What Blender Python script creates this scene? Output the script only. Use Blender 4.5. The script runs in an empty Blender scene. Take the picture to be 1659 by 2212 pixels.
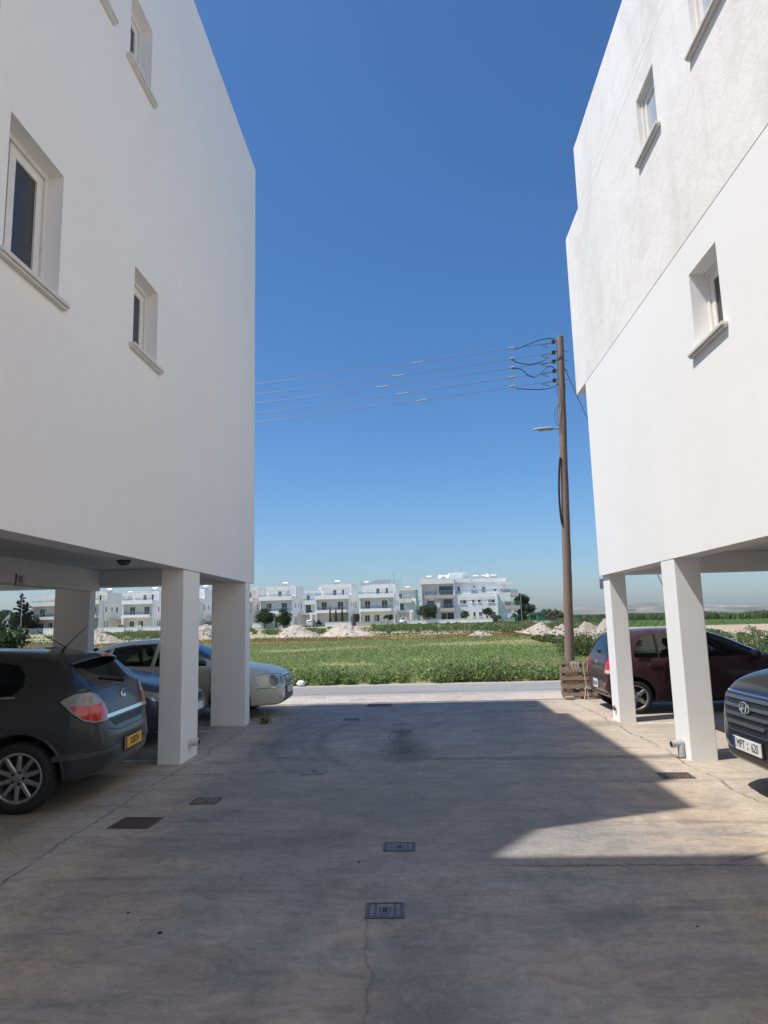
import bpy, bmesh, math, random
import numpy as np
from mathutils import Vector, Matrix
from mathutils.bvhtree import BVHTree
PI = math.pi
R = math.radians
SC = bpy.context.scene
COL = SC.collection
random.seed(7)

# ------------------------------------------------------------------ camera
EYE = 1.65
RM = Matrix(((0, 0, 0), (0, 0, 0), (0, 0, 0)))
FPX, CU, CV = 1500.0, 829.5, 1106.0          # focal length and centre in a 1659 x 2212 frame
_d = Vector(((905 - CU) / FPX, -(1338 - CV) / FPX, -1.0)).normalized()
_ux = -math.tan(R(1.5))
_u = Vector((_ux, 1.0, (_ux * _d.x + _d.y) / (-_d.z))).normalized()
_x = _d.cross(_u).normalized()
RM = Matrix((_x, _d, _u))
cam = bpy.data.cameras.new('camera')
cam.sensor_fit = 'VERTICAL'
cam.sensor_height = 24.0
cam.lens = FPX / 2212 * 24.0
cam.clip_start = 0.05
cam.clip_end = 30000
camo = bpy.data.objects.new('camera', cam)
COL.objects.link(camo)
camo.matrix_world = Matrix.Translation((0, 0, EYE)) @ RM.to_4x4()
SC.camera = camo


def at(u, v, Y):
    """the place at depth Y that is seen in direction (u, v)"""
    w = RM @ Vector(((u - CU) / FPX, -(v - CV) / FPX, -1.0))
    t = Y / w.y
    return Vector((0, 0, EYE)) + t * w


# ------------------------------------------------------------------ sky, sun, exposure
SUN = Vector((1.0, 0.40, -2.0)).normalized()          # the way the light travels
world = bpy.data.worlds.new('World')
SC.world = world
world.use_nodes = True
wn = world.node_tree
sky = wn.nodes.new('ShaderNodeTexSky')
sky.sky_type = 'NISHITA'
sky.sun_disc = False
sky.sun_elevation = math.asin(-SUN.z)
sky.sun_rotation = math.atan2(-SUN.x, -SUN.y)
sky.altitude = 0
sky.air_density = 1.0
sky.dust_density = 1.2
sky.ozone_density = 8
bg = wn.nodes['Background']
bg.inputs['Strength'].default_value = 0.12
hs = wn.nodes.new('ShaderNodeHueSaturation')
hs.inputs['Saturation'].default_value = 1.15
wn.links.new(sky.outputs[0], hs.inputs['Color'])
wn.links.new(hs.outputs[0], bg.inputs['Color'])
sl = bpy.data.lights.new('sun', 'SUN')
sl.energy = 4.25
sl.angle = R(0.53)
sl.color = (1.0, 0.945, 0.865)
so = bpy.data.objects.new('sun', sl)
COL.objects.link(so)
so.location = (-20, -8, 40)
so.rotation_euler = SUN.to_track_quat('-Z', 'Y').to_euler()
SC.view_settings.view_transform = 'Standard'
SC.view_settings.look = 'None'
SC.view_settings.exposure = 0.3
SC.view_settings.gamma = 1.0
SC.cycles.max_bounces = 10
SC.cycles.diffuse_bounces = 8
SC.cycles.transparent_max_bounces = 12
SC.cycles.use_denoising = True


# ------------------------------------------------------------------ materials
class NT:
    def __init__(s, name):
        s.m = bpy.data.materials.new(name)
        s.m.use_nodes = True
        s.t = s.m.node_tree
        s.b = s.t.nodes['Principled BSDF']
        s._co = None

    def new(s, typ, **kw):
        n = s.t.nodes.new(typ)
        for k, v in kw.items():
            setattr(n, k, v)
        return n

    def put(s, sock, v):
        if isinstance(v, bpy.types.NodeSocket):
            s.t.links.new(v, sock)
        elif isinstance(v, (tuple, list)):
            sock.default_value = tuple(v) if len(v) == 4 or sock.type == 'VECTOR' else (*v, 1)
        else:
            sock.default_value = v

    def co(s):
        if s._co is None:
            s._co = s.new('ShaderNodeTexCoord').outputs['Object']
        return s._co

    def noise(s, scale, detail=4, rough=.55, vec=None, dist=0):
        n = s.new('ShaderNodeTexNoise')
        s.put(n.inputs['Vector'], vec or s.co())
        n.inputs['Scale'].default_value = scale
        n.inputs['Detail'].default_value = detail
        n.inputs['Roughness'].default_value = rough
        n.inputs['Distortion'].default_value = dist
        return n.outputs['Fac']

    def stretch(s, sx, sy, sz, rot=0):
        n = s.new('ShaderNodeMapping')
        s.put(n.inputs['Vector'], s.co())
        n.inputs['Scale'].default_value = (sx, sy, sz)
        n.inputs['Rotation'].default_value = (0, 0, rot)
        return n.outputs[0]

    def math(s, op, a, b=0.0, c=0.0):
        n = s.new('ShaderNodeMath', operation=op)
        s.put(n.inputs[0], a)
        s.put(n.inputs[1], b)
        s.put(n.inputs[2], c)
        return n.outputs[0]

    def rng(s, v, a, b, c=0.0, d=1.0):
        n = s.new('ShaderNodeMapRange')
        s.put(n.inputs[0], v)
        for i, q in enumerate((a, b, c, d)):
            n.inputs[1 + i].default_value = q
        return n.outputs[0]

    def ramp(s, f, stops):
        n = s.new('ShaderNodeValToRGB')
        s.put(n.inputs[0], f)
        cr = n.color_ramp
        while len(cr.elements) < len(stops):
            cr.elements.new(0.5)
        for e, (p, c) in zip(cr.elements, stops):
            e.position = p
            e.color = (*c, 1)
        return n.outputs[0]

    def mix(s, f, a, b, blend='MIX'):
        n = s.new('ShaderNodeMix', data_type='RGBA', blend_type=blend)
        s.put(n.inputs[0], f)
        s.put(n.inputs[6], a)
        s.put(n.inputs[7], b)
        return n.outputs[2]

    def xyz(s, vec=None):
        n = s.new('ShaderNodeSeparateXYZ')
        s.put(n.inputs[0], vec or s.co())
        return n.outputs

    def bump(s, h, strength=.3, dist=.01, norm=None):
        n = s.new('ShaderNodeBump')
        s.put(n.inputs['Height'], h)
        n.inputs['Strength'].default_value = strength
        n.inputs['Distance'].default_value = dist
        if norm:
            s.put(n.inputs['Normal'], norm)
        s.put(s.b.inputs['Normal'], n.outputs[0])
        return n.outputs[0]

    def set(s, **kw):
        for k, v in kw.items():
            s.put(s.b.inputs[k.replace('_', ' ')], v)
        return s


MATS = {}


def mat(name, c1, c2=None, scale=6, rough=.6, bump=0, bscale=60, metallic=0, coat=0, detail=4, spec=.5, bdist=.004, island=0, trans=0):
    """procedural two tone material"""
    if name in MATS:
        return MATS[name]
    n = NT(name)
    n.set(Roughness=rough, Metallic=metallic)
    n.b.inputs['Specular IOR Level'].default_value = spec
    if coat:
        n.b.inputs['Coat Weight'].default_value = coat
        n.b.inputs['Coat Roughness'].default_value = .04
    col = n.mix(n.rng(n.noise(scale, detail), .3, .7), c1, c2) if c2 else None
    if island:
        g = n.new('ShaderNodeNewGeometry').outputs['Random Per Island']
        col = n.mix(g, c1, c2)
    if col is not None:
        n.set(Base_Color=col)
    else:
        n.set(Base_Color=c1)
    if trans:
        n.b.inputs['Subsurface Weight'].default_value = 0
    if bump:
        n.bump(n.noise(bscale, 5), bump, bdist)
    MATS[name] = n.m
    return n.m


def leafmat(name, c1, c2, c3):
    """leaves: three tones by leaf, some light passes through"""
    n = NT(name)
    g = n.new('ShaderNodeNewGeometry').outputs['Random Per Island']
    col = n.ramp(g, [(0, c1), (.5, c2), (1, c3)])
    n.set(Base_Color=col, Roughness=.55)
    n.b.inputs['Specular IOR Level'].default_value = .25
    tr = n.new('ShaderNodeBsdfTranslucent')
    n.put(tr.inputs[0], col)
    mx = n.new('ShaderNodeMixShader')
    mx.inputs[0].default_value = .42
    n.t.links.new(n.b.outputs[0], mx.inputs[1])
    n.t.links.new(tr.outputs[0], mx.inputs[2])
    n.t.links.new(mx.outputs[0], n.t.nodes['Material Output'].inputs[0])
    MATS[name] = n.m
    return n.m


def glassmat(name, tint, refl=(.9, .95, 1), ior=1.5, rough=.02, f0=0.0):
    """a thin tinted pane: part mirror, part see-through"""
    n = NT(name)
    n.t.nodes.remove(n.b)
    tr = n.new('ShaderNodeBsdfTransparent')
    n.put(tr.inputs[0], tint)
    gl = n.new('ShaderNodeBsdfGlossy')
    n.put(gl.inputs[0], refl)
    gl.inputs['Roughness'].default_value = rough
    fr = n.new('ShaderNodeFresnel')
    fr.inputs[0].default_value = ior
    fac = n.math('ADD', fr.outputs[0], f0)
    mx = n.new('ShaderNodeMixShader')
    n.put(mx.inputs[0], fac)
    n.t.links.new(tr.outputs[0], mx.inputs[1])
    n.t.links.new(gl.outputs[0], mx.inputs[2])
    n.t.links.new(mx.outputs[0], n.t.nodes['Material Output'].inputs[0])
    MATS[name] = n.m
    return n.m


def plaster(name, c1, c2, bumps, stain=0.0, streak=0.0):
    n = NT(name)
    f = n.rng(n.noise(.55, 6, .6), .3, .72)
    col = n.mix(f, c1, c2)
    fine = n.rng(n.noise(9, 5, .6), .35, .75)
    col = n.mix(n.math('MULTIPLY', fine, .25), col, tuple(x * .9 for x in c1))
    if stain:
        d = n.rng(n.noise(1.6, 8, .68, n.stretch(1, 1, .35), .6), .50, .80)
        col = n.mix(n.math('MULTIPLY', d, stain), col, (.56, .535, .50))
    if streak:
        d = n.rng(n.noise(3.2, 4, .6, n.stretch(1, 1, .10)), .55, .8)
        col = n.mix(n.math('MULTIPLY', d, streak), col, (.52, .50, .46))
    n.set(Base_Color=col, Roughness=.88)
    n.b.inputs['Specular IOR Level'].default_value = .2
    h = n.math('ADD', n.math('MULTIPLY', n.noise(2.2, 3), bumps[0]), n.math('MULTIPLY', n.noise(26, 6, .65), bumps[1]))
    n.bump(h, 1.0, .02)
    MATS[name] = n.m
    return n.m


plaster('white_plaster', (.89, .865, .82), (.855, .83, .785), (.35, .05), .08, .06)
plaster('smooth_plaster', (.87, .865, .85), (.83, .825, .81), (.22, .035), .05, .04)
plaster('rough_plaster', (.86, .845, .82), (.77, .75, .72), (.9, .22), .55, .20)
plaster('soffit_plaster', (.86, .85, .84), (.80, .795, .78), (.3, .05), .1)
plaster('villa_white', (.84, .84, .83), (.79, .79, .775), (.1, .02), .06)
plaster('villa_cream', (.78, .76, .71), (.73, .71, .66), (.1, .02), .06)
plaster('pink_render', (.58, .49, .44), (.53, .45, .41), (.1, .02))
plaster('grey_render', (.36, .36, .36), (.31, .31, .31), (.1, .02))
plaster('stone_wall', (.58, .53, .46), (.44, .40, .35), (.5, .6), .4)
mat('frame_white', (.78, .76, .72), (.72, .70, .66), 3, .4)
mat('frame_grey', (.50, .49, .46), (.45, .44, .42), 3, .5)
mat('sill_stone', (.72, .69, .64), (.63, .60, .55), 9, .6, .2, 60)
mat('screen_mesh', (.03, .032, .036), (.045, .047, .05), 300, .28, spec=.45)
mat('dark_gap', (.012, .012, .013))
mat('window_dark', (.018, .024, .032), (.03, .04, .055), 1.2, .08, spec=.8)
mat('window_blue', (.035, .075, .13), (.05, .10, .16), 1.0, .08, spec=.8)
mat('glass_pale', (.46, .53, .54), (.40, .47, .49), 1.5, .12, spec=.6)
mat('curtain', (.34, .34, .33), (.22, .22, .22), 6, .8)
mat('steel', (.45, .46, .47), (.36, .37, .38), 8, .35, metallic=.8)
mat('tank_white', (.82, .83, .84), (.76, .77, .78), 4, .35)
mat('solar_glass', (.03, .035, .05), (.06, .065, .08), 2, .12, spec=.7)
mat('solar_tilt', (.20, .22, .25), (.26, .28, .30), 2, .2, spec=.7)
mat('galvanised', (.42, .44, .45), (.33, .35, .36), 12, .45, metallic=.55)
mat('lamp_grey', (.36, .39, .41), (.28, .31, .33), 14, .5)
mat('cable_black', (.015, .015, .016), rough=.5)
mat('wire_grey', (.13, .14, .15), rough=.5, metallic=.3)
mat('wire_bare', (.20, .20, .20), rough=.5, metallic=.4)
mat('ceramic_brown', (.045, .03, .026), (.07, .05, .042), 9, .3)
mat('rubber', (.012, .012, .012), (.02, .02, .02), 30, .75)
mat('plastic_black', (.014, .014, .015), (.02, .02, .021), 30, .5)
mat('plastic_grey', (.06, .06, .065), (.075, .075, .08), 30, .5)
mat('chrome', (.78, .79, .80), rough=.12, metallic=1)
mat('alloy', (.40, .40, .40), (.30, .30, .30), 5, .38, metallic=.75)
mat('brake_dark', (.02, .02, .02), (.05, .045, .04), 20, .6, metallic=.4)
mat('seat_cloth', (.022, .022, .024), (.034, .034, .036), 40, .9)
mat('plate_yellow', (.75, .42, .02), (.68, .37, .02), 9, .4)
mat('plate_white', (.75, .75, .74), (.68, .68, .67), 9, .4)
mat('plate_blue', (.012, .05, .30), rough=.4)
mat('ink', (.012, .012, .012), rough=.5)
mat('lamp_red', (.62, .010, .010), (.48, .008, .008), 30, .12, coat=1)
mat('lamp_clear', (.62, .60, .58), (.48, .46, .45), 22, .12, coat=1)
mat('lamp_dull', (.42, .43, .40), (.30, .31, .29), 16, .2, coat=.6)
mat('lamp_amber', (.5, .14, .02), rough=.15, coat=1)
mat('iron_rust', (.075, .058, .05), (.14, .095, .072), 14, .7, .4, 50)
mat('iron_blue', (.055, .06, .075), (.08, .085, .10), 16, .55, .3, 50)
mat('iron_edge', (.26, .25, .24), (.15, .14, .13), 22, .6)
mat('pipe_grey', (.40, .41, .42), (.33, .34, .34), 10, .5)
mat('pipe_white', (.66, .65, .63), (.58, .57, .55), 10, .5)
mat('box_green', (.06, .16, .085), (.05, .13, .07), 6, .6)
mat('hut_blue', (.02, .11, .42), (.02, .09, .35), 3, .6)
mat('skip_green', (.16, .33, .07), rough=.6)
mat('cloth_grey', (.40, .37, .32), (.28, .25, .21), 18, .95)
mat('stick_pale', (.46, .42, .36), (.34, .30, .25), 18, .7)
mat('litter_white', (.80, .80, .78), (.66, .66, .64), 20, .6)
mat('leaf_dead', (.03, .025, .02), rough=.8)
mat('stake_wood', (.46, .39, .29), (.36, .30, .22), 12, .8)
mat('brick_orange', (.50, .20, .10), (.36, .15, .08), 12, .8)
mat('terracotta', (.03, .03, .032), rough=.6)


def paint(name, c, metallic=.55, rough=.38, dust=.12, dustc=(.32, .30, .27)):
    n = NT(name)
    fl = n.noise(420, 2)
    col = n.mix(n.math('MULTIPLY', fl, .25), c, tuple(min(1, x * 1.6 + .01) for x in c))
    du = n.rng(n.noise(2.6, 7, .65), .42, .8)
    geo = n.new('ShaderNodeNewGeometry')
    up = n.rng(n.xyz(geo.outputs['Normal'])[2], .1, 1.0, .35, 1.0)
    duf = n.math('MULTIPLY', n.math('MULTIPLY', n.math('ADD', du, .35), up), dust)
    col = n.mix(duf, col, dustc)
    n.set(Base_Color=col, Metallic=n.rng(duf, 0, .4, metallic, metallic * .4), Roughness=n.math('ADD', rough, duf))
    n.b.inputs['Coat Weight'].default_value = .6
    n.put(n.b.inputs['Coat Roughness'], n.rng(duf, 0, .3, .05, .3))
    MATS[name] = n.m
    return n.m


paint('paint_grey', (.030, .0305, .034), .45, .45, .13)
paint('paint_blue', (.10, .135, .20), .6, .36, .18)
paint('paint_beige', (.60, .56, .41), .15, .4, .12)
paint('paint_wine', (.046, .0105, .018), .45, .40, .16)
paint('paint_black', (.008, .0095, .011), .3, .34, .06)
paint('paint_silver', (.55, .56, .57), .6, .35, .08)
glassmat('car_glass', (.33, .37, .38))
glassmat('car_glass_dark', (.16, .18, .19))
glassmat('rail_glass', (.74, .79, .82), f0=.03)
mat('cabin_dark', (.010, .010, .011), (.016, .016, .017), 20, .9)


def wood(name, c1, c2, axis_scale, knots=True):
    n = NT(name)
    g = n.noise(9, 6, .65, n.stretch(*axis_scale), .8)
    col = n.ramp(g, [(.25, c1), (.5, c2), (.72, tuple(x * .55 for x in c1))])
    big = n.rng(n.noise(1.1, 4), .35, .7)
    col = n.mix(n.math('MULTIPLY', big, .45), col, tuple(x * 1.25 for x in c2))
    if knots:
        v = n.new('ShaderNodeTexVoronoi')
        n.put(v.inputs['Vector'], n.stretch(4, 4, 1.4))
        v.inputs['Scale'].default_value = 1.3
        k = n.rng(v.outputs['Distance'], .05, .11, 1, 0)
        col = n.mix(n.math('MULTIPLY', k, .75), col, (.035, .022, .015))
    n.set(Base_Color=col, Roughness=.85)
    n.b.inputs['Specular IOR Level'].default_value = .2
    n.bump(g, .6, .006)
    MATS[name] = n.m
    return n.m


wood('pole_wood', (.15, .105, .085), (.255, .19, .155), (7, 7, .22))
wood('pallet_wood', (.14, .095, .068), (.25, .185, .135), (1.0, 6, 8), False)
wood('bark', (.09, .07, .05), (.15, .12, .09), (6, 6, .5), False)

leafmat('leaf_olive', (.045, .068, .036), (.085, .115, .060), (.14, .17, .095))
leafmat('leaf_dark', (.028, .050, .024), (.050, .082, .036), (.085, .125, .055))
leafmat('leaf_citrus', (.070, .135, .025), (.13, .215, .040), (.21, .29, .07))
leafmat('leaf_conifer', (.010, .018, .010), (.018, .029, .015), (.030, .042, .022))
leafmat('leaf_cypress', (.075, .090, .020), (.115, .130, .030), (.17, .17, .05))
leafmat('leaf_weed', (.085, .125, .045), (.14, .19, .070), (.23, .26, .12))
leafmat('leaf_reed', (.12, .165, .075), (.18, .225, .11), (.28, .31, .18))
leafmat('leaf_crop', (.145, .225, .070), (.21, .295, .10), (.33, .38, .17))
leafmat('leaf_cropedge', (.11, .175, .055), (.20, .28, .095), (.33, .38, .17))
leafmat('leaf_dry', (.36, .19, .075), (.38, .27, .12), (.25, .27, .10))
leafmat('leaf_straw', (.36, .31, .15), (.46, .40, .22), (.54, .48, .30))


# ------------------------------------------------------------------ mesh helpers
def tag(o, label=None, cat=None, group=None, kind=None):
    if label: o['label'] = label
    if cat: o['category'] = cat
    if group: o['group'] = group
    if kind: o['kind'] = kind
    return o


def thing(name, label, cat, loc=(0, 0, 0), rz=0, group=None, rx=0, ry=0):
    o = bpy.data.objects.new(name, None)
    COL.objects.link(o)
    o.empty_display_size = .2
    o.location = loc
    o.rotation_euler = (rx, ry, rz)
    return tag(o, label, cat, group)


class MB:
    def __init__(s):
        s.v, s.f, s.mi = [], [], []
        s.m = None

    def add(s, vs, fs, m=0):
        b = len(s.v)
        for p in vs:
            p = Vector(p)
            s.v.append(tuple(s.m @ p) if s.m else tuple(p))
        for f in fs:
            s.f.append(tuple(i + b for i in f))
            s.mi.append(m)
        return s

    def box(s, x0, x1, y0, y1, z0, z1, m=0):
        return s.add([(x0, y0, z0), (x1, y0, z0), (x1, y1, z0), (x0, y1, z0), (x0, y0, z1), (x1, y0, z1), (x1, y1, z1), (x0, y1, z1)],
                     [(0, 3, 2, 1), (4, 5, 6, 7), (0, 1, 5, 4), (1, 2, 6, 5), (2, 3, 7, 6), (3, 0, 4, 7)], m)

    def bar(s, p0, p1, w, h, m=0, up=(0, 0, 1)):
        p0, p1 = Vector(p0), Vector(p1)
        d = (p1 - p0).normalized()
        u = Vector(up)
        if abs(d.dot(u)) > .98: u = Vector((1, 0, 0))
        a = d.cross(u).normalized() * (w / 2)
        b = a.cross(d).normalized() * (h / 2)
        q = [p + i * a + j * b for p in (p0, p1) for i, j in ((-1, -1), (1, -1), (1, 1), (-1, 1))]
        return s.add(q, [(0, 1, 2, 3), (7, 6, 5, 4), (0, 4, 5, 1), (1, 5, 6, 2), (2, 6, 7, 3), (3, 7, 4, 0)], m)

    def tube(s, pts, r, n=8, m=0, cap=True):
        pts = [Vector(p) for p in pts]
        rs = r if isinstance(r, (list, tuple)) else [r] * len(pts)
        rings = []
        pa = None
        for i, p in enumerate(pts):
            d = (pts[min(i + 1, len(pts) - 1)] - pts[max(i - 1, 0)]).normalized()
            if pa is None:
                u = Vector((0, 0, 1)) if abs(d.z) < .9 else Vector((1, 0, 0))
                pa = d.cross(u).normalized()
            a = (pa - d * pa.dot(d)).normalized()
            pa = a
            b = d.cross(a)
            rings.append([p + (a * math.cos(t) + b * math.sin(t)) * rs[i] for t in [2 * PI * k / n for k in range(n)]])
        vs = [q for ring in rings for q in ring]
        fs = []
        for i in range(len(pts) - 1):
            for k in range(n):
                k2 = (k + 1) % n
                fs.append((i * n + k, i * n + k2, (i + 1) * n + k2, (i + 1) * n + k))
        if cap:
            fs.append(tuple(range(n - 1, -1, -1)))
            fs.append(tuple((len(pts) - 1) * n + k for k in range(n)))
        return s.add(vs, fs, m)

    def prism(s, poly, a0, a1, axis='y', m=0):
        """poly in the two other axes, run from a0 to a1"""
        def P(p, a):
            return {'x': (a, p[0], p[1]), 'y': (p[0], a, p[1]), 'z': (p[0], p[1], a)}[axis]
        n = len(poly)
        vs = [P(p, a0) for p in poly] + [P(p, a1) for p in poly]
        fs = [tuple(range(n - 1, -1, -1)), tuple(range(n, 2 * n))]
        fs += [(i, (i + 1) % n, n + (i + 1) % n, n + i) for i in range(n)]
        return s.add(vs, fs, m)

    def lathe(s, prof, n=24, axis='y', m=0, c=(0, 0, 0)):
        """prof = [(radius, along axis)] closed into rings"""
        vs, fs = [], []
        for r, a in prof:
            for k in range(n):
                t = 2 * PI * k / n
                x, z = r * math.cos(t), r * math.sin(t)
                p = {'y': (x, a, z), 'z': (x, z, a), 'x': (a, x, z)}[axis]
                vs.append((p[0] + c[0], p[1] + c[1], p[2] + c[2]))
        for i in range(len(prof) - 1):
            for k in range(n):
                k2 = (k + 1) % n
                fs.append((i * n + k, i * n + k2, (i + 1) * n + k2, (i + 1) * n + k))
        return s.add(vs, fs, m)

    def ball(s, c, r, n=12, m=0, sc=(1, 1, 1)):
        prof = [(max(1e-4, r * math.sin(PI * i / n)), -r * math.cos(PI * i / n)) for i in range(n + 1)]
        k0 = len(s.v)
        vs, fs = [], []
        for rr, a in prof:
            for k in range(n + 4):
                t = 2 * PI * k / (n + 4)
                vs.append((c[0] + rr * math.cos(t) * sc[0], c[1] + rr * math.sin(t) * sc[1], c[2] + a * sc[2]))
        w = n + 4
        for i in range(n):
            for k in range(w):
                fs.append((i * w + k, i * w + (k + 1) % w, (i + 1) * w + (k + 1) % w, (i + 1) * w + k))
        return s.add(vs, fs, m)

    def build(s, name, mats, parent=None, smooth=False, bevel=0, fix=True, segs=2):
        me = bpy.data.meshes.new(name)
        me.from_pydata(s.v, [], s.f)
        for q in (mats if isinstance(mats, (list, tuple)) else [mats]):
            me.materials.append(MATS[q] if isinstance(q, str) else q)
        me.polygons.foreach_set('material_index', s.mi)
        if fix:
            bm = bmesh.new()
            bm.from_mesh(me)
            bmesh.ops.recalc_face_normals(bm, faces=bm.faces)
            bm.to_mesh(me)
            bm.free()
        if smooth:
            me.polygons.foreach_set('use_smooth', [True] * len(me.polygons))
        me.update()
        o = bpy.data.objects.new(name, me)
        COL.objects.link(o)
        if bevel:
            b = o.modifiers.new('bevel', 'BEVEL')
            b.width = bevel
            b.segments = segs
            b.limit_method = 'ANGLE'
            b.angle_limit = R(40)
        if smooth:
            autosmooth(o)
        if parent:
            o.parent = parent
        return o


def autosmooth(o, ang=35):
    """sharp edges above the angle"""
    me = o.data
    bm = bmesh.new()
    bm.from_mesh(me)
    for e in bm.edges:
        if len(e.link_faces) == 2 and e.calc_face_angle(0) > R(ang):
            e.smooth = False
    bm.to_mesh(me)
    bm.free()


def tri_mesh(name, V, m, parent=None, T=3):
    """a mesh of loose leaves from an array (n, T, 3)"""
    n = len(V)
    me = bpy.data.meshes.new(name)
    me.vertices.add(n * T)
    me.vertices.foreach_set('co', V.reshape(-1).astype(np.float32))
    me.loops.add(n * T)
    me.loops.foreach_set('vertex_index', np.arange(n * T, dtype=np.int32))
    me.polygons.add(n)
    me.polygons.foreach_set('loop_start', np.arange(0, n * T, T, dtype=np.int32))
    me.polygons.foreach_set('loop_total', np.full(n, T, dtype=np.int32))
    me.update()
    me.validate()
    for q in (m if isinstance(m, list) else [m]):
        me.materials.append(MATS[q])
    o = bpy.data.objects.new(name, me)
    COL.objects.link(o)
    if parent: o.parent = parent
    return o


def lettering(name, txt, size, m, parent, M4, sx=1.0, depth=.0012, align='CENTER'):
    cu = bpy.data.curves.new(name, 'FONT')
    cu.body = txt
    cu.size = size
    cu.align_x = align
    cu.align_y = 'CENTER'
    cu.extrude = depth
    tmp = bpy.data.objects.new(name + '_curve', cu)
    COL.objects.link(tmp)
    dg = bpy.context.evaluated_depsgraph_get()
    dg.update()
    me = bpy.data.meshes.new_from_object(tmp.evaluated_get(dg))
    bpy.data.objects.remove(tmp)
    me.transform(M4 @ Matrix.Diagonal((sx, 1, 1, 1)))
    me.materials.clear()
    me.materials.append(MATS[m])
    o = bpy.data.objects.new(name, me)
    COL.objects.link(o)
    o.parent = parent
    return o


def frame4(o, x, y):
    """matrix whose text x-axis and y-axis run along x and y"""
    x, y = Vector(x).normalized(), Vector(y).normalized()
    z = x.cross(y)
    m = Matrix((x, y, z)).transposed().to_4x4()
    m.translation = Vector(o)
    return m


# ------------------------------------------------------------------ ground
def sstep(a, b, x):
    t = min(1, max(0, (x - a) / (b - a)))
    return t * t * (3 - 2 * t)


def height(x, y):
    return -.03 + .60 * sstep(82, 146, y) * sstep(70, 20, x) + .06 * sstep(19, 23, y)


def ground_material():
    n = NT('ground_soil')
    x, y, z = n.xyz()
    w = n.math('MULTIPLY', n.math('SUBTRACT', n.noise(.10, 5, .6), .5), 9)
    yw = n.math('ADD', y, w)
    xw = n.math('ADD', x, w)
    crop = n.mix(n.rng(n.noise(.55, 6, .65, n.stretch(.25, 1, 1)), .40, .62), (.16, .22, .07), (.38, .33, .18))
    crop = n.mix(n.rng(n.noise(7, 5, .7), .45, .75, 0, .5), crop, (.10, .15, .045))
    dry = n.mix(n.rng(n.noise(.8, 6, .65), .35, .65), (.40, .27, .12), (.27, .26, .11))
    wild = n.mix(n.rng(n.noise(.25, 6, .65), .38, .62), (.20, .235, .095), (.50, .42, .30))
    far = n.mix(n.rng(n.noise(.05, 5, .6), .35, .65), (.12, .20, .06), (.16, .25, .08))
    sand = n.mix(n.rng(n.noise(.35, 8, .7), .32, .68), (.52, .43, .33), (.36, .27, .19))
    sand = n.mix(n.rng(n.noise(2.5, 6, .7), .5, .75, 0, .5), sand, (.24, .18, .13))
    col = n.mix(n.rng(yw, 55.5, 57), crop, dry)
    col = n.mix(n.rng(yw, 68, 72), col, wild)
    col = n.mix(n.rng(y, 160, 168), col, far)
    rs = n.math('MULTIPLY', n.rng(xw, 9.5, 11), n.rng(y, 88, 86))
    col = n.mix(rs, col, sand)
    rf = n.math('MULTIPLY', n.rng(xw, 14, 16), n.rng(y, 86, 88))
    col = n.mix(rf, col, far)
    verge = n.mix(n.rng(n.noise(1.5, 6, .7), .35, .65), (.40, .34, .26), (.28, .23, .17))
    col = n.mix(n.rng(n.math('ADD', y, n.math('MULTIPLY', n.noise(1.2, 3), 1.2)), 19.6, 19.2), col, verge)
    n.set(Base_Color=col, Roughness=.95)
    n.b.inputs['Specular IOR Level'].default_value = .1
    n.bump(n.math('ADD', n.noise(3, 6, .7), n.math('MULTIPLY', n.noise(30, 4), .2)), .9, .08)
    return n.m


def sheet(name, xs, ys, m, f):
    vs = [(x, y, f(x, y)) for y in ys for x in xs]
    w = len(xs)
    fs = [(j * w + i, j * w + i + 1, (j + 1) * w + i + 1, (j + 1) * w + i) for j in range(len(ys) - 1) for i in range(w - 1)]
    mb = MB()
    mb.add(vs, fs)
    return tag(mb.build(name, m, fix=False, smooth=False), kind='structure')


gx = [-5200, -2500, -900, -400] + list(range(-200, 201, 10)) + [400, 900, 2500, 5200]
gy = [-700, -300, -60, -20, 0, 10, 17] + [18 + .5 * i for i in range(12)] + list(range(25, 200, 5)) + [250, 400, 800, 1500, 3000, 4000]
sheet('ground', gx, gy, ground_material(), height)


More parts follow.
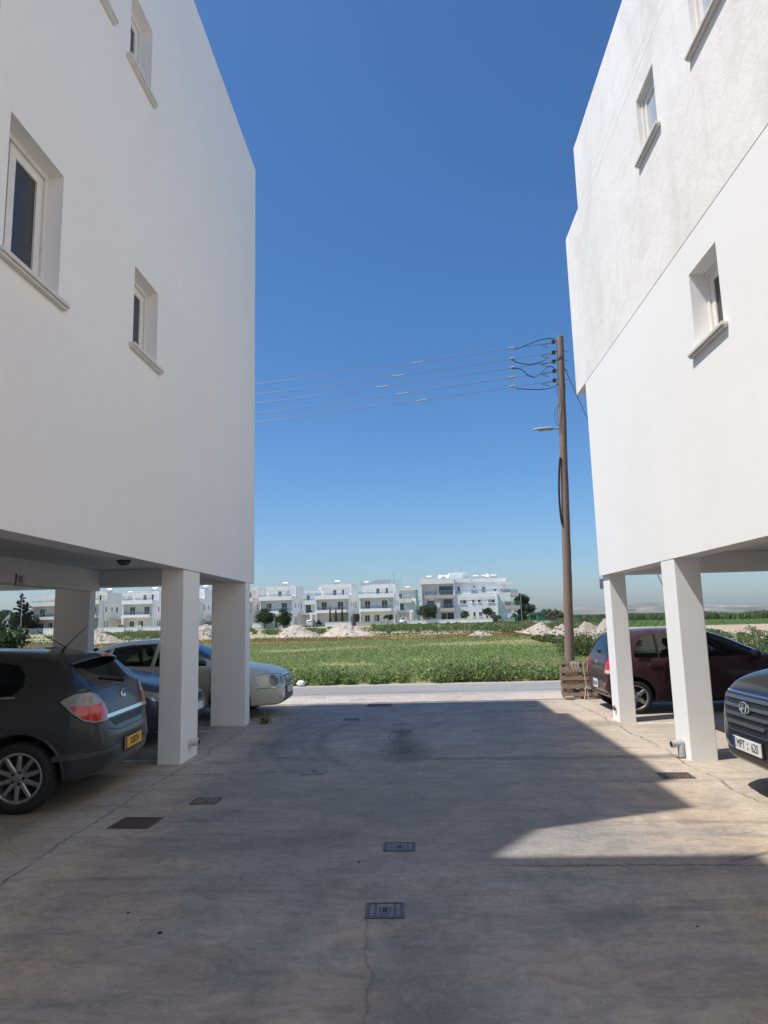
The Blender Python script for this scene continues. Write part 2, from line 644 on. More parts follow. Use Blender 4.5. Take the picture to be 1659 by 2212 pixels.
def driveway_material():
    n = NT('driveway_concrete')
    x, y, z = n.xyz()
    big = n.noise(.42, 8, .62, None, .5)
    mid = n.noise(1.9, 7, .66, n.stretch(.55, 1.3, 1), .4)
    lane = n.math('MULTIPLY', n.rng(n.math('ABSOLUTE', n.math('ADD', x, .1)), 2.6, 1.2), n.rng(y, 2.5, 7.0, .25, 1))
    fac = n.math('ADD', n.math('MULTIPLY', big, 1.0), n.math('MULTIPLY', lane, .55))
    fac = n.math('ADD', fac, n.math('MULTIPLY', mid, .55))
    fac = n.rng(fac, .74, 1.12)
    warm = n.mix(n.rng(n.noise(.8, 5), .35, .65), (.56, .43, .30), (.43, .335, .24))
    cool = n.mix(n.rng(n.noise(1.3, 6, .65), .35, .65), (.235, .227, .22), (.335, .31, .285))
    col = n.mix(fac, warm, cool)
    # sandy strips along both edges
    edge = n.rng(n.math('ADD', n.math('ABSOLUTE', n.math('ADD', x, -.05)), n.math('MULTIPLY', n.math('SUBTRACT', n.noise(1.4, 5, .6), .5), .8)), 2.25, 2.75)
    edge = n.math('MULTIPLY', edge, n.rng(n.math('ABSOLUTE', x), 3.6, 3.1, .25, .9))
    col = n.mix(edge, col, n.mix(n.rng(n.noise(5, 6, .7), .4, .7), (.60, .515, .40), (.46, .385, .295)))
    # parking bays
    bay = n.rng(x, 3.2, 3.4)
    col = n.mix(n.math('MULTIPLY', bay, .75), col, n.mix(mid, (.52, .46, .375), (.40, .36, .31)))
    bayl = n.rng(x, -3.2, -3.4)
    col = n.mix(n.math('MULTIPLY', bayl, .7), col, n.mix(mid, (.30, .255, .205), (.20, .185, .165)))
    # trowel and mop streaks
    st = n.rng(n.noise(1.6, 6, .7, n.stretch(.35, 3.2, 1, .12), .6), .52, .78)
    col = n.mix(n.math('MULTIPLY', st, .62), col, (.125, .122, .124))
    st2 = n.rng(n.noise(2.3, 5, .7, n.stretch(3.2, .4, 1, -.35), .8), .58, .8)
    col = n.mix(n.math('MULTIPLY', st2, .28), col, (.40, .35, .29))
    # tyre rubber: rings about two turning centres
    def ring(cx, cy, rad, wid, amt, ylo, yhi, xhi):
        dx = n.math('SUBTRACT', x, cx)
        dy = n.math('SUBTRACT', y, cy)
        r = n.math('SQRT', n.math('ADD', n.math('MULTIPLY', dx, dx), n.math('MULTIPLY', dy, dy)))
        r = n.math('ADD', r, n.math('MULTIPLY', n.math('SUBTRACT', n.noise(1.1, 3), .5), .08))
        d = n.math('ABSOLUTE', n.math('SUBTRACT', r, rad))
        k = n.rng(d, wid, wid * .35)
        k = n.math('MULTIPLY', k, n.rng(y, ylo, ylo + 1.0))
        k = n.math('MULTIPLY', k, n.rng(y, yhi, yhi - .8))
        k = n.math('MULTIPLY', k, n.rng(x, xhi, xhi - .6))
        k = n.math('MULTIPLY', k, n.rng(n.noise(5, 5, .7), .3, .6, .35, 1))
        return n.math('MULTIPLY', k, amt * .75)
    for a in ((2.2, 10.3, 3.66, .10, .55, 7.6, 12.6, .2), (2.2, 10.3, 3.88, .05, .35, 7.9, 12.2, .2), (2.1, 10.2, 4.16, .09, .45, 8.0, 12.4, .2),
              (2.1, 10.2, 4.42, .06, .4, 8.2, 12.2, .2), (-6.5, 6.0, 8.6, .12, .22, 1.0, 9, 4), (-6.5, 6.0, 8.3, .05, .16, 1.0, 9, 4), (-7.5, 2.0, 8.6, .10, .25, .5, 6, 4), (9.0, 3.0, 9.8, .12, .22, .5, 6, 2), (-8.2, 1.6, 8.6, .06, .2, .5, 6, 4)):
        col = n.mix(ring(*a), col, (.075, .075, .08))
    # pale worn patch
    def blob(cx, cy, sx, sy, a, b):
        dx = n.math('DIVIDE', n.math('SUBTRACT', x, cx), sx)
        dy = n.math('DIVIDE', n.math('SUBTRACT', y, cy), sy)
        r = n.math('SQRT', n.math('ADD', n.math('MULTIPLY', dx, dx), n.math('MULTIPLY', dy, dy)))
        r = n.math('ADD', r, n.math('MULTIPLY', n.math('SUBTRACT', n.noise(4.5, 6, .7), .5), 1.1))
        return n.rng(r, a, b)
    col = n.mix(n.math('MULTIPLY', blob(-1.06, 9.8, .28, .42, 1.0, .5), .75), col, (.40, .37, .33))
    col = n.mix(n.math('MULTIPLY', blob(-.85, 8.05, .28, .4, 1.1, .4), .45), col, (.36, .33, .29))
    col = n.mix(n.math('MULTIPLY', blob(1.0, 6.7, .22, .4, 1.1, .4), .45), col, (.38, .33, .27))
    col = n.mix(n.math('MULTIPLY', blob(-.22, 9.25, .34, .95, 1.15, .25), .88), col, (.062, .064, .054))
    col = n.mix(n.math('MULTIPLY', blob(-.30, 10.3, .15, .9, 1.1, .3), .75), col, (.075, .075, .07))
    col = n.mix(n.math('MULTIPLY', blob(.1, 6.6, 1.5, 1.6, 1.2, .5), .35), col, (.12, .122, .13))
    col = n.mix(n.math('MULTIPLY', blob(-.08, 3.2, .36, 1.1, 1.1, .4), .5), col, (.10, .10, .105))
    for k, (cx, cy, s) in enumerate(((-1.1, 3.6, .3), (-1.9, 5.4, .35), (.9, 4.2, .4), (1.5, 5.0, .5), (-.9, 5.6, .5), (1.7, 3.4, .4), (-.6, 2.9, .3))):
        col = n.mix(n.math('MULTIPLY', blob(cx, cy, s * 1.5, s * .7, 1.1, .3), .35), col, (.115, .11, .108))
    # water run from the gutter pipe
    wv = n.math('MULTIPLY', n.math('SUBTRACT', n.noise(1.3, 4), .5), .35)
    d = n.math('ABSOLUTE', n.math('SUBTRACT', n.math('ADD', y, wv), n.rng(x, -.7, 3.1, 8.68, 8.58)))
    k = n.math('MULTIPLY', n.rng(d, .16, .02), n.math('MULTIPLY', n.rng(x, -.9, .1), n.rng(x, 3.1, 2.9)))
    col = n.mix(n.math('MULTIPLY', k, .62), col, (.07, .066, .06))
    rub = blob(2.75, 11.2, .5, .5, 1.0, .3)
    col = n.mix(n.math('MULTIPLY', rub, .5), col, (.12, .11, .10))
    # rough mottling of the worn surface
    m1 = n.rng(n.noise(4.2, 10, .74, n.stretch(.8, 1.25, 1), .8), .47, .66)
    worn_unlit = n.math('SUBTRACT', 1.0, n.math('MULTIPLY', n.math('MAXIMUM', edge, bay), .75))  # less worn edges, mottling also thinned there to brighten the sunlit strip
    col = n.mix(n.math('MULTIPLY', n.math('MULTIPLY', m1, worn_unlit), .55), col, (.125, .118, .113))
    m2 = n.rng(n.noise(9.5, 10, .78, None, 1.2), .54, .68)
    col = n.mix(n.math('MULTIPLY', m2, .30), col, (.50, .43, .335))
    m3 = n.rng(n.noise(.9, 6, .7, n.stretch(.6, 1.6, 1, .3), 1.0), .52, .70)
    col = n.mix(n.math('MULTIPLY', n.math('MULTIPLY', m3, worn_unlit), .65), col, (.135, .13, .128))
    # cracks
    def crack(dist, wid, amt, mask=None):
        k = n.rng(dist, wid, wid * .3)
        if mask: k = n.math('MULTIPLY', k, mask)
        return n.math('MULTIPLY', k, amt)
    wl = n.math('ADD', n.math('MULTIPLY', n.math('SUBTRACT', n.noise(.9, 3), .5), .34), n.math('MULTIPLY', n.math('SUBTRACT', n.noise(9, 5, .7), .5), .09))
    xl = n.math('ADD', x, wl)
    brk = n.rng(n.noise(2.2, 4, .6), .36, .52, .12, 1)
    cr = crack(n.math('ABSOLUTE', n.math('ADD', xl, 2.83)), .014, .55, brk)
    cr = n.math('MAXIMUM', cr, crack(n.math('ABSOLUTE', n.math('SUBTRACT', xl, 2.93)), .016, .62, brk))
    yl = n.math('ADD', y, wl)
    cr = n.math('MAXIMUM', cr, crack(n.math('ABSOLUTE', n.math('SUBTRACT', yl, 5.0)), .014, .7, n.math('MULTIPLY', n.rng(x, .3, .8), n.rng(x, 2.4, 2.0))))
    cr = n.math('MAXIMUM', cr, crack(n.math('ABSOLUTE', n.math('SUBTRACT', yl, 6.15)), .012, .6, n.math('MULTIPLY', n.rng(x, -2.4, -2.2), n.rng(x, -.8, -1.2))))
    cr = n.math('MAXIMUM', cr, crack(n.math('ABSOLUTE', n.math('SUBTRACT', yl, 8.0)), .014, .6, n.rng(x, -1.0, -1.4)))
    cr = n.math('MAXIMUM', cr, crack(n.math('ABSOLUTE', n.math('ADD', xl, .31)), .011, .30, n.math('MULTIPLY', n.rng(y, 4.25, 4.1), n.rng(y, 2.6, 3.0))))
    cr = n.math('MAXIMUM', cr, crack(n.math('ABSOLUTE', n.math('ADD', xl, .45)), .012, .6, n.math('MULTIPLY', n.rng(y, 10.8, 10.3), n.rng(y, 9.0, 9.3))))
    v = n.new('ShaderNodeTexVoronoi', feature='DISTANCE_TO_EDGE')
    vm = n.mix(.12, n.co(), n.new('ShaderNodeTexNoise').outputs['Color'])
    n.put(v.inputs['Vector'], vm)
    v.inputs['Scale'].default_value = .55
    cr = n.math('MAXIMUM', cr, crack(v.outputs['Distance'], .007, .55, n.rng(n.noise(.6, 3), .56, .66)))
    col = n.mix(cr, col, (.045, .04, .036))
    # scuffs, grit and pits
    sp = n.rng(n.noise(42, 4, .7), .58, .68)
    col = n.mix(n.math('MULTIPLY', sp, .42), col, (.50, .46, .40))
    sp2 = n.rng(n.noise(30, 4, .7), .40, .28)
    col = n.mix(n.math('MULTIPLY', sp2, .45), col, (.06, .055, .05))
    sc = n.rng(n.noise(4.5, 9, .8, None, 2.0), .57, .66)
    col = n.mix(n.math('MULTIPLY', sc, .42), col, (.44, .40, .34))
    col = n.mix(n.rng(n.noise(16, 7, .75), .36, .64, 0, .55), col, n.mix(.5, col, (.08, .075, .07)))
    # white bay lines, worn
    ln = n.math('MULTIPLY', n.math('LESS_THAN', n.math('ABSOLUTE', n.math('SUBTRACT', n.math('ABSOLUTE', n.math('SUBTRACT', y, 10.0)), 1.15)), .045), n.rng(n.math('ABSOLUTE', x), 3.28, 3.30))
    ln = n.math('MULTIPLY', ln, n.math('LESS_THAN', n.math('ABSOLUTE', x), 8.5))
    ln = n.math('MULTIPLY', ln, n.rng(n.noise(7, 5, .7), .38, .55, .15, .8))
    col = n.mix(ln, col, (.66, .64, .60))
    n.set(Base_Color=col, Roughness=n.rng(n.noise(3, 5), .3, .7, .66, .86))
    n.b.inputs['Specular IOR Level'].default_value = .35
    h = n.math('ADD', n.math('MULTIPLY', n.noise(34, 6, .7), .35), n.math('MULTIPLY', n.noise(4.5, 5, .65), .6))
    h = n.math('SUBTRACT', h, n.math('MULTIPLY', cr, 1.2))
    n.bump(h, .75, .010)
    return n.m


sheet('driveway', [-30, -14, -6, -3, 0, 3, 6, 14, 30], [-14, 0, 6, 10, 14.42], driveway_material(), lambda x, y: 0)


def pavement_material():
    n = NT('pavement_slabs')
    x, y, z = n.xyz()
    xw = n.math('ADD', n.math('ADD', x, n.math('MULTIPLY', n.math('SUBTRACT', n.noise(.7, 3), .5), .12)), n.math('MULTIPLY', y, .16))
    fx = n.math('FRACT', n.math('DIVIDE', xw, .41))
    fy = n.math('FRACT', n.math('DIVIDE', n.math('SUBTRACT', y, 14.47), .80))
    j = n.math('MAXIMUM', n.math('LESS_THAN', fx, .055), n.math('LESS_THAN', fy, .05))
    cell = n.new('ShaderNodeTexWhiteNoise', noise_dimensions='2D')
    cv = n.new('ShaderNodeCombineXYZ')
    n.put(cv.inputs[0], n.math('FLOOR', n.math('DIVIDE', xw, .41)))
    n.put(cv.inputs[1], n.math('FLOOR', n.math('DIVIDE', n.math('SUBTRACT', y, 14.47), .80)))
    n.put(cell.inputs['Vector'], cv.outputs[0])
    col = n.mix(cell.outputs['Value'], (.33, .285, .265), (.40, .36, .335))
    col = n.mix(n.rng(n.noise(3, 6, .7), .45, .7, 0, .8), col, (.50, .45, .38))
    col = n.mix(n.math('MULTIPLY', j, n.rng(n.noise(3, 4), .35, .5, .15, .75)), col, (.52, .48, .43))
    col = n.mix(n.rng(x, 1.6, 3.0, 0, .85), col, (.50, .44, .36))
    col = n.mix(n.rng(x, -2.0, -3.4, 0, .7), col, (.52, .48, .42))
    n.set(Base_Color=col, Roughness=.85)
    n.bump(n.math('SUBTRACT', n.noise(22, 5), n.math('MULTIPLY', j, .5)), .5, .008)
    return n.m


mb = MB().box(-60, 60, 14.42, 15.55, -.05, .022)
mb.box(-60, -4.2, 15.555, 15.68, -.05, .09).box(4.6, 60, 15.555, 15.68, -.05, .09)
mb.box(-4.195, 4.595, 15.555, 15.68, -.05, .03)
tag(mb.build('pavement', pavement_material(), bevel=.008), kind='structure')


def asphalt_material():
    n = NT('asphalt')
    x, y, z = n.xyz()
    col = n.mix(n.rng(n.noise(.5, 6, .6, n.stretch(.3, 1, 1)), .35, .68), (.235, .232, .228), (.30, .295, .288))
    col = n.mix(n.rng(n.noise(160, 2), .55, .75, 0, .55), col, (.42, .41, .40))
    col = n.mix(n.rng(n.noise(120, 2), .45, .25, 0, .5), col, (.10, .10, .10))
    dn = n.math('MULTIPLY', n.noise(2.5, 6, .7), .5)
    dust = n.math('MAXIMUM', n.rng(n.math('SUBTRACT', n.math('SUBTRACT', y, 15.68), dn), .25, 0), n.rng(n.math('SUBTRACT', n.math('SUBTRACT', 18.65, y), dn), .15, -.1))
    col = n.mix(n.math('MULTIPLY', dust, .8), col, (.47, .42, .34))
    n.set(Base_Color=col, Roughness=.9)
    n.bump(n.noise(140, 3), .5, .006)
    return n.m


sheet('road', [-120, -40, -10, 0, 10, 40, 120], [15.68, 17, 18.68], asphalt_material(), lambda x, y: -.008 + .0 * y)


# far hills
def hills():
    n = NT('chalk_hills')
    x, y, z = n.xyz()
    f = n.noise(.006, 9, .68, n.stretch(.5, 1, 5.0), 1.2)
    col = n.ramp(f, [(.36, (.10, .11, .085)), (.50, (.17, .17, .135)), (.58, (.27, .26, .225)), (.67, (.50, .48, .43)), (.76, (.16, .16, .12))])
    n.set(Base_Color=col, Roughness=1)
    rnd = random.Random(3)
    ph = [rnd.uniform(0, 6) for _ in range(12)]
    xs = [-5100 + 26 * i for i in range(392)]
    prof = [(0, 3000), (.30, 3120), (.55, 3180), (.8, 3330), (1, 3480), (1.0, 3900)]
    vs, fs = [], []
    def top(x):
        a = 33 + 5 * math.sin(x / 700 + ph[0]) + 3 * math.sin(x / 260 + ph[1]) + 1.2 * math.sin(x / 90 + ph[2])
        a += 17 * math.exp(-((x - 1130) / 185) ** 2) + 5 * math.exp(-((x - 830) / 160) ** 2)
        a -= 9 * sstep(1300, 2100, x)
        return max(8, a)
    for x in xs:
        t = top(x)
        for k, (q, yy) in enumerate(prof):
            j = 26 * math.sin(x / 63 + k + ph[3 + k]) + 14 * math.sin(x / 29 + 2 * k)
            vs.append((x, yy + j * (1 if k < 5 else 0), -6 + (t + 6) * q + .9 * math.sin(x / 17 + k * 2) * (0 < q < 1)))
    w = len(prof)
    for i in range(len(xs) - 1):
        for k in range(w - 1):
            fs.append((i * w + k, (i + 1) * w + k, (i + 1) * w + k + 1, i * w + k + 1))
    m = MB()
    m.add(vs, fs)
    return tag(m.build('hills', n.m, smooth=True), kind='structure')


hills()


# ------------------------------------------------------------------ the two blocks of flats on columns
def wall_sheet(mb, X, out, y0, y1, z0, z1, holes, depth, m=0):
    """a wall face in the plane x = X that looks towards out (+1 or -1), with openings and their reveals"""
    ys = sorted({y0, y1, *[q for h in holes for q in h[:2]], *[y0 + (y1 - y0) * i / 6 for i in range(7)]})
    zs = sorted({z0, z1, *[q for h in holes for q in h[2:4]]})
    for i in range(len(ys) - 1):
        for k in range(len(zs) - 1):
            a, b, c, d = ys[i], ys[i + 1], zs[k], zs[k + 1]
            if any(h[0] <= (a + b) / 2 <= h[1] and h[2] <= (c + d) / 2 <= h[3] for h in holes):
                continue
            mb.add([(X, a, c), (X, b, c), (X, b, d), (X, a, d)], [(0, 1, 2, 3) if out > 0 else (3, 2, 1, 0)], m)
    for h in holes:
        a, b, c, d = h[:4]
        e = X - out * (h[4] if len(h) > 4 else depth)
        for p, q in (((a, c), (b, c)), ((b, c), (b, d)), ((b, d), (a, d)), ((a, d), (a, c))):
            mb.add([(X, *p), (X, *q), (e, *q), (e, *p)], [(0, 1, 2, 3) if out < 0 else (3, 2, 1, 0)], m)
    return mb


def W(loc):
    m = MB()
    m.m = Matrix.Translation(-Vector(loc))
    return m


def near_window(root, loc, X, out, h, glass, style='sash', frame='frame_white'):
    """a window set back in an opening: frame > pane, dark gasket; plus the stone sill"""
    a, b, c, d = h[:4]
    dep = h[4]
    e = X - out * dep
    t = .05
    def bx(m, xa, xb, *r, **k):
        return m.box(min(xa, xb), max(xa, xb), *r, **k)
    fr = W(loc)
    xo, xi = e + out * .002, e - out * .07
    for r in ((a, b, d - t, d), (a, b, c, c + t), (a, a + t, c + t, d - t), (b - t, b, c + t, d - t)):
        bx(fr, xo, xi, *r)
    # inner sash
    s0 = a + t + .004
    s1 = b - t - .004
    if style == 'slide':
        s0 = a + .25
    u = .085
    xo2, xi2 = e - out * .018, e - out * .06
    for r in ((s0, s1, d - t - u - .004, d - t - .004), (s0, s1, c + t + .004, c + t + u + .004), (s0, s0 + u, c + t + u + .004, d - t - u - .004), (s1 - u, s1, c + t + u + .004, d - t - u - .004)):
        bx(fr, xo2, xi2, *r)
    f = fr.build('window', frame, root, bevel=.004)
    p = W(loc)
    bx(p, e - out * .036, e - out * .042, s0 + u - .005, s1 - u + .005, c + t + u, d - t - u)
    p.build('pane', glass, f)
    if style == 'slide':
        q = W(loc)
        bx(q, e - out * .045, e - out * .05, a + t, s0, c + t, d - t)
        q.build('pane', 'screen_mesh', f)
    bk = W(loc)
    bx(bk, e - out * .075, e - out * .08, a - .01, b + .01, c - .01, d + .01)
    bk.build('blind', 'dark_gap', f)
    s = W(loc)
    xa, xb = X + out * .062, e + out * .003
    bx(s, xa, xb, a - .09, b + .09, c - .038, c - .002)
    bx(s, X + out * .045, X + out * .002, a - .085, b + .085, c - .060, c - .040)
    s.build('sill', 'sill_stone', root, bevel=.004)


def stub(root, loc, p0, p1, r, m, name='drainpipe', mid=None):
    mb = W(loc)
    pts = [p0] + (mid or []) + [p1]
    mb.tube(pts, r, 14)
    # the dark bore
    d = (Vector(p1) - Vector(pts[-2])).normalized()
    o = mb.build(name, m, root, smooth=True)
    bo = W(loc)
    bo.tube([Vector(p1) + d * .0015, Vector(p1) + d * .003], r * .82, 14)
    bo.build('pipe_bore', 'dark_gap', o)
    return o


# left block: shaded side towards us
LL = (-6.95, 8.3, 0)
left = thing('apartment_building', 'tall white apartment block on columns standing in shade, four small windows in its smooth wall', 'building', LL)
holesL = [(4.50, 5.28, 4.34, 5.46, .13), (6.78, 7.45, 4.57, 5.46, .13), (6.48, 7.07, 7.68, 8.56, .13), (5.15, 5.98, 7.74, 8.86, .13)]
mb = W(LL)
Y0, Y1, X0, X1, ZB, ZT = 4.30, 12.25, -11.0, -2.9, 2.35, 10.41
wall_sheet(mb, X1, 1, Y0, Y1, ZB, ZT, holesL, .13)
mb.add([(X0, Y0, ZB), (X0, Y1, ZB), (X0, Y1, ZT), (X0, Y0, ZT)], [(0, 1, 2, 3)])
mb.add([(X0, Y0, ZB), (X1, Y0, ZB), (X1, Y0, ZT), (X0, Y0, ZT)], [(0, 1, 2, 3)])
mb.add([(X0, Y1, ZB), (X1, Y1, ZB), (X1, Y1, ZT), (X0, Y1, ZT)], [(3, 2, 1, 0)])
mb.add([(X0, Y0, ZT), (X1, Y0, ZT), (X1, Y1, ZT), (X0, Y1, ZT)], [(0, 1, 2, 3)])
mb.build('wall', 'white_plaster', left, fix=False)
mb = W(LL)
e = .003
mb.box(X1 - .30, X1 - e, Y0 + e, Y1 - e, ZB + e, 2.64)
mb.box(X0 + e, X0 + .30, Y0 + e, Y1 - e, ZB + e, 2.64)
mb.box(X0 + .303, X1 - .303, Y1 - .30, Y1 - e, ZB + e, 2.64)
mb.box(X0 + .303, X1 - .303, Y0 + e, Y0 + .30, ZB + e, 2.64)
mb.box(-5.85, -5.55, Y0 + .303, Y1 - .303, 2.28, 2.64)
mb.box(X0 + e, X1 - e, Y0 + e, Y1 - e, 2.643, 2.80)
mb.build('soffit', 'soffit_plaster', left, bevel=.012)
for (a, b, c, d) in ((-3.215, -2.925, 8.60, 9.24), (-3.49, -2.905, 11.68, 11.97), (-6.28, -5.66, 11.80, 12.03), (-3.4, -2.93, 4.31, 4.42), (-10.9, -10.5, 11.7, 12.2), (-10.9, -10.5, 8.4, 9.0), (-10.9, -10.5, 4.34, 4.9)):
    top = 2.354 if a != -6.28 else 2.354
    W(LL).box(a, b, c, d, -.02, top).build('column', 'white_plaster', left, bevel=.012)
W(LL).box(-8.2, -3.72, 4.9, 9.9, ZT, 12.45).build('unseen_roof_tower', 'white_plaster', left)
for h, st in zip(holesL, ('slide', 'sash', 'sash', 'sash')):
    near_window(left, LL, X1, 1, h, 'screen_mesh', st)
stub(left, LL, (-3.05, 8.9, .20), (-2.80, 8.9, .205), .046, 'pipe_white')

# right block: sunlit side towards us
LR = (7.0, 8.0, 0)
right = thing('apartment_building', 'sunlit white apartment block on columns with rough upper plaster above a joint line', 'building', LR)
Y0, Y1 = 3.0, 11.65
holes_low = [(6.43, 7.10, 4.36, 5.21, .165)]
holes_up = [(7.52, 8.14, 7.31, 8.13, .055), (5.55, 6.45, 7.33, 8.30, .055)]
XR = 3.0
mb = W(LR)
wall_sheet(mb, XR, -1, Y0, Y1, 2.28, 5.60, holes_low, .165)
mb.add([(11, Y0, 2.28), (XR, Y0, 2.28), (XR, Y0, 5.6), (11, Y0, 5.6)], [(0, 1, 2, 3)])
mb.add([(11, Y1, 2.28), (XR, Y1, 2.28), (XR, Y1, 5.6), (11, Y1, 5.6)], [(0, 1, 2, 3)])
mb.add([(11, Y0, 2.28), (11, Y1, 2.28), (11, Y1, 5.6), (11, Y0, 5.6)], [(0, 1, 2, 3)])
mb.build('lower_wall', 'smooth_plaster', right, fix=False)
mb = W(LR)
XU = XR - .0035
wall_sheet(mb, XU, -1, Y0, 12.30, 5.603, 8.64, holes_up, .055)
for q in ([(11, Y0), (XU, Y0)], [(11, 12.3), (XU, 12.3)], [(11, Y0), (11, 12.3)]):
    mb.add([(*q[0], 5.603), (*q[1], 5.603), (*q[1], 8.64), (*q[0], 8.64)], [(0, 1, 2, 3)])
mb.add([(XU, Y0, 5.603), (11, Y0, 5.603), (11, 12.3, 5.603), (XU, 12.3, 5.603)], [(0, 1, 2, 3)])
mb.add([(XU, Y0, 8.64), (11, Y0, 8.64), (11, 12.3, 8.64), (XU, 12.3, 8.64)], [(0, 1, 2, 3)])
mb.build('upper_wall', 'rough_plaster', right, fix=False)
mb = W(LR)
mb.box(XU + .0035, 11, Y0, 11.30, 8.645, 9.80)
mb.build('roof_parapet', 'rough_plaster', right, bevel=.01)
W(LR).box(XU - .0018, XU + .1, Y0, 11.42, 8.46, 8.485).build('joint_bead', 'smooth_plaster', right)
mb = W(LR)
Y1 = 11.65
mb.box(XR + e, XR + .30, Y0 + e, Y1 - e, 2.28 + e, 2.6)
mb.box(XR + .303, 10.9, Y1 - .30, Y1 - e, 2.28 + e, 2.6)
mb.box(XR + .303, 10.9, Y0 + e, Y0 + .30, 2.28 + e, 2.6)
mb.box(6.2, 6.5, Y0 + .303, Y1 - .303, 2.30, 2.6)
mb.box(XR + e, 10.95, Y0 + e, Y1 - e, 2.603, 2.75)
mb.build('soffit', 'soffit_plaster', right, bevel=.012)
cols = [(3.045, 3.30, 11.25, 11.63), (2.995, 3.305, 8.30, 8.74), (3.02, 3.3, 3.1, 3.7), (10.4, 10.8, 11.2, 11.6), (10.4, 10.8, 8.3, 8.8), (10.4, 10.8, 3.1, 3.7)]
for (a, b, c, d) in cols:
    W(LR).box(max(a, XR + .004), b, c, d, -.02, 2.284).build('column', 'smooth_plaster', right, bevel=.010)
for h, st, g in ((holes_low[0], 'sash', 'screen_mesh'),):
    near_window(right, LR, XR, -1, h, g, st)
for h in holes_up:
    near_window(right, LR, XU, -1, h, 'glass_pale', 'sash')
stub(right, LR, (3.06, 8.50, .165), (2.855, 8.47, .155), .040, 'pipe_grey', mid=[])
stub(right, LR, (2.97, 8.49, .16), (2.96, 8.47, .012), .038, 'pipe_grey', mid=[(2.962, 8.475, .13)])
mb = W(LR)
mb.tube([(3.03, 11.42, .20), (3.002, 11.42, .19)], .04, 12)
mb.build('drainpipe', 'iron_rust', right, smooth=True)

# blocks further back, beside and behind the viewer
for X0, X1, lab in ((-12.0, -2.95, 'white apartment block on columns behind the viewer, shaded side'), (3.05, 12.0, 'white apartment block on columns behind the viewer, sunlit side')):
    L = ((X0 + X1) / 2, -5, 0)
    t = thing('apartment_building', lab, 'building', L)
    W(L).box(X0, X1, -13, 3.10 if X0 < 0 else 2.3, 2.35, 10.41).build('wall', 'white_plaster', t)
    if X0 < 0:
        W(L).prism([(-9.5, -4), (-6.31, -4), (-6.31, 2.48), (-5.915, 3.09), (-9.5, 3.09)], 10.413, 13.6, 'z').build('unseen_roof_tower', 'white_plaster', t)  # unseen tower added, its outline cut to trim the sunlit wedge on the drive
        W(L).box(X0 + .6, -3.35, -12.4, 2.85, -.02, 2.345).build('added_shade_box', 'soffit_plaster', t)  # unseen box added under the block to darken the column fronts
    for cx in (X0 + .2, X1 - .5):
        for cy in (-12.5, -7, -2, 2.0):
            W(L).box(cx, cx + .3, cy, cy + .28, -.02, 2.355).build('column', 'white_plaster', t)

# number plate for the bay and the dome lamp under the left block
t = thing('number_sign', 'small pale bay sign with dark number 01 on the ceiling beam', 'sign', (-5.548, 9.47, 2.34))
MB().box(0, .008, -.10, .10, -.065, .065).build('sign_plate', 'pipe_white', t, bevel=.002)
lettering('sign_lettering', '01', .14, 'ink', t, frame4((.010, .01, 0), (0, 1, 0), (0, 0, 1)), .75)
MB().box(.001, .012, -.112, -.102, -.085, .085).build('sign_edge', 'plastic_black', t)
t = thing('ceiling_lamp', 'dark round dome lamp fixed under the left block', 'lamp', (-3.12, 7.25, 2.353))
MB().lathe([(.075, 0), (.078, -.012), (.068, -.018)], 24, 'z').add([], []).build('lamp_base', 'plastic_black', t, smooth=True)
MB().lathe([(.066, -.012), (.062, -.03), (.045, -.047), (.02, -.055), (.001, -.057)], 24, 'z').build('lamp_cover', 'plastic_grey', t, smooth=True)
t = thing('wall_sign', 'small grey metal plate sticking out behind the far right column', 'sign', (3.13, 11.85, 2.16))
MB().box(-.085, .10, 0, .012, -.085, .085).build('sign_plate', 'galvanised', t, bevel=.002)
MB().tube([(.06, -.25, .03), (.06, 0, .03)], .012, 8).build('bracket', 'galvanised', t)


# ------------------------------------------------------------------ cars
def lerpk(keys, x):
    if x <= keys[0][0]: return keys[0][1]
    for (a, p), (b, q) in zip(keys, keys[1:]):
        if x <= b:
            return p + (q - p) * (x - a) / (b - a)
    return keys[-1][1]


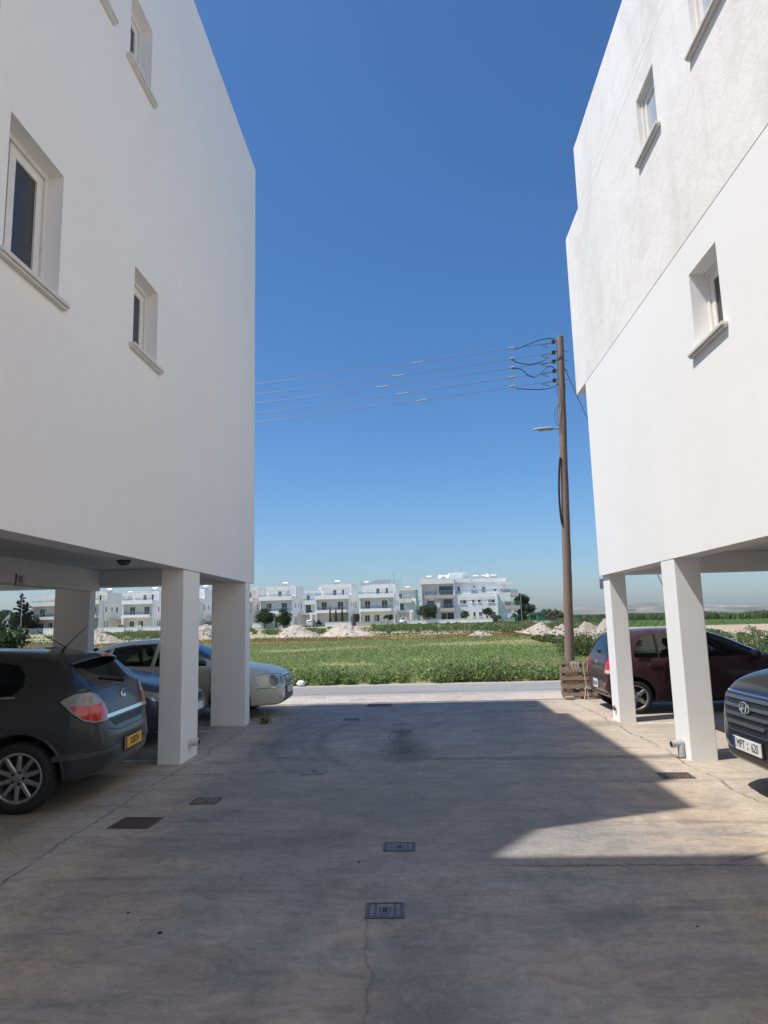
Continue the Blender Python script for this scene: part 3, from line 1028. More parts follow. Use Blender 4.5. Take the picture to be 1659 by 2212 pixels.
def loft(K, xs, inset=0.0, zfloor=None):
    """closed body skin from the station curves K; returns a bmesh"""
    bm = bmesh.new()
    rings = []
    for x in xs:
        zb, zs, zt = (lerpk(K[k], x) for k in ('zb', 'zs', 'zt'))
        wm, wr = lerpk(K['wm'], x), lerpk(K['wr'], x)
        ws = lerpk(K['ws'], x) if 'ws' in K else wm - .035
        wb = wm - lerpk(K.get('tuck', [(0, .045)]), x)
        if inset:
            zt -= inset * .8
            wm, ws, wr, wb = wm - inset * 1.5, ws - inset, wr - inset * .9, wb - inset * 1.5
            zb = zfloor
            zs = max(zs, zb + .2)
            zt = max(zt, zs + .05)
        zmid = zb + (zs - zb) * lerpk(K.get('mid', [(0, .45)]), x)
        g = zt - zs
        half = [(0, zb), (wb * .6, zb), (wb - .02, zb + .01), (wb, zb + .07), (wm, zmid), (wm - .004, zmid + (zs - zmid) * .55), (ws, zs - .035), (ws - .022, zs),
                ((ws - .03) * .5 + wr * .5 + .012 * min(1, g * 3), zs + g * .46), (wr + .006, zt - min(.085, g * .35)), (wr - .045, zt - min(.028, g * .15)), (wr * .62, zt - min(.006, g * .05)), (0, zt)]
        rings.append([bm.verts.new((x, y, z)) for y, z in half] + [bm.verts.new((x, -y, z)) for y, z in half[-2:0:-1]])
    n = len(rings[0])
    for a, b in zip(rings, rings[1:]):
        for k in range(n):
            k2 = (k + 1) % n
            bm.faces.new((a[k], a[k2], b[k2], b[k]))
    h = n // 2
    for ring, flip in ((rings[0], 1), (rings[-1], 0)):        # end caps in quads across the car
        for k in range(h):
            a, b, c, d = ring[k], ring[k + 1], ring[(n - k - 1) % n], ring[(n - k) % n]
            q = [v for i, v in enumerate((a, b, c, d)) if v not in (a, b, c, d)[:i]]
            if len(q) > 2:
                bm.faces.new(q if flip else q[::-1])
    bmesh.ops.recalc_face_normals(bm, faces=bm.faces)
    return bm


def to_mesh(bm, name, mats):
    me = bpy.data.meshes.new(name)
    bm.to_mesh(me)
    bm.free()
    for m in mats: me.materials.append(MATS[m])
    return me


def applied(o):
    dg = bpy.context.evaluated_depsgraph_get()
    dg.update()
    return bpy.data.meshes.new_from_object(o.evaluated_get(dg), depsgraph=dg)


def tmp_obj(me):
    o = bpy.data.objects.new('tmp', me)
    COL.objects.link(o)
    return o


class Car:
    def __init__(s, name, label, cat, loc, rz, K, xs, paint, wheels, wr, tread, group=None, windows=(), front_glass=None, rear_glass=None, cabin=None, glass='car_glass', levels=2, seats=True):
        s.root = thing(name, label, cat, loc, rz, group)
        s.wm = max(w for _, w in K['wm'])
        # smooth skin
        o = tmp_obj(to_mesh(loft(K, xs), 'body', [paint, 'cabin_dark']))
        o.modifiers.new('sub', 'SUBSURF').levels = levels
        o.modifiers['sub'].render_levels = levels
        me = applied(o)
        bpy.data.objects.remove(o)
        s.skin = BVHTree.FromPolygons([v.co.copy() for v in me.vertices], [tuple(p.vertices) for p in me.polygons])
        # cut wheel arches, cabin, window openings
        body = bpy.data.objects.new('body', me)
        COL.objects.link(body)
        cutters = []
        mb = MB()
        for wx in wheels:
            for sy in (-1, 1):
                y0 = (s.wm - tread - .07) * sy
                mb.lathe([(.001, y0), (wr + .055, y0), (wr + .055, sy * (s.wm + .3)), (.001, sy * (s.wm + .3))], 40, 'y', 1, (wx, 0, wr + .01))
        cutters.append(mb)
        if cabin:
            ca = tmp_obj(to_mesh(loft(K, cabin[2], .045, cabin[1]), 'cab', [paint, 'cabin_dark']))
            ca.modifiers.new('sub', 'SUBSURF').levels = 1
            ca.modifiers['sub'].render_levels = 1
            cm = applied(ca)
            bpy.data.objects.remove(ca)
            for p in cm.polygons: p.material_index = 1
            cutters.append(cm)
            mb = MB()
            for w in windows:
                mb.prism(w, -1.4, 1.4, 'y', 1)
            cutters.append(mb)
            for poly, x0, x1 in ([front_glass] if front_glass else []) + ([rear_glass] if rear_glass else []):
                mb = MB()
                mb.prism(poly, x0, x1, 'x', 1)
                cutters.append(mb)
        cos = []
        for c in cutters:
            if isinstance(c, MB):
                bm = bmesh.new()
                m2 = bpy.data.meshes.new('c')
                m2.from_pydata(c.v, [], c.f)
                m2.materials.append(MATS[paint]); m2.materials.append(MATS['cabin_dark'])
                bm.from_mesh(m2)
                bmesh.ops.remove_doubles(bm, verts=bm.verts, dist=.0012)
                bmesh.ops.recalc_face_normals(bm, faces=bm.faces)
                bm.to_mesh(m2)
                bm.free()
                for p in m2.polygons: p.material_index = 1
                c = m2
            co = tmp_obj(c)
            cos.append(co)
            b = body.modifiers.new('cut', 'BOOLEAN')
            b.operation = 'DIFFERENCE'
            b.solver = 'EXACT'
            b.object = co
        me2 = applied(body)
        body.modifiers.clear()
        body.data = me2
        for co in cos: bpy.data.objects.remove(co)
        me2.polygons.foreach_set('use_smooth', [True] * len(me2.polygons))
        autosmooth(body, 32)
        me2.name = 'body'
        body.parent = s.root
        s.body = body
        if cabin:
            for w in windows:
                for sy in (-1, 1):
                    s.patch('side_window', w, (0, sy, 0), glass, off=-.002, thick=0)
            if front_glass:
                s.patch('windscreen', front_glass[0], (1, 0, 0), glass, off=-.002, thick=0)
            if rear_glass:
                s.patch('rear_window', rear_glass[0], (-1, 0, 0), glass, off=-.002, thick=0)
            if seats:
                for sx, sy in ((.05, -.37), (.05, .37), (-.95, -.38), (-.95, .38)):
                    s.seat(sx, sy, cabin[1])

    def seat(s, x, y, z):
        mb = MB()
        mb.m = Matrix.Translation((x, y, z))
        mb.box(-.10, .42, -.24, .24, .02, .20)
        mb.add([], [])
        k = MB()
        k.m = Matrix.Translation((x - .10, y, z + .15)) @ Matrix.Rotation(R(-16), 4, 'Y')
        k.box(-.07, .07, -.23, .23, 0, .52)
        k.tube([(0, -.05, .5), (0, -.05, .60)], .008, 6).tube([(0, .05, .5), (0, .05, .60)], .008, 6)
        mb.v += []
        b0 = len(mb.v)
        mb.v += k.v
        mb.f += [tuple(i + b0 for i in f) for f in k.f]
        mb.mi += k.mi
        h = mb.build('seat', 'seat_cloth', s.root, bevel=.03)
        q = MB()
        q.m = k.m
        q.ball((0, 0, .67), .13, 10, sc=(.42, 1, .72))
        q.build('headrest', 'seat_cloth', h, smooth=True)

    def hit(s, p, d):
        """point of the skin met when looking along -d from far away"""
        d = Vector(d).normalized()
        r = s.skin.ray_cast(Vector(p) + d * 6, -d)
        return r[0]

    def axes(s, d):
        d = Vector(d).normalized()
        if abs(d.z) > .9:
            return Vector((0, 1, 0)), Vector((1, 0, 0)), d
        if abs(d.x) < .01: u = Vector((1, 0, 0))
        elif abs(d.y) < .01: u = Vector((0, 1, 0))
        else: u = Vector((-d.y, d.x, 0)).normalized()
        return u, Vector((0, 0, 1)), d

    def at(s, u, v, d, off=0):
        U, V, D = s.axes(d)
        h = s.hit(U * u + V * v, d)
        return None if h is None else h + D * off

    def patch(s, name, poly, d, m, off=.004, thick=.006, rows=10, cols=12, parent=None, smooth=True):
        """a piece that lies on the skin: outline poly in the view along d"""
        vs_ = [p[1] for p in poly]
        lo, hi = min(vs_), max(vs_)
        lv = sorted({round(lo + (hi - lo) * i / rows, 4) for i in range(rows + 1)} | {round(v, 4) for v in vs_})
        lv[0], lv[-1] = lo + 1e-4, hi - 1e-4
        n = len(poly)
        U, V, D = s.axes(d)
        grid = []
        last = None
        for v in lv:
            xs = []
            for i in range(n):
                (a, b), (c, e) = poly[i], poly[(i + 1) % n]
                if (b <= v < e) or (e <= v < b):
                    xs.append(a + (c - a) * (v - b) / (e - b))
            if len(xs) < 2: continue
            x0, x1 = min(xs), max(xs)
            row = []
            for j in range(cols + 1):
                u = x0 + (x1 - x0) * j / cols
                h = s.hit(U * u + V * v, D)
                if h is None:
                    h = last if last is not None else Vector((0, 0, v))
                last = h
                row.append(h)
            grid.append(row)
        mb = MB()
        w = cols + 1
        r = len(grid)
        top = [p + D * off for row in grid for p in row]
        mb.add(top, [(j * w + i, j * w + i + 1, (j + 1) * w + i + 1, (j + 1) * w + i) for j in range(r - 1) for i in range(cols)])
        if thick:
            rim = [i for i in range(w)] + [j * w + cols for j in range(1, r)] + [(r - 1) * w + i for i in range(cols - 1, -1, -1)] + [j * w for j in range(r - 2, 0, -1)]
            low = [top[i] - D * thick for i in rim]
            b = [top[i] for i in rim]
            k = len(rim)
            mb.add(b + low, [(i, (i + 1) % k, k + (i + 1) % k, k + i) for i in range(k)])
        return mb.build(name, m, parent or s.root, smooth=smooth)

    def line(s, pts, d, width=.006, off=.0015, close=False, mb=None, step=.05):
        """a thin strip along pts on the skin"""
        q = []
        pp = list(pts) + ([pts[0]] if close else [])
        for a, b in zip(pp, pp[1:]):
            L = math.hypot(b[0] - a[0], b[1] - a[1])
            k = max(1, int(L / step))
            q += [(a[0] + (b[0] - a[0]) * i / k, a[1] + (b[1] - a[1]) * i / k) for i in range(k)]
        q.append(pp[-1])
        U, V, D = s.axes(d)
        P = [s.at(u, v, d, off) for u, v in q]
        P = [p for p in P if p is not None]
        vs, fs = [], []
        for i, p in enumerate(P):
            t = (P[min(i + 1, len(P) - 1)] - P[max(i - 1, 0)])
            if t.length < 1e-6: t = Vector((1, 0, 0))
            sd = t.cross(D).normalized() * width / 2
            vs += [p + sd, p - sd]
        fs = [(2 * i, 2 * i + 1, 2 * i + 3, 2 * i + 2) for i in range(len(P) - 1)]
        mb.add(vs, fs)

    def wheel(s, x, sy, r, w, style, rim_r, mat_rim='alloy', n=10):
        y = sy * (s.wm - w / 2 - .012)
        t = bpy.data.objects.new('wheel', None)
        COL.objects.link(t)
        t.parent = s.root
        t.location = (x, y, r)
        t.rotation_euler = (0, random.uniform(0, 6), PI if sy < 0 else 0)
        h = w / 2
        mb = MB()
        mb.lathe([(rim_r, -h * .82), (rim_r + .02, -h * .98), (r - .05, -h), (r - .018, -h * .86), (r - .003, -h * .6), (r, -h * .3), (r, h * .3), (r - .003, h * .6), (r - .018, h * .86), (r - .05, h), (rim_r + .03, h), (rim_r + .012, h * .95), (rim_r, h * .82), (rim_r - .004, 0), (rim_r, -h * .82)], 48, 'y')
        mb.build('tyre', 'rubber', t, smooth=True)
        mb = MB()
        q = rim_r
        mb.lathe([(q + .006, h * .9), (q - .006, h * .93), (q - .018, h * .84), (q - .03, h * .3), (q - .035, -h * .7), (q - .03, -h * .75), (q, -h * .7), (q + .003, h * .5), (q + .006, h * .9)], 48, 'y')
        yo, yi = h * .78, h * .52
        def spoke(a, w0, w1, r0, r1, dy=0):
            c, sn = math.cos(a), math.sin(a)
            pts = []
            for rr, ww, yy in ((r0, w0, yo * .92), ((r0 + r1) / 2, (w0 + w1) * .47, yo * 1.02 + dy), (r1, w1, yo)):
                for k, e in ((-1, 0), (-.55, .010), (.55, .010), (1, 0)):
                    tx, tz = rr * c - k * ww / 2 * sn, rr * sn + k * ww / 2 * c
                    pts.append((tx, yy + e, tz))
                for k in (1, -1):
                    tx, tz = rr * c - k * ww / 2 * sn, rr * sn + k * ww / 2 * c
                    pts.append((tx, yi, tz))
            fs = []
            for i in range(2):
                for k in range(6):
                    a0, a1 = i * 6 + k, i * 6 + (k + 1) % 6
                    fs.append((a0, a1, a1 + 6, a0 + 6))
            fs += [tuple(range(6)), tuple(range(12, 18))]
            mb.add(pts, fs)
        for k in range(n):
            a = 2 * PI * k / n
            if style == 'ten':
                spoke(a, .050, .038, .045, q - .016)
            elif style == 'star':
                spoke(a, .085, .058, .04, q - .014, .006)
            else:
                spoke(a, .05, .075, .04, q - .014)
        mb.lathe([(.001, yo + .012), (.032, yo + .010), (.062, yo), (.075, yo - .02), (.075, yi)], 28, 'y')
        mb.build('rim', mat_rim, t, smooth=True)
        mb = MB()
        for k in range(5):
            a = 2 * PI * k / 5 + .3
            mb.lathe([(.001, yo + .006), (.014, yo + .006), (.016, yo - .03)], 10, 'y', 0, (.052 * math.cos(a), .0045, .052 * math.sin(a)))
        mb.lathe([(.001, yo - .016), (.07, yo - .016)], 20, 'y')
        mb.build('hub', 'plastic_black', t, smooth=True)
        mb = MB()
        mb.lathe([(.001, h * .25), (q - .05, h * .25), (q - .05, h * .1)], 30, 'y')
        mb.lathe([(.001, -h * .3), (q - .033, -h * .3)], 30, 'y')
        mb.build('brake_disc', 'brake_dark', t, smooth=True)

    def plate(s, u, v, d, txt, ground, band, w=.52, h=.112, off=.012, tilt=0, size=.083, sx=.72):
        p = s.at(u, v, d, off)
        U, V, D = s.axes(d)
        # lettering reads from outside
        X = Vector((0, 0, 1)).cross(D).normalized()
        Y = Vector((0, 0, 1))
        fr = frame4(p, X, Y)
        e = bpy.data.objects.new('number_plate', None)
        mb = MB()
        mb.m = fr
        mb.box(-w / 2, w / 2, -h / 2, h / 2, -.010, 0)
        o = mb.build('number_plate', ground, s.root, bevel=.002)
        mb = MB()
        mb.m = fr
        mb.box(-w / 2 - .012, w / 2 + .012, -h / 2 - .014, h / 2 + .010, -.03, -.0105)
        mb.build('plate_holder', 'plastic_black', o)
        if band:
            mb = MB()
            mb.m = fr
            mb.box(-w / 2 + .002, -w / 2 + .045, -h / 2 + .002, h / 2 - .002, .0002, .0012)
            mb.build('plate_band', band, o)
        if txt:
            lettering('plate_lettering', txt, size, 'ink', o, fr @ Matrix.Translation((.02 if band else 0, 0, .0012)), sx, .0008)
        return o, fr

    def mirror(s, x, y, z, m, sc=(.10, .13, .085)):
        for sy in (-1, 1):
            mb = MB()
            mb.ball((x, sy * (y + .10), z), 1, 12, 0, sc)
            mb.bar((x + .02, sy * (y - .06), z - .05), (x + .01, sy * (y + .07), z - .04), .07, .03)
            mb.build('door_mirror', m, s.root, smooth=True)


def mirror_y(poly):
    return [(-a, b) for a, b in poly]


mat('lamp_smoke', (.36, .345, .32), (.24, .23, .21), 22, .2, coat=.4)

# ---- charcoal hatchback on the left, tail towards the drive (local: +x forward)
KA = dict(
    zt=[(-2.06, .60), (-2.045, .66), (-2.02, .72), (-1.985, .84), (-1.97, .92), (-1.93, 1.02), (-1.87, 1.10), (-1.70, 1.285), (-1.62, 1.36), (-1.56, 1.39), (-1.40, 1.415), (-1.0, 1.45), (-.3, 1.47), (.25, 1.44), (.6, 1.33), (1.12, 1.04), (1.25, .985), (1.7, .90), (2.02, .80), (2.14, .70), (2.20, .56)],
    zs=[(-2.06, .57), (-2.02, .66), (-1.985, .78), (-1.93, .93), (-1.75, .985), (-1.4, .985), (0, .93), (1.0, .90), (1.25, .885), (1.7, .81), (2.02, .70), (2.2, .50)],
    zb=[(-2.06, .40), (-2.0, .30), (-1.75, .235), (-1.2, .20), (1.3, .20), (1.9, .20), (2.14, .26), (2.2, .36)],
    wm=[(-2.06, .50), (-2.045, .585), (-2.02, .665), (-1.97, .74), (-1.88, .805), (-1.75, .848), (-1.5, .868), (-1, .875), (1, .875), (1.6, .86), (1.9, .81), (2.10, .70), (2.20, .50)],
    wr=[(-2.06, .42), (-2.0, .58), (-1.93, .70), (-1.87, .745), (-1.80, .765), (-1.7, .735), (-1.56, .665), (-1.2, .635), (-.5, .62), (.4, .60), (1.0, .66), (1.25, .74), (1.7, .70), (2.02, .60), (2.2, .40)],
    ws=[(-2.06, .48), (-2.02, .635), (-1.97, .71), (-1.88, .782), (-1.75, .822), (-1.5, .838), (-1, .84), (1, .84), (1.6, .825), (1.9, .775), (2.10, .66), (2.20, .46)],
    mid=[(0, .45)])
XA = [-2.06, -2.045, -2.02, -1.985, -1.95, -1.90, -1.84, -1.76, -1.68, -1.61, -1.55, -1.45, -1.2, -.8, -.4, 0, .25, .45, .65, .9, 1.12, 1.25, 1.45, 1.7, 1.9, 2.05, 2.14, 2.20]
wA1 = [(.88, .97), (.05, .985), (.10, 1.39), (.30, 1.375), (.62, 1.22), (.90, 1.03)]
wA2 = [(-.02, .985), (-.85, 1.02), (-.86, 1.36), (-.4, 1.40), (.03, 1.395)]
wA3 = [(-.93, 1.02), (-1.20, 1.05), (-1.28, 1.12), (-1.27, 1.22), (-1.19, 1.31), (-.94, 1.355)]
rgA = ([(-.69, 1.085), (.69, 1.085), (.715, 1.11), (.635, 1.325), (.60, 1.34), (-.60, 1.34), (-.635, 1.325), (-.715, 1.11)], -2.4, -1.52)
fgA = ([(-.66, 1.05), (.66, 1.05), (.56, 1.36), (-.56, 1.36)], .35, 2.0)
CABA = (0, .42, [-1.62, -1.45, -1.2, -.8, -.4, 0, .3, .6, .9, 1.0])


def seams(car, sets, name='panel_gaps', m='dark_gap', width=.007):
    mb = MB()
    for pts, d in sets:
        car.line(pts, d, width, .0014, mb=mb)
    return mb.build(name, m, car.root)


hatch = Car('hatchback_car', 'charcoal hatchback with a yellow number plate parked tail out beside the near column', 'car', (-5.062, 7.153, 0), PI + R(5),
            KA, XA, 'paint_grey', (-1.307, 1.307), .318, .205, windows=[wA1, wA2, wA3], front_glass=fgA, rear_glass=rgA, cabin=CABA, glass='car_glass_dark')
c = hatch
for wx in (-1.307, 1.307):
    for sy in (-1, 1): c.wheel(wx, sy, .318, .205, 'ten', .218)
for sy in (-1, 1):
    d = (-.72, sy * .69, 0)
    f = (lambda p: [(sy * a, b) for a, b in p])
    base = [(.545, .975), (.585, 1.01), (.66, 1.045), (.77, 1.055), (.86, 1.03), (.925, .96), (.975, .86), (1.005, .785), (.94, .775), (.80, .772), (.70, .80), (.61, .88)]
    # outline in u (grows inward) turned to the side it is on
    def shape(sc):
        cx, cz = .79, .905
        return f([(cx + (a - cx) * sc, cz + (b - cz) * sc) for a, b in base])
    c.patch('light_surround', shape(1.09), d, 'plastic_black', .006, .02, 12, 14)
    o = c.patch('tail_light', shape(1.0), d, 'lamp_smoke', .016, .02, 14, 14)
    red = f([(.605, .935), (.945, .945), (.975, .875), (.995, .800), (.94, .790), (.80, .786), (.70, .815), (.63, .885)])
    c.patch('red_lens', red, d, 'lamp_red', .0195, .004, 10, 12, parent=o)
# handle strip, badge ring with bolt, wiper, third light, spoiler lip, bumper strips
c.patch('chrome_strip', [(-.60, .828), (.60, .828), (.61, .805), (.57, .795), (-.57, .795), (-.61, .805)], (-1, 0, 0), 'chrome', .020, .03, 5, 20)
c.patch('plate_recess', [(-.52, .775), (.52, .775), (.42, .705), (-.42, .705)], (-1, 0, 0), 'plastic_black', .002, .004, 5, 16)
p = c.at(0, .955, (-1, 0, 0), .004)
mb = MB()
mb.tube([(p.x, .056 * math.cos(t), p.z + .062 * math.sin(t)) for t in [2 * PI * i / 32 for i in range(33)]], .0065, 8)
mb.prism([(-.078, .004), (-.02, .004), (-.030, .026), (.078, -.004), (.02, -.004), (.030, -.026)], p.x - .007, p.x + .004, 'x')
for i in range(len(mb.v)):
    pass
mb2 = MB()
mb2.tube([(p.x, .056 * math.cos(t), p.z + .062 * math.sin(t)) for t in [2 * PI * i / 32 for i in range(33)]], .0065, 8)
mb2.prism([(.080, p.z + .008), (-.022, p.z + .008), (-.004, p.z + .026), (-.080, p.z - .008), (.022, p.z - .008), (.004, p.z - .026)], p.x - .009, p.x + .004, 'x')
mb2.build('badge', 'chrome', c.root, smooth=True)
mb = MB()
for a, b in (((-.20, 1.10), (.20, 1.155)), ((.20, 1.155), (.30, 1.165))):
    q = [c.at(a[0] + (b[0] - a[0]) * i / 5, a[1] + (b[1] - a[1]) * i / 5, (-1, 0, 0), .018) for i in range(6)]
    mb.tube(q, .010, 6)
q = c.at(-.20, 1.10, (-1, 0, 0), .01)
mb.ball(q, .03, 8)
mb.build('rear_wiper', 'plastic_black', c.root, smooth=True)
mb = MB()
sp = [(-1.54, 1.402), (-1.66, 1.392), (-1.735, 1.366), (-1.745, 1.350), (-1.66, 1.345), (-1.56, 1.352)]
L = 8
for k in range(L):
    t0, t1 = k / L * 2 - 1, (k + 1) / L * 2 - 1
    def ring(t):
        return [(x + .075 * abs(t) ** 2.4 * (1 if x < -1.6 else .4), t * .62, z - .045 * abs(t) ** 2.2) for x, z in sp]
    a, b = ring(t0), ring(t1)
    n_ = len(sp)
    mb.add(a + b, [(i, (i + 1) % n_, n_ + (i + 1) % n_, n_ + i) for i in range(n_)] + ([tuple(range(n_))] if k == 0 else []) + ([tuple(range(n_, 2 * n_))] if k == L - 1 else []))
spo = mb.build('roof_spoiler', 'paint_grey', c.root, smooth=True)
MB().box(-1.755, -1.735, -.12, .12, 1.356, 1.384).build('brake_light', 'lamp_red', spo, bevel=.004)
c.patch('bumper_strip', [(-.80, .505), (-.34, .535), (-.34, .49), (-.78, .455)], (-1, 0, 0), 'plastic_grey', .010, .016, 6, 12)
c.patch('bumper_strip', [(.80, .505), (.34, .535), (.34, .49), (.78, .455)], (-1, 0, 0), 'plastic_grey', .010, .016, 6, 12)
for sy in (-1, 1):
    f = (lambda q: [(sy * a, b) for a, b in q])
    c.patch('bumper_strip', f([(.50, .50), (.72, .515), (.72, .462), (.50, .445)]), (-.72, sy * .69, 0), 'plastic_grey', .010, .016, 6, 12)
o, fr = c.plate(0, .50, (-1, 0, 0), 'KSB724', 'plate_yellow', 'plate_blue', sx=.78, off=.022, size=.098)
for sy in (-1, 1):
    c.patch('window_trim', [(sy * a, b) for a, b in ((.665, 1.088), (.815, 1.085), (.70, 1.335), (.635, 1.338))], (-.72, sy * .69, 0), 'window_dark', .0025, .003, 8, 6)
S1 = [(-.03, .96), (-.06, .55), (-.02, .28)]
doors = []
for sy in (-1, 1):
    D = (0, sy, 0)
    doors += [([(.02, 1.40), (-.02, .96), (-.03, .60), (0, .30)], D), ([(1.02, .93), (1.02, .60), (.95, .34)], D), ([(-.98, 1.37), (-1.26, 1.30), (-1.36, 1.15), (-1.30, 1.0), (-1.08, .86), (-.93, .70), (-.90, .42)], D), ([(-.9, .30), (.95, .30)], D),
              ([(-1.70, .72), (-1.55, .66), (-1.40, .60)], D)]
    doors += [([(-1.50, 1.39), (-1.62, 1.34), (-1.78, 1.08)], D)]
doors += [([(-.60, .70), (-.35, .655), (.35, .655), (.60, .70)], (-1, 0, 0)), ([(-.72, 1.07), (-.3, 1.062), (.3, 1.062), (.72, 1.07)], (-1, 0, 0))]
seams(c, doors)
for sy in (-1, 1):
    c.patch('window_trim', [(.9, .955), (-1.22, 1.02), (-1.22, 1.035), (.9, .97)], (0, sy, 0), 'chrome', .003, .004, 2, 30)
    for x in (-.82, .16):
        c.patch('door_handle', [(x - .10, .855), (x + .10, .855), (x + .10, .89), (x - .10, .89)], (0, sy, 0), 'paint_grey', .022, .03, 3, 8)
    # wheel arch lips
    for wx in (-1.307, 1.307):
        mb = MB()
        r0 = .318 + .055
        pts = [(wx + r0 * math.cos(t), .328 + r0 * math.sin(t)) for t in [R(-8) + (PI + R(16)) * i / 24 for i in range(25)]]
        q = [c.at(a * 1.0, b, (0, sy, 0), .002) for a, b in [(wx + (x - wx) * 1.05, .328 + (z - .328) * 1.05) for x, z in pts]]
        mb.tube([k for k in q if k], .013, 8)
        mb.build('arch_lip', 'paint_grey', c.root, smooth=True)
c.mirror(.72, .83, 1.0, 'paint_grey')
# roof aerial: two whips in a vee
mb = MB()
mb.tube([(-1.36, .12, 1.405), (-1.37, .12, 1.44), (-1.40, .12, 1.47)], [.022, .013, .009], 8)
an = mb.build('aerial', 'plastic_black', c.root, smooth=True)
MB().tube([(-1.39, .12, 1.465), (-1.55, -.04, 1.68)], [.006, .0032], 6).build('whip', 'plastic_black', an)
MB().tube([(-1.38, .12, 1.465), (-1.15, .27, 1.64)], [.006, .0032], 6).build('whip', 'plastic_black', an)

mat('lamp_bright', (.80, .78, .72), (.55, .54, .52), 26, .12, metallic=.5, coat=1)
# ---- blue grey hatchback, nose out between the columns
KB = {k: list(v) for k, v in KA.items()}
KB['zt'] = [(x, z - .07 * sstep(1.1, .3, x)) for x, z in KA['zt']]
long_nose = lambda x: x if x < 1.25 else 1.25 + (x - 1.25) * 1.27
for k_ in KB: KB[k_] = [(long_nose(x), v) for x, v in KB[k_]]
XB = [long_nose(x) for x in XA]
blue = Car('hatchback_car', 'blue grey hatchback parked nose out, half hidden between the white columns', 'car', (-5.78, 10.45, 0), 0,
           KB, XB, 'paint_blue', (-1.307, 1.307), .318, .205, windows=[wA1, wA2, wA3], front_glass=fgA, rear_glass=rgA, cabin=CABA, glass='car_glass')
c = blue
for wx in (-1.307, 1.307):
    for sy in (-1, 1): c.wheel(wx, sy, .318, .205, 'ten', .218)
for sy in (-1, 1):
    f = (lambda p: [(sy * a, b) for a, b in p])
    hl = [(-1.02, .83), (-1.22, .80), (-1.40, .70), (-1.43, .63), (-1.36, .60), (-1.24, .62), (-1.12, .70)]
    hl = [(.98, .80), (1.12, .78), (1.27, .74), (1.42, .67), (1.50, .62), (1.46, .585), (1.36, .58), (1.24, .63), (1.08, .72)]
    d = (.70, sy * .71, 0)
    # u axis runs towards -y on the left, so the outline is mirrored for one side
    g = [(-sy * (2.09 - a) + 0, b) for a, b in hl]
    c.patch('lamp_surround', [(-sy * (.96 + (a - 1.24) * 1.06), .69 + (b - .69) * 1.07) for a, b in hl], d, 'plastic_black', .004, .012)
    o = c.patch('headlight', [(-sy * (.96 + (a - 1.24)), b) for a, b in hl], d, 'lamp_bright', .010, .014)
c.patch('lower_grille', [(-.40, .40), (.40, .40), (.34, .25), (-.34, .25)], (1, 0, 0), 'plastic_black', .006, .01)
c.patch('grille', [(-.36, .66), (.36, .66), (.30, .57), (-.30, .57)], (1, 0, 0), 'plastic_black', .006, .01)
c.patch('chrome_bar', [(-.38, .685), (.38, .685), (.38, .655), (-.38, .655)], (1, 0, 0), 'chrome', .016, .02)
for sy in (-1, 1):
    c.patch('fog_grille', [(sy * .42, .40), (sy * .64, .42), (sy * .66, .30), (sy * .42, .26)], (1, 0, 0), 'plastic_black', .006, .01)
seams(c, [([(1.02, .93), (1.02, .60), (.95, .34)], (0, -1, 0)), ([(1.2, .90), (1.6, .80), (1.85, .68)], (0, -1, 0)), ([(.02, 1.40), (-.02, .96), (-.03, .60), (0, .30)], (0, -1, 0))])
mb = MB()
for y in (-.35, .12):
    q = [c.at(y + .30 * i / 5, 1.055 + .02 * i / 5, (1, 0, 0), .012) for i in range(6)]
    mb.tube([k for k in q if k], .008, 6)
mb.build('wipers', 'plastic_black', c.root)
c.mirror(.78, .83, 1.0, 'paint_blue')
c.plate(0, .47, (1, 0, 0), None, 'plate_white', None)

mat('lamp_shade', (.20, .205, .19), (.13, .135, .125), 26, .15, coat=.6)
# ---- cream saloon beyond the far column, nose out
KR = dict(
    zt=[(-2.46, .62), (-2.43, .74), (-2.36, .86), (-2.2, .925), (-1.75, .97), (-1.62, 1.02), (-1.2, 1.26), (-.95, 1.36), (-.5, 1.41), (-.1, 1.42), (.3, 1.38), (.6, 1.27), (1.05, 1.03), (1.22, .955), (1.6, .90), (1.95, .845), (2.13, .785), (2.215, .715), (2.25, .66), (2.27, .56)],
    zs=[(-2.46, .58), (-2.36, .76), (-2.2, .86), (-1.6, .91), (0, .90), (1.0, .89), (1.3, .865), (1.7, .81), (2.0, .735), (2.18, .65), (2.27, .52)],
    zb=[(-2.46, .42), (-2.35, .28), (-1.9, .22), (-1.3, .19), (1.3, .19), (1.9, .20), (2.18, .215), (2.24, .245), (2.27, .30)],
    wm=[(-2.46, .56), (-2.40, .72), (-2.25, .82), (-1.8, .87), (-1, .889), (1, .889), (1.6, .87), (1.9, .835), (2.08, .775), (2.18, .69), (2.24, .60), (2.27, .50)],
    wr=[(-2.46, .40), (-2.3, .66), (-1.8, .70), (-1.2, .58), (-.5, .57), (.3, .565), (.8, .62), (1.2, .74), (1.6, .73), (1.95, .65), (2.15, .57), (2.27, .40)])
XR_ = [-2.46, -2.43, -2.36, -2.25, -2.0, -1.75, -1.62, -1.4, -1.2, -.95, -.5, -.1, .3, .6, .85, 1.05, 1.22, 1.45, 1.7, 1.9, 2.05, 2.13, 2.18, 2.215, 2.24, 2.258, 2.27]
wR1 = [(.95, .93), (.02, .945), (.06, 1.33), (.28, 1.315), (.62, 1.19), (.93, 1.0)]
wR2 = [(-.05, .945), (-.82, .955), (-.80, 1.28), (-.5, 1.325), (-.01, 1.335)]
wR3 = [(-.88, .957), (-1.28, .985), (-1.20, 1.10), (-1.02, 1.21), (-.87, 1.265)]
fgR = ([(-.67, 1.0), (.67, 1.0), (.54, 1.325), (-.54, 1.325)], .3, 2.0)
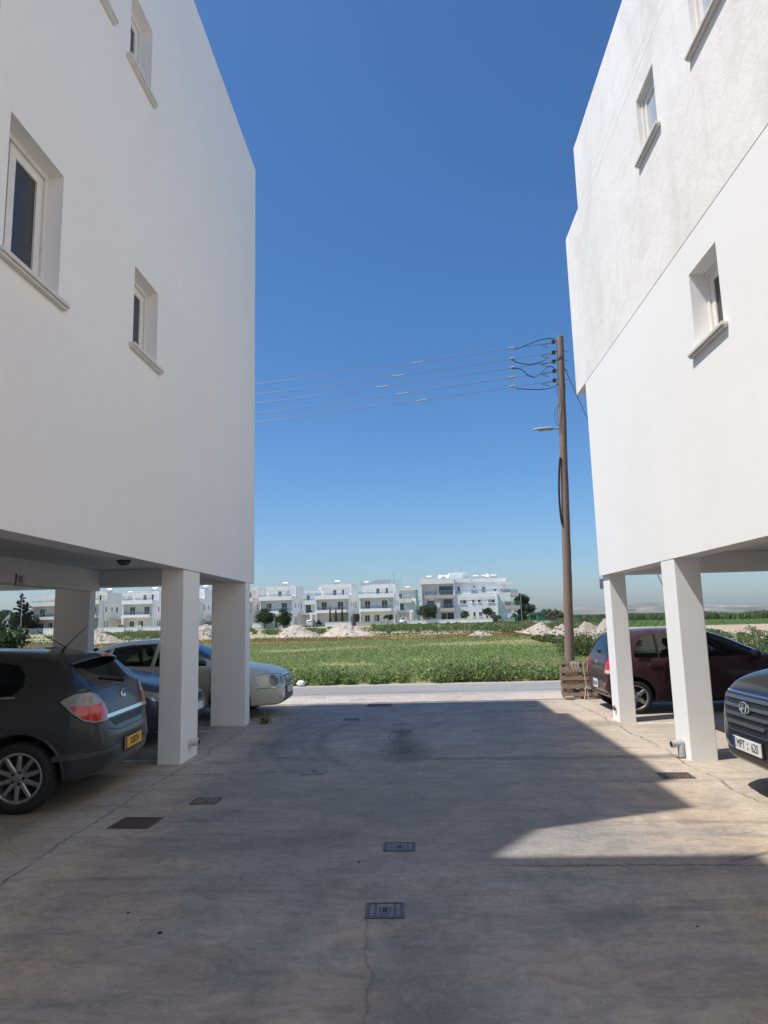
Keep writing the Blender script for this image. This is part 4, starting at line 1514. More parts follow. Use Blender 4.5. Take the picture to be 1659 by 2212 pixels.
rgR = ([(-.60, 1.03), (.60, 1.03), (.50, 1.30), (-.50, 1.30)], -2.2, -.8)
sal = Car('saloon_car', 'dusty cream saloon with round twin headlights parked nose out beyond the far column', 'car', (-2.47 - 2.265, 13.18, 0), 0,
          KR, XR_, 'paint_beige', (-1.36, 1.386), .315, .205, windows=[wR1, wR2, wR3], front_glass=fgR, rear_glass=rgR, cabin=(0, .40, [-1.45, -1.2, -.95, -.5, -.1, .3, .6, .85, .98]), glass='car_glass')
c = sal
for wx in (-1.36, 1.386):
    for sy in (-1, 1): c.wheel(wx, sy, .315, .205, 'five', .205, n=7)


def disc_outline(cx, cz, rx, rz, n=20):
    return [(cx + rx * math.cos(2 * PI * i / n), cz + rz * math.sin(2 * PI * i / n)) for i in range(n)]


for sy in (-1, 1):
    d = (.80, sy * .60, 0)
    U, V, D = c.axes(d)
    # the lamp unit: two round lamps behind one cover, placed by points on the nose
    for (x, y, r) in ((2.04, .60, .098), (2.17, .42, .080)):
        u = U.x * x + U.y * (sy * y)
        c.patch('headlight', disc_outline(u, .655, r * 1.0, r * .92), d, 'lamp_shade', .012, .016, 10, 10)
        mb = MB()
        pts = [(u + (r + .004) * math.cos(t), .655 + (r * .92 + .004) * math.sin(t)) for t in [2 * PI * i / 28 for i in range(29)]]
        q = [c.at(a, b, d, .010) for a, b in pts]
        mb.tube([k for k in q if k], .006, 6)
        mb.build('lamp_rim', 'paint_beige', c.root, smooth=True)
    u0 = U.x * 1.80 + U.y * sy * .80
    u1 = U.x * 2.235 + U.y * sy * .26
    mb = MB()
    uu = lambda t: u0 + (u1 - u0) * t
    c.line([(uu(0), .74), (uu(.25), .77), (uu(.7), .752), (uu(1.0), .73)], d, .010, .002, mb=mb)
    c.line([(uu(0), .74), (uu(-.02), .66), (uu(.05), .575)], d, .010, .002, mb=mb)
    mb.build('bonnet_gap', 'dark_gap', c.root)
    c.patch('chrome_strip', [(uu(.0), .535), (uu(.5), .545), (uu(1.02), .545), (uu(1.02), .525), (uu(.5), .52), (uu(.0), .515)], d, 'chrome', .012, .016, 3, 20)
    c.patch('fog_light', disc_outline(uu(.72), .36, .10, .036), d, 'lamp_clear', .006, .01, 6, 10)
    c.patch('indicator', disc_outline(U.x * 1.15 + U.y * sy * .88, .70, .02, .016), (0, sy, 0), 'lamp_amber', .006, .01, 4, 6)
c.patch('grille_frame', [(-.30, .735), (.30, .735), (.26, .58), (.18, .55), (-.18, .55), (-.26, .58)], (1, 0, 0), 'chrome', .022, .03)
o = c.patch('grille', [(-.275, .715), (.275, .715), (.24, .59), (.17, .565), (-.17, .565), (-.24, .59)], (1, 0, 0), 'plastic_black', .026, .01)
mb = MB()
for k in range(13):
    y = -.24 + .04 * k
    q = [c.at(y, zz, (1, 0, 0), .029) for zz in (.58, .62, .66, .70)]
    mb.tube(q, .004, 4)
mb.build('grille_bars', 'chrome', o)
c.patch('lower_grille', [(-.42, .375), (.42, .375), (.44, .33), (.40, .265), (-.40, .265), (-.44, .33)], (1, 0, 0), 'plastic_black', .006, .012)
mb = MB()
for z in (.29, .315, .34):
    c.line([(-.40, z), (.40, z)], (1, 0, 0), .006, .009, mb=mb)
mb.build('grille_slats', 'plastic_grey', c.root)
c.plate(0, .455, (1, 0, 0), 'E  11', 'plate_white', 'plate_blue', off=.03, sx=.8)
seams(c, [([(1.02, .93), (1.05, .60), (.98, .30)], (0, -1, 0)), ([(-.02, 1.36), (-.02, .55), (0, .28)], (0, -1, 0)), ([(-.84, 1.30), (-.88, .9), (-.95, .6), (-.9, .3)], (0, -1, 0)), ([(-.9, .26), (.98, .26)], (0, -1, 0))])
for sy in (-1, 1):
    c.patch('window_trim', [(.96, .915), (-1.30, .95), (-1.30, .966), (.96, .93)], (0, sy, 0), 'chrome', .003, .005, 2, 30)
    c.patch('window_trim', [(1.0, .96), (.66, 1.20), (.3, 1.335), (-.1, 1.355), (-.5, 1.345), (-.9, 1.285), (-1.05, 1.225), (-.9, 1.275), (-.5, 1.333), (-.1, 1.343), (.3, 1.323), (.64, 1.185)], (0, sy, 0), 'plastic_black', .002, .003, 12, 6) if False else None
    for x in (-.80, .14):
        c.patch('door_handle', [(x - .10, .80), (x + .10, .80), (x + .10, .835), (x - .10, .835)], (0, sy, 0), 'paint_beige', .022, .03, 3, 8)
    c.patch('side_moulding', [(1.0, .50), (-.95, .50), (-.95, .545), (1.0, .545)], (0, sy, 0), 'paint_beige', .012, .02, 3, 30)
c.mirror(.76, .86, .97, 'paint_beige')

# ---- wine red hatchback under the right block, tail towards the drive
KY = dict(
    zt=[(-1.712, .62), (-1.702, .74), (-1.684, .88), (-1.655, 1.00), (-1.597, 1.14), (-1.496, 1.36), (-1.439, 1.43), (-1.352, 1.47), (-1.0, 1.51), (-.3, 1.525), (.1, 1.50), (.5, 1.37), (1.1, 1.08), (1.30, 1.0), (1.6, .90), (1.78, .78), (1.85, .62)],
    zs=[(-1.712, .58), (-1.684, .80), (-1.64, .93), (-1.424, .985), (-.9, .98), (0, .95), (.8, .93), (1.3, .88), (1.6, .78), (1.85, .55)],
    zb=[(-1.712, .42), (-1.64, .28), (-1.424, .21), (-1.0, .18), (1.2, .18), (1.6, .20), (1.85, .34)],
    wm=[(-1.712, .58), (-1.694, .70), (-1.662, .77), (-1.568, .82), (-1.28, .845), (1, .845), (1.4, .82), (1.65, .74), (1.85, .48)],
    wr=[(-1.712, .46), (-1.655, .64), (-1.597, .64), (-1.496, .585), (-1.352, .575), (-.5, .60), (.3, .585), (.9, .64), (1.3, .72), (1.6, .66), (1.85, .35)])
XY_ = [-1.712, -1.702, -1.684, -1.662, -1.633, -1.597, -1.547, -1.496, -1.439, -1.352, -1.2, -.9, -.5, -.1, .2, .5, .8, 1.1, 1.3, 1.45, 1.6, 1.72, 1.80, 1.85]
wY1 = [(1.03, 1.0), (-.02, .985), (.02, 1.43), (.22, 1.42), (.55, 1.30), (.98, 1.07)]
wY2 = [(-.09, .985), (-.75, .99), (-.75, 1.405), (-.3, 1.435), (-.05, 1.435)]
wY3 = [(-.78, .99), (-1.16, .995), (-1.19, 1.03), (-1.16, 1.19), (-1.05, 1.33), (-.93, 1.385), (-.78, 1.403)]
rgY = ([(-.58, 1.09), (.58, 1.09), (.50, 1.37), (-.50, 1.37)], -2.2, -1.1)
fgY = ([(-.64, 1.07), (.64, 1.07), (.55, 1.42), (-.55, 1.42)], .1, 1.9)
yar = Car('hatchback_car', 'wine red hatchback under the sunlit block, tail beside the stacked pallets', 'car', (4.73, 12.86, 0), 0,
          KY, XY_, 'paint_wine', (-1.23, 1.23), .300, .19, windows=[wY1, wY2, wY3], front_glass=fgY, rear_glass=rgY, cabin=(0, .42, [-1.45, -1.2, -.9, -.5, -.1, .2, .5, .8, 1.0]), glass='car_glass')
c = yar
for wx in (-1.23, 1.23):
    for sy in (-1, 1): c.wheel(wx, sy, .300, .19, 'star', .212, n=5)
for sy in (-1, 1):
    d = (-.78, sy * .62, 0)
    U, V, D = c.axes(d)
    ua = U.x * -1.50 + U.y * sy * .80
    ub = U.x * -1.665 + U.y * sy * .58
    w = lambda t: ua + (ub - ua) * t
    o = c.patch('tail_light', [(w(.10), .74), (w(.05), .88), (w(.15), 1.02), (w(.35), 1.07), (w(.60), .98), (w(.95), .80), (w(.95), .72), (w(.5), .70)], d, 'lamp_red', .014, .018, 12, 10)
    c.patch('clear_lens', [(w(.12), .745), (w(.10), .79), (w(.85), .785), (w(.92), .73), (w(.5), .715)], d, 'lamp_clear', .017, .004, 4, 10, parent=o)
    for x in (-.86, .10):
        mb = MB()
        pts = [c.at(x + .115 * math.cos(t), .855 + .038 * math.sin(t), (0, sy, 0), .006) for t in [2 * PI * i / 24 for i in range(25)]]
        mb.tube(pts, .007, 6)
        h = mb.build('door_handle', 'paint_wine', c.root, smooth=True)
        c.patch('handle_grip', [(x - .10, .868), (x + .10, .868), (x + .10, .842), (x - .10, .842)], (0, sy, 0), 'paint_wine', .026, .02, 3, 8, parent=h)
    c.patch('rear_reflector', [(sy * .56, .50), (sy * .68, .51), (sy * .68, .545), (sy * .56, .535)], (-1, 0, 0), 'lamp_red', .006, .01, 3, 6)
    mb = MB()
    c.line([(-.765, .99), (-.765, 1.40)], (0, sy, 0), .03, .004, mb=mb)
    mb.build('window_bar', 'plastic_black', c.root)
    c.patch('mud_flap', [(-.92, .16), (-.84, .16), (-.84, .26), (-.92, .26)], (0, sy, 0), 'plastic_black', .004, .02, 3, 4)
seams(c, [(q, (0, sy, 0)) for sy in (-1, 1) for q in ([(-.04, 1.46), (-.05, .98), (-.07, .5), (-.03, .26)], [(1.05, .97), (1.05, .6), (.98, .3)], [(-.82, 1.43), (-1.05, 1.38), (-1.22, 1.25), (-1.28, 1.05), (-1.2, .92), (-.98, .75), (-.88, .55), (-.88, .3)], [(-.88, .27), (.98, .27)])]
      + [([(-.55, .64), (.55, .64)], (-1, 0, 0)), ([(-.70, 1.06), (.70, 1.06)], (-1, 0, 0))])
mb = MB()
q = [c.at(-.02 + .30 * i / 5, 1.10 + .03 * i / 5, (-1, 0, 0), .02) for i in range(6)]
mb.tube(q, .009, 6)
mb.ball(q[0], .028, 8)
mb.build('rear_wiper', 'plastic_black', c.root, smooth=True)
c.patch('bumper_lip', [(-.62, .345), (.62, .345), (.58, .315), (-.58, .315)], (-1, 0, 0), 'plastic_black', .012, .02, 3, 14)
o, fr = c.plate(0, .50, (-1, 0, 0), None, 'plate_white', 'plate_blue', w=.36, h=.16, off=.016)
mb = MB()
mb.m = fr
for k, (x, w) in enumerate(((-.10, .030), (-.055, .026), (-.012, .030), (.045, .024), (.085, .030), (.125, .022))):
    mb.box(x - w / 2, x + w / 2, -.045, .038, .0003, .0012)
mb.build('plate_lettering', 'plastic_grey', o)
c.mirror(.86, .83, 1.02, 'paint_wine')
c.root.scale = (.945, .945, .92)
c.patch('badge', disc_outline(0, .90, .055, .04), (-1, 0, 0), 'chrome', .010, .012, 6, 8)
mb = MB()
mb.tube([(-1.15, 0, 1.49), (-1.19, 0, 1.52), (-1.38, 0, 1.60)], [.016, .008, .003], 6)
mb.build('aerial', 'plastic_black', c.root)

mat('slat_metal', (.17, .175, .18), (.13, .135, .14), 20, .36, metallic=.6)
# ---- black SUV on the right, nose towards the drive
KT = dict(
    zt=[(-2.2, .80), (-2.12, 1.05), (-1.9, 1.45), (-1.7, 1.60), (-1.0, 1.655), (0, 1.65), (.35, 1.58), (.7, 1.42), (1.05, 1.22), (1.25, 1.155), (1.6, 1.115), (1.9, 1.06), (2.08, .995), (2.16, .93), (2.205, .85), (2.23, .70), (2.24, .55)],
    zs=[(-2.2, .75), (-2.05, 1.0), (-1.5, 1.08), (0, 1.06), (1.0, 1.05), (1.4, 1.04), (1.8, .98), (2.05, .90), (2.16, .82), (2.24, .50)],
    zb=[(-2.2, .45), (-2.0, .30), (-1.3, .24), (1.3, .24), (1.9, .24), (2.12, .27), (2.2, .33), (2.24, .42)],
    wm=[(-2.2, .70), (-2.05, .84), (-1.6, .92), (1.4, .925), (1.75, .90), (1.95, .84), (2.08, .765), (2.18, .64), (2.24, .46)],
    wr=[(-2.2, .5), (-2.0, .66), (-1.5, .64), (0, .65), (.4, .64), (1.0, .72), (1.3, .80), (1.7, .76), (1.95, .68), (2.10, .58), (2.2, .46), (2.24, .3)])
XT_ = [-2.2, -2.12, -2.0, -1.85, -1.7, -1.4, -1.0, -.5, 0, .35, .7, 1.0, 1.2, 1.4, 1.6, 1.8, 1.95, 2.05, 2.12, 2.17, 2.205, 2.23, 2.24]
wT1 = [(.95, 1.12), (0, 1.13), (.04, 1.53), (.25, 1.52), (.6, 1.38)]
wT2 = [(-.06, 1.13), (-1.0, 1.15), (-1.0, 1.53), (-.02, 1.54)]
fgT = ([(-.70, 1.2), (.70, 1.2), (.60, 1.56), (-.60, 1.56)], .2, 2.0)
suv = Car('suv_car', 'black SUV with a broad slatted grille and white plate at the right edge', 'car', (2.86 + 2.24, 6.50, 0), PI,
          KT, XT_, 'paint_black', (-1.33, 1.34), .345, .225, windows=[wT1, wT2], front_glass=fgT, cabin=(0, .5, [-1.7, -1.4, -1.0, -.5, 0, .35, .7, .95]), glass='car_glass_dark')
c = suv
for wx in (-1.33, 1.34):
    for sy in (-1, 1): c.wheel(wx, sy, .345, .225, 'star', .235, n=5)
FR = (1, 0, 0)
hexo = [(-.545, .905), (.545, .905), (.575, .86), (.40, .615), (.34, .585), (-.34, .585), (-.40, .615), (-.575, .86)]
c.patch('grille_frame', [(a * 1.035, .745 + (b - .745) * 1.07) for a, b in hexo], FR, 'chrome', .010, .02, 14, 24)
g = c.patch('grille', hexo, FR, 'plastic_black', .013, .012, 14, 24)
for z, w in ((.868, .50), (.795, .48), (.722, .42), (.650, .365)):
    hw = w - .01
    c.patch('grille_slat', [(-hw, z + .019), (hw, z + .019), (hw - .015, z - .007), (-hw + .015, z - .007)], FR, 'slat_metal', .030, .022, 4, 24, parent=g)
p = c.at(0, .80, FR, .038)
mb = MB()
mb.tube([(p.x, .088 * math.cos(t), p.z + .048 * math.sin(t)) for t in [2 * PI * i / 36 for i in range(37)]], .0075, 8)
for (y0, z0), (y1, z1) in (((-.050, -.032), (-.018, .036)), ((.018, -.036), (.050, .032)), ((-.034, .004), (.034, -.004))):
    mb.tube([(p.x, y0, p.z + z0), (p.x + .003, (y0 + y1) / 2, p.z + (z0 + z1) / 2), (p.x, y1, p.z + z1)], [.009, .012, .009], 8)
mb.build('badge', 'chrome', c.root, smooth=True)
o, fr = c.plate(0, .475, FR, None, 'plate_white', 'plate_blue', off=.022)
lettering('plate_lettering', 'MPT', .104, 'ink', o, fr @ Matrix.Translation((-.108, 0, .0012)), .80, .0008)
lettering('plate_lettering', '620', .104, 'ink', o, fr @ Matrix.Translation((.155, 0, .0012)), .80, .0008)
lettering('plate_date', '12', .03, 'ink', o, fr @ Matrix.Translation((.022, .02, .0012)), .8, .0008)
lettering('plate_date', '15', .03, 'ink', o, fr @ Matrix.Translation((.022, -.022, .0012)), .8, .0008)
c.patch('lower_grille', [(-.50, .40), (.50, .40), (.46, .33), (-.46, .33)], FR, 'plastic_black', .006, .01)
c.patch('skid_plate', [(-.62, .325), (.62, .325), (.54, .285), (-.54, .285)], FR, 'galvanised', .008, .012, 4, 18)
for sy in (-1, 1):
    d = (.72, sy * .69, 0)
    U, V, D = c.axes(d)
    ua = U.x * 2.13 + U.y * sy * .63
    ub = U.x * 1.75 + U.y * sy * .90
    w = lambda t: ua + (ub - ua) * t
    c.patch('headlight', [(w(0), .86), (w(.45), .90), (w(1.0), .95), (w(.95), .90), (w(.6), .82), (w(.15), .79)], d, 'lamp_clear', .010, .014)
    c.patch('fog_light', [(w(.10), .62), (w(.35), .64), (w(.40), .54), (w(.12), .52)], d, 'lamp_clear', .008, .012, 5, 8)
seams(c, [([(-.60, .925), (0, .935), (.60, .925)], FR), ([(1.0, 1.05), (1.02, .6), (.95, .34)], (0, 1, 0)), ([(1.0, 1.05), (1.02, .6), (.95, .34)], (0, -1, 0))])
c.mirror(.78, .90, 1.16, 'paint_black')


# ------------------------------------------------------------------ the pole, its wires and lamp
PB, PT = Vector((3.135, 15.2, -.05)), Vector((3.425, 15.2, 7.93))
def on_pole(z): return PB + (PT - PB) * ((z - PB.z) / (PT.z - PB.z))
pole = thing('utility_pole', 'tall leaning brown wooden pole carrying wires behind the stacked pallets', 'pole', (PB.x, PB.y, 0))
mb = W((PB.x, PB.y, 0))
rnd = random.Random(5)
pts = [PB + (PT - PB) * (i / 26) + Vector((rnd.uniform(-.004, .004), 0, 0)) for i in range(27)]
mb.tube(pts, [.104 - .030 * i / 26 + rnd.uniform(-.002, .002) for i in range(26)] + [.070], 22)
mb.tube([PT - Vector((0, 0, .002)), PT + Vector((0, 0, .012))], [.068, .055], 22)
mb.build('shaft', 'pole_wood', pole, smooth=True)
LP = (PB.x, PB.y, 0)
wire_z = (7.79, 7.54, 7.33, 7.10, 6.88)
for i, z in enumerate(wire_z):
    p = on_pole(z)
    mb = W(LP)
    mb.tube([p + Vector((-.16, -.02, .02)), p + Vector((.13, -.02, .02))], .010, 8)
    mb.bar(p + Vector((-.20, -.02, .045)), p + Vector((-.06, -.02, .045)), .03, .006)
    mb.bar(p + Vector((-.20, -.02, -.035)), p + Vector((-.06, -.02, -.035)), .03, .006)
    mb.tube([p + Vector((.135, -.02, .02)), p + Vector((.15, -.02, .02))], .02, 6)
    br = mb.build('bracket', 'galvanised', pole)
    mb = W(LP)
    mb.lathe([(.012, -.038), (.042, -.036), (.045, -.02), (.028, -.006), (.028, .006), (.045, .02), (.042, .036), (.012, .038)], 16, 'z', 0, p + Vector((-.165, -.02, .005)))
    mb.build('insulator', 'ceramic_brown', br, smooth=True)


def bez(a, b, c, d, n=14):
    a, b, c, d = map(Vector, (a, b, c, d))
    return [a * (1 - t) ** 3 + b * 3 * t * (1 - t) ** 2 + c * 3 * t * t * (1 - t) + d * t ** 3 for t in [i / n for i in range(n + 1)]]


# dropper loops from the clamps to the pole
loops = [((2.38, 7.66), (2.7, 7.74), (3.0, 7.95), (3.30, 7.86)), ((2.30, 7.42), (2.5, 7.25), (3.0, 7.20), (3.22, 7.56)), ((2.30, 7.20), (2.6, 7.25), (2.55, 7.0), (2.76, 6.99)),
         ((2.76, 6.97), (3.0, 7.05), (3.12, 7.40), (3.28, 7.10)), ((2.36, 6.73), (2.7, 6.70), (3.15, 6.62), (3.32, 6.82))]
mb = W(LP)
for q in loops:
    mb.tube(bez(*[(x, 15.17, z) for x, z in q]), .010, 6)
mb.build('dropper_cable', 'cable_black', pole, smooth=True)
mb = W(LP)
for q in (((3.26, 6.84), (3.2, 6.6), (3.30, 6.5), (3.28, 6.3)), ((3.28, 6.3), (3.10, 6.15), (3.12, 5.9), (3.26, 5.78)), ((3.30, 6.3), (3.2, 6.2), (3.18, 5.95), (3.28, 5.76))):
    mb.tube(bez(*[(x, 15.1, z) for x, z in q]), .006, 5)
mb.tube([(on_pole(z).x + .08 * math.cos(t), 15.2 - .09 * abs(math.sin(t)), z) for z, t in [(7.6 - .02 * i, PI * (.1 + .8 * (i % 14) / 13)) for i in range(14)]], .008, 5)
mb.build('lamp_cable', 'wire_grey', pole, smooth=True)
mb = W(LP)
mb.tube(bez(*[(on_pole(z).x - .10 - d, 15.13, z) for z, d in ((5.1, -.01), (4.7, .05), (4.0, .06), (3.6, -.01))]), .022, 8)
mb.build('cable_cover', 'cable_black', pole, smooth=True)
mb = W(LP)
mb.tube([on_pole(7.2) + Vector((.06, -.02, 0)), (6.05, 15.25, -.02)], .009, 6)
mb.tube([(6.05, 15.25, -.02), (5.72, 15.24, .78)], .03, 8)
mb.build('guy_wire', 'wire_grey', pole, smooth=True)

heights = ('topmost', 'second', 'middle', 'fourth', 'lowest')
for i, z in enumerate(wire_z):
    x0 = on_pole(z).x - .17
    L = 46.0
    t = thing('power_line', f'{heights[i]} of the five thin wires that run left from the wooden pole', 'wire', (x0, 15.18, z), 0, 'wires strung from the pole')
    f = lambda s: -.118 * s + .118 * s * s / L * .96
    mb = MB()
    mb.tube([(-s, 0, f(s)) for s in [0, .3, .6, 1, 1.5, 2, 2.6, 3.2, 4, 5, 6, 7, 8, 10, 13, 17, 22, 28, 35, 42]], .0055, 6)
    mb.build('strand', 'wire_bare', t, smooth=True)
    mb = MB()
    s0 = (2.05, 2.5, 2.85, 2.4, 1.95)[i] + .9
    mb.tube([(-s0, 0, f(s0)), (-s0 - .28, 0, f(s0 + .28))], .016, 8)
    mb.build('splice', 'galvanised', t, smooth=True)
    mb = MB()
    mb.tube([(-.88, 0, f(.88) + .012), (-1.0, 0, f(1.0) + .012)], .030, 8)
    mb.build('clamp', 'galvanised', t, smooth=True)
    mb = MB()
    mb.tube([(-.03, 0, f(.03)), (-.28, 0, f(.28) - .03), (-.12, 0, f(.12) - .10)], .010, 6)
    mb.build('tail_end', 'wire_grey', t, smooth=True)

# street lamp arm and head on the pole
zl = 5.77
p = on_pole(zl)
lamp = thing('street_lamp', 'grey street lamp head on a short arm fixed to the wooden pole', 'lamp', p + Vector((-.09, -.02, 0)))
MB().tube([(.02, 0, 0), (-.20, 0, -.002)], .020, 10).build('lamp_arm', 'galvanised', lamp, smooth=True)
mb = MB()
prof = [(-.14, .035, .045), (-.19, .062, .058), (-.28, .075, .056), (-.38, .078, .050), (-.46, .066, .040), (-.54, .045, .028), (-.585, .012, .012)]
vs, fs = [], []
n = 16
for x, w, h in prof:
    for k in range(n):
        a = 2 * PI * k / n
        z = math.sin(a)
        vs.append((x, math.cos(a) * w, (z * h if z > 0 else z * h * .55) - .004))
for i in range(len(prof) - 1):
    for k in range(n):
        k2 = (k + 1) % n
        fs.append((i * n + k, i * n + k2, (i + 1) * n + k2, (i + 1) * n + k))
fs += [tuple(range(n)), tuple((len(prof) - 1) * n + k for k in range(n))]
mb.add(vs, fs)
mb.build('lamp_head', 'lamp_grey', lamp, smooth=True)
MB().lathe([(.001, -.050), (.045, -.048), (.055, -.028)], 16, 'z', 0, (-.40, 0, 0)).build('lamp_glass', 'lamp_dull', lamp, smooth=True)

# ------------------------------------------------------------------ pallets, stick, rag
def pallet(name, label, loc, rx, rz, seed, w=.86, h=.72, boards=5, group='pallets leaning at the pole'):
    r = random.Random(seed)
    t = thing(name, label, 'pallet', loc, rz, group, rx)
    # local: x along, z up the boards, y thickness
    for x in (-w / 2 + .04, 0, w / 2 - .04):
        MB().box(x - .035, x + .035, -.045, .045, .0, h - .01).build('stringer', 'pallet_wood', t, bevel=.004)
    bh = h / (boards * 1.9)
    for k in range(boards):
        z = .015 + k * (h - bh - .02) / (boards - 1)
        m = MB()
        m.m = Matrix.Translation((0, -.058, z + bh / 2)) @ Matrix.Rotation(R(r.uniform(-1.6, 1.6)), 4, 'Y')
        m.box(-w / 2 - r.uniform(0, .03), w / 2 + r.uniform(0, .03), -.012, .011, -bh / 2, bh / 2)
        m.build('board', 'pallet_wood', t, bevel=.003)
    for k in range(3):
        z = .03 + k * (h - bh - .05) / 2
        MB().box(-w / 2, w / 2, .047, .067, z, z + bh).build('board', 'pallet_wood', t, bevel=.003)
    return t


pallet('wooden_pallet', 'front weathered wooden pallet leaning on another at the pole foot', (3.20, 14.42, .03), R(-12), R(-2), 1, w=.74)
pallet('wooden_pallet', 'rear wooden pallet standing right against the pole foot behind the rag', (3.28, 14.80, .03), R(-5), R(2), 2, w=.80, h=.70, boards=4)
t = thing('wood_block', 'short pale wooden block on the ground beneath the front pallet', 'block', (2.93, 14.36, .022))
MB().box(-.09, .09, -.05, .05, 0, .045).build('block', 'stick_pale', t, bevel=.006)
t = thing('walking_stick', 'pale walking stick with forked foot leaning on the front pallet', 'stick', (3.29, 14.27, .02), R(4), None, R(-9))
mb = MB()
mb.tube([(0, 0, 0), (-.012, 0, .22), (-.03, 0, .45), (-.035, 0, .70)], .012, 8)
mb.tube([(-.035, 0, .70), (.0, 0, .705)], .013, 8)
mb.build('shaft', 'stick_pale', t, smooth=True)
MB().tube(bez((-.012, -.01, .22), (-.08, -.01, .20), (-.03, -.01, .06), (-.09, -.01, .0)), .014, 8).build('fork', 'stick_pale', t, smooth=True)
MB().tube([(-.02, -.01, .215), (.09, -.01, .215)], .010, 8).build('crosspiece', 'stick_pale', t, smooth=True)
# rag: a draped sheet with folds
t = thing('rag', 'grey rag draped over the top board of the pallet', 'rag', (3.12, 14.55, .72))
vs, fs = [], []
nx, ns = 14, 18
for i in range(nx):
    for j in range(ns):
        s = j / (ns - 1)
        x = (i / (nx - 1) - .5) * .17 * (1 + .25 * abs(s - .5))
        fold = .014 * math.sin(i * 1.5 + s * 2.2) * (.25 + abs(s - .45) * 1.6)
        if s < .45:
            y, z = -.065 - (.45 - s) * .04, -(.45 - s) * .42
        elif s < .55:
            a = (s - .45) / .1
            y, z = -.065 + .13 * a, .022 * math.sin(PI * a)
        else:
            y, z = .065, -(s - .55) * .35
        vs.append((x + .008 * math.sin(j * .9), y + (fold if y < 0 else -fold), z + .004 * math.sin(i * 1.1)))
fs = [(i * ns + j, (i + 1) * ns + j, (i + 1) * ns + j + 1, i * ns + j + 1) for i in range(nx - 1) for j in range(ns - 1)]
o = MB().add(vs, fs).build('cloth', 'cloth_grey', t, smooth=True)
sm = o.modifiers.new('thick', 'SOLIDIFY')
sm.thickness = .006

# ------------------------------------------------------------------ covers and grates in the drive
def cover(label, x, y, w, d, rz, m, kind, group='iron covers in the drive'):
    name = 'drain_grate' if kind == 'grate' else 'manhole_cover'
    t = thing(name, label, 'grate' if kind == 'grate' else 'manhole cover', (x, y, 0), rz, group)
    fr = MB()
    e, h = .016, .007
    fr.box(-w / 2, w / 2, -d / 2, -d / 2 + e, .001, h).box(-w / 2, w / 2, d / 2 - e, d / 2, .001, h)
    fr.box(-w / 2, -w / 2 + e, -d / 2 + e, d / 2 - e, .001, h).box(w / 2 - e, w / 2, -d / 2 + e, d / 2 - e, .001, h)
    fr.build('frame', m, t, bevel=.002)
    q = MB()
    if kind == 'grate':
        n = max(5, int(w / .040))
        q.box(-w / 2 + e, w / 2 - e, -d / 2 + e, d / 2 - e, .0006, .0012)
        q.build('shaft', 'dark_gap', t)
        q = MB()
        for k in range(n):
            xx = -w / 2 + e + .008 + (w - 2 * e - .016) * k / (n - 1)
            q.box(xx - .010, xx + .010, -d / 2 + e, d / 2 - e, .0015, .006)
        q.box(-w / 2 + e, w / 2 - e, -.008, .008, .0014, .0055)
        q.build('bars', m, t, bevel=.002)
    else:
        q.box(-w / 2 + e + .003, w / 2 - e - .003, -d / 2 + e + .003, d / 2 - e - .003, .0006, .0045)
        q.build('lid', m, t, bevel=.002)
        q = MB()
        W2, D2 = w / 2 - e - .012, d / 2 - e - .012
        for s in (-1, 1):
            for f in ((.97,), (.84,), (.50,), (.24,)):
                a = s * W2 * f[0]
                dd = D2 * (1 if f[0] > .4 else .42)
                q.box(a - .003, a + .003, -dd, dd, .0044, .007)
        for k in range(-4, 5):
            q.box(k * W2 * .11 - .006, k * W2 * .11 + .003, D2 * .55, D2 * .75, .0044, .0068)
            q.box(k * W2 * .11 - .004, k * W2 * .11 + .005, D2 * .80, D2 * .98, .0044, .0068)
        q.box(-W2 * .5, -W2 * .3, -D2 * .98, -D2 * .85, .0044, .0068).box(W2 * .3, W2 * .5, -D2 * .98, -D2 * .85, .0044, .0068)
        q.build('raised_ribs', 'iron_edge', t)
        q = MB()
        q.lathe([(.001, .0049), (.026, .0049), (.030, .0052)], 16, 'z')
        q.build('lifting_hole', 'dark_gap', t)
    return t


cover('nearest dark manhole cover with pale ribs in the middle of the drive', -.25, 4.29, .222, .215, R(1), 'iron_blue', 'lid')
cover('second manhole cover from the viewer with pale ribs, mid drive', -.197, 5.42, .232, .20, R(0), 'iron_blue', 'lid')
cover('large rusty slotted grate at the left edge of the drive', -2.46, 6.13, .36, .33, R(-3), 'iron_rust', 'grate')
cover('small dark cover beyond the large rusty grate on the left', -2.07, 6.83, .26, .24, R(-1), 'iron_rust', 'lid')
cover('broad rusty grate near the right column in the sun', 2.57, 7.58, .33, .27, R(-3), 'iron_rust', 'grate')
cover('worn concrete edged cover left of the dark stain', -1.22, 8.04, .27, .27, R(-2), 'iron_edge', 'lid')
cover('narrow dark cover right above the damp stain', -.31, 10.80, .32, .20, 0, 'iron_blue', 'lid')
cover('faint narrow cover second above the damp stain', -.32, 11.50, .30, .18, 0, 'iron_edge', 'lid')
cover('small dark slotted grate at the far left of the drive', -1.2, 12.15, .28, .22, 0, 'iron_blue', 'grate')
cover('reddish grate in the sun at the pavement edge', -.83, 14.07, .50, .42, R(-3), 'iron_rust', 'grate')

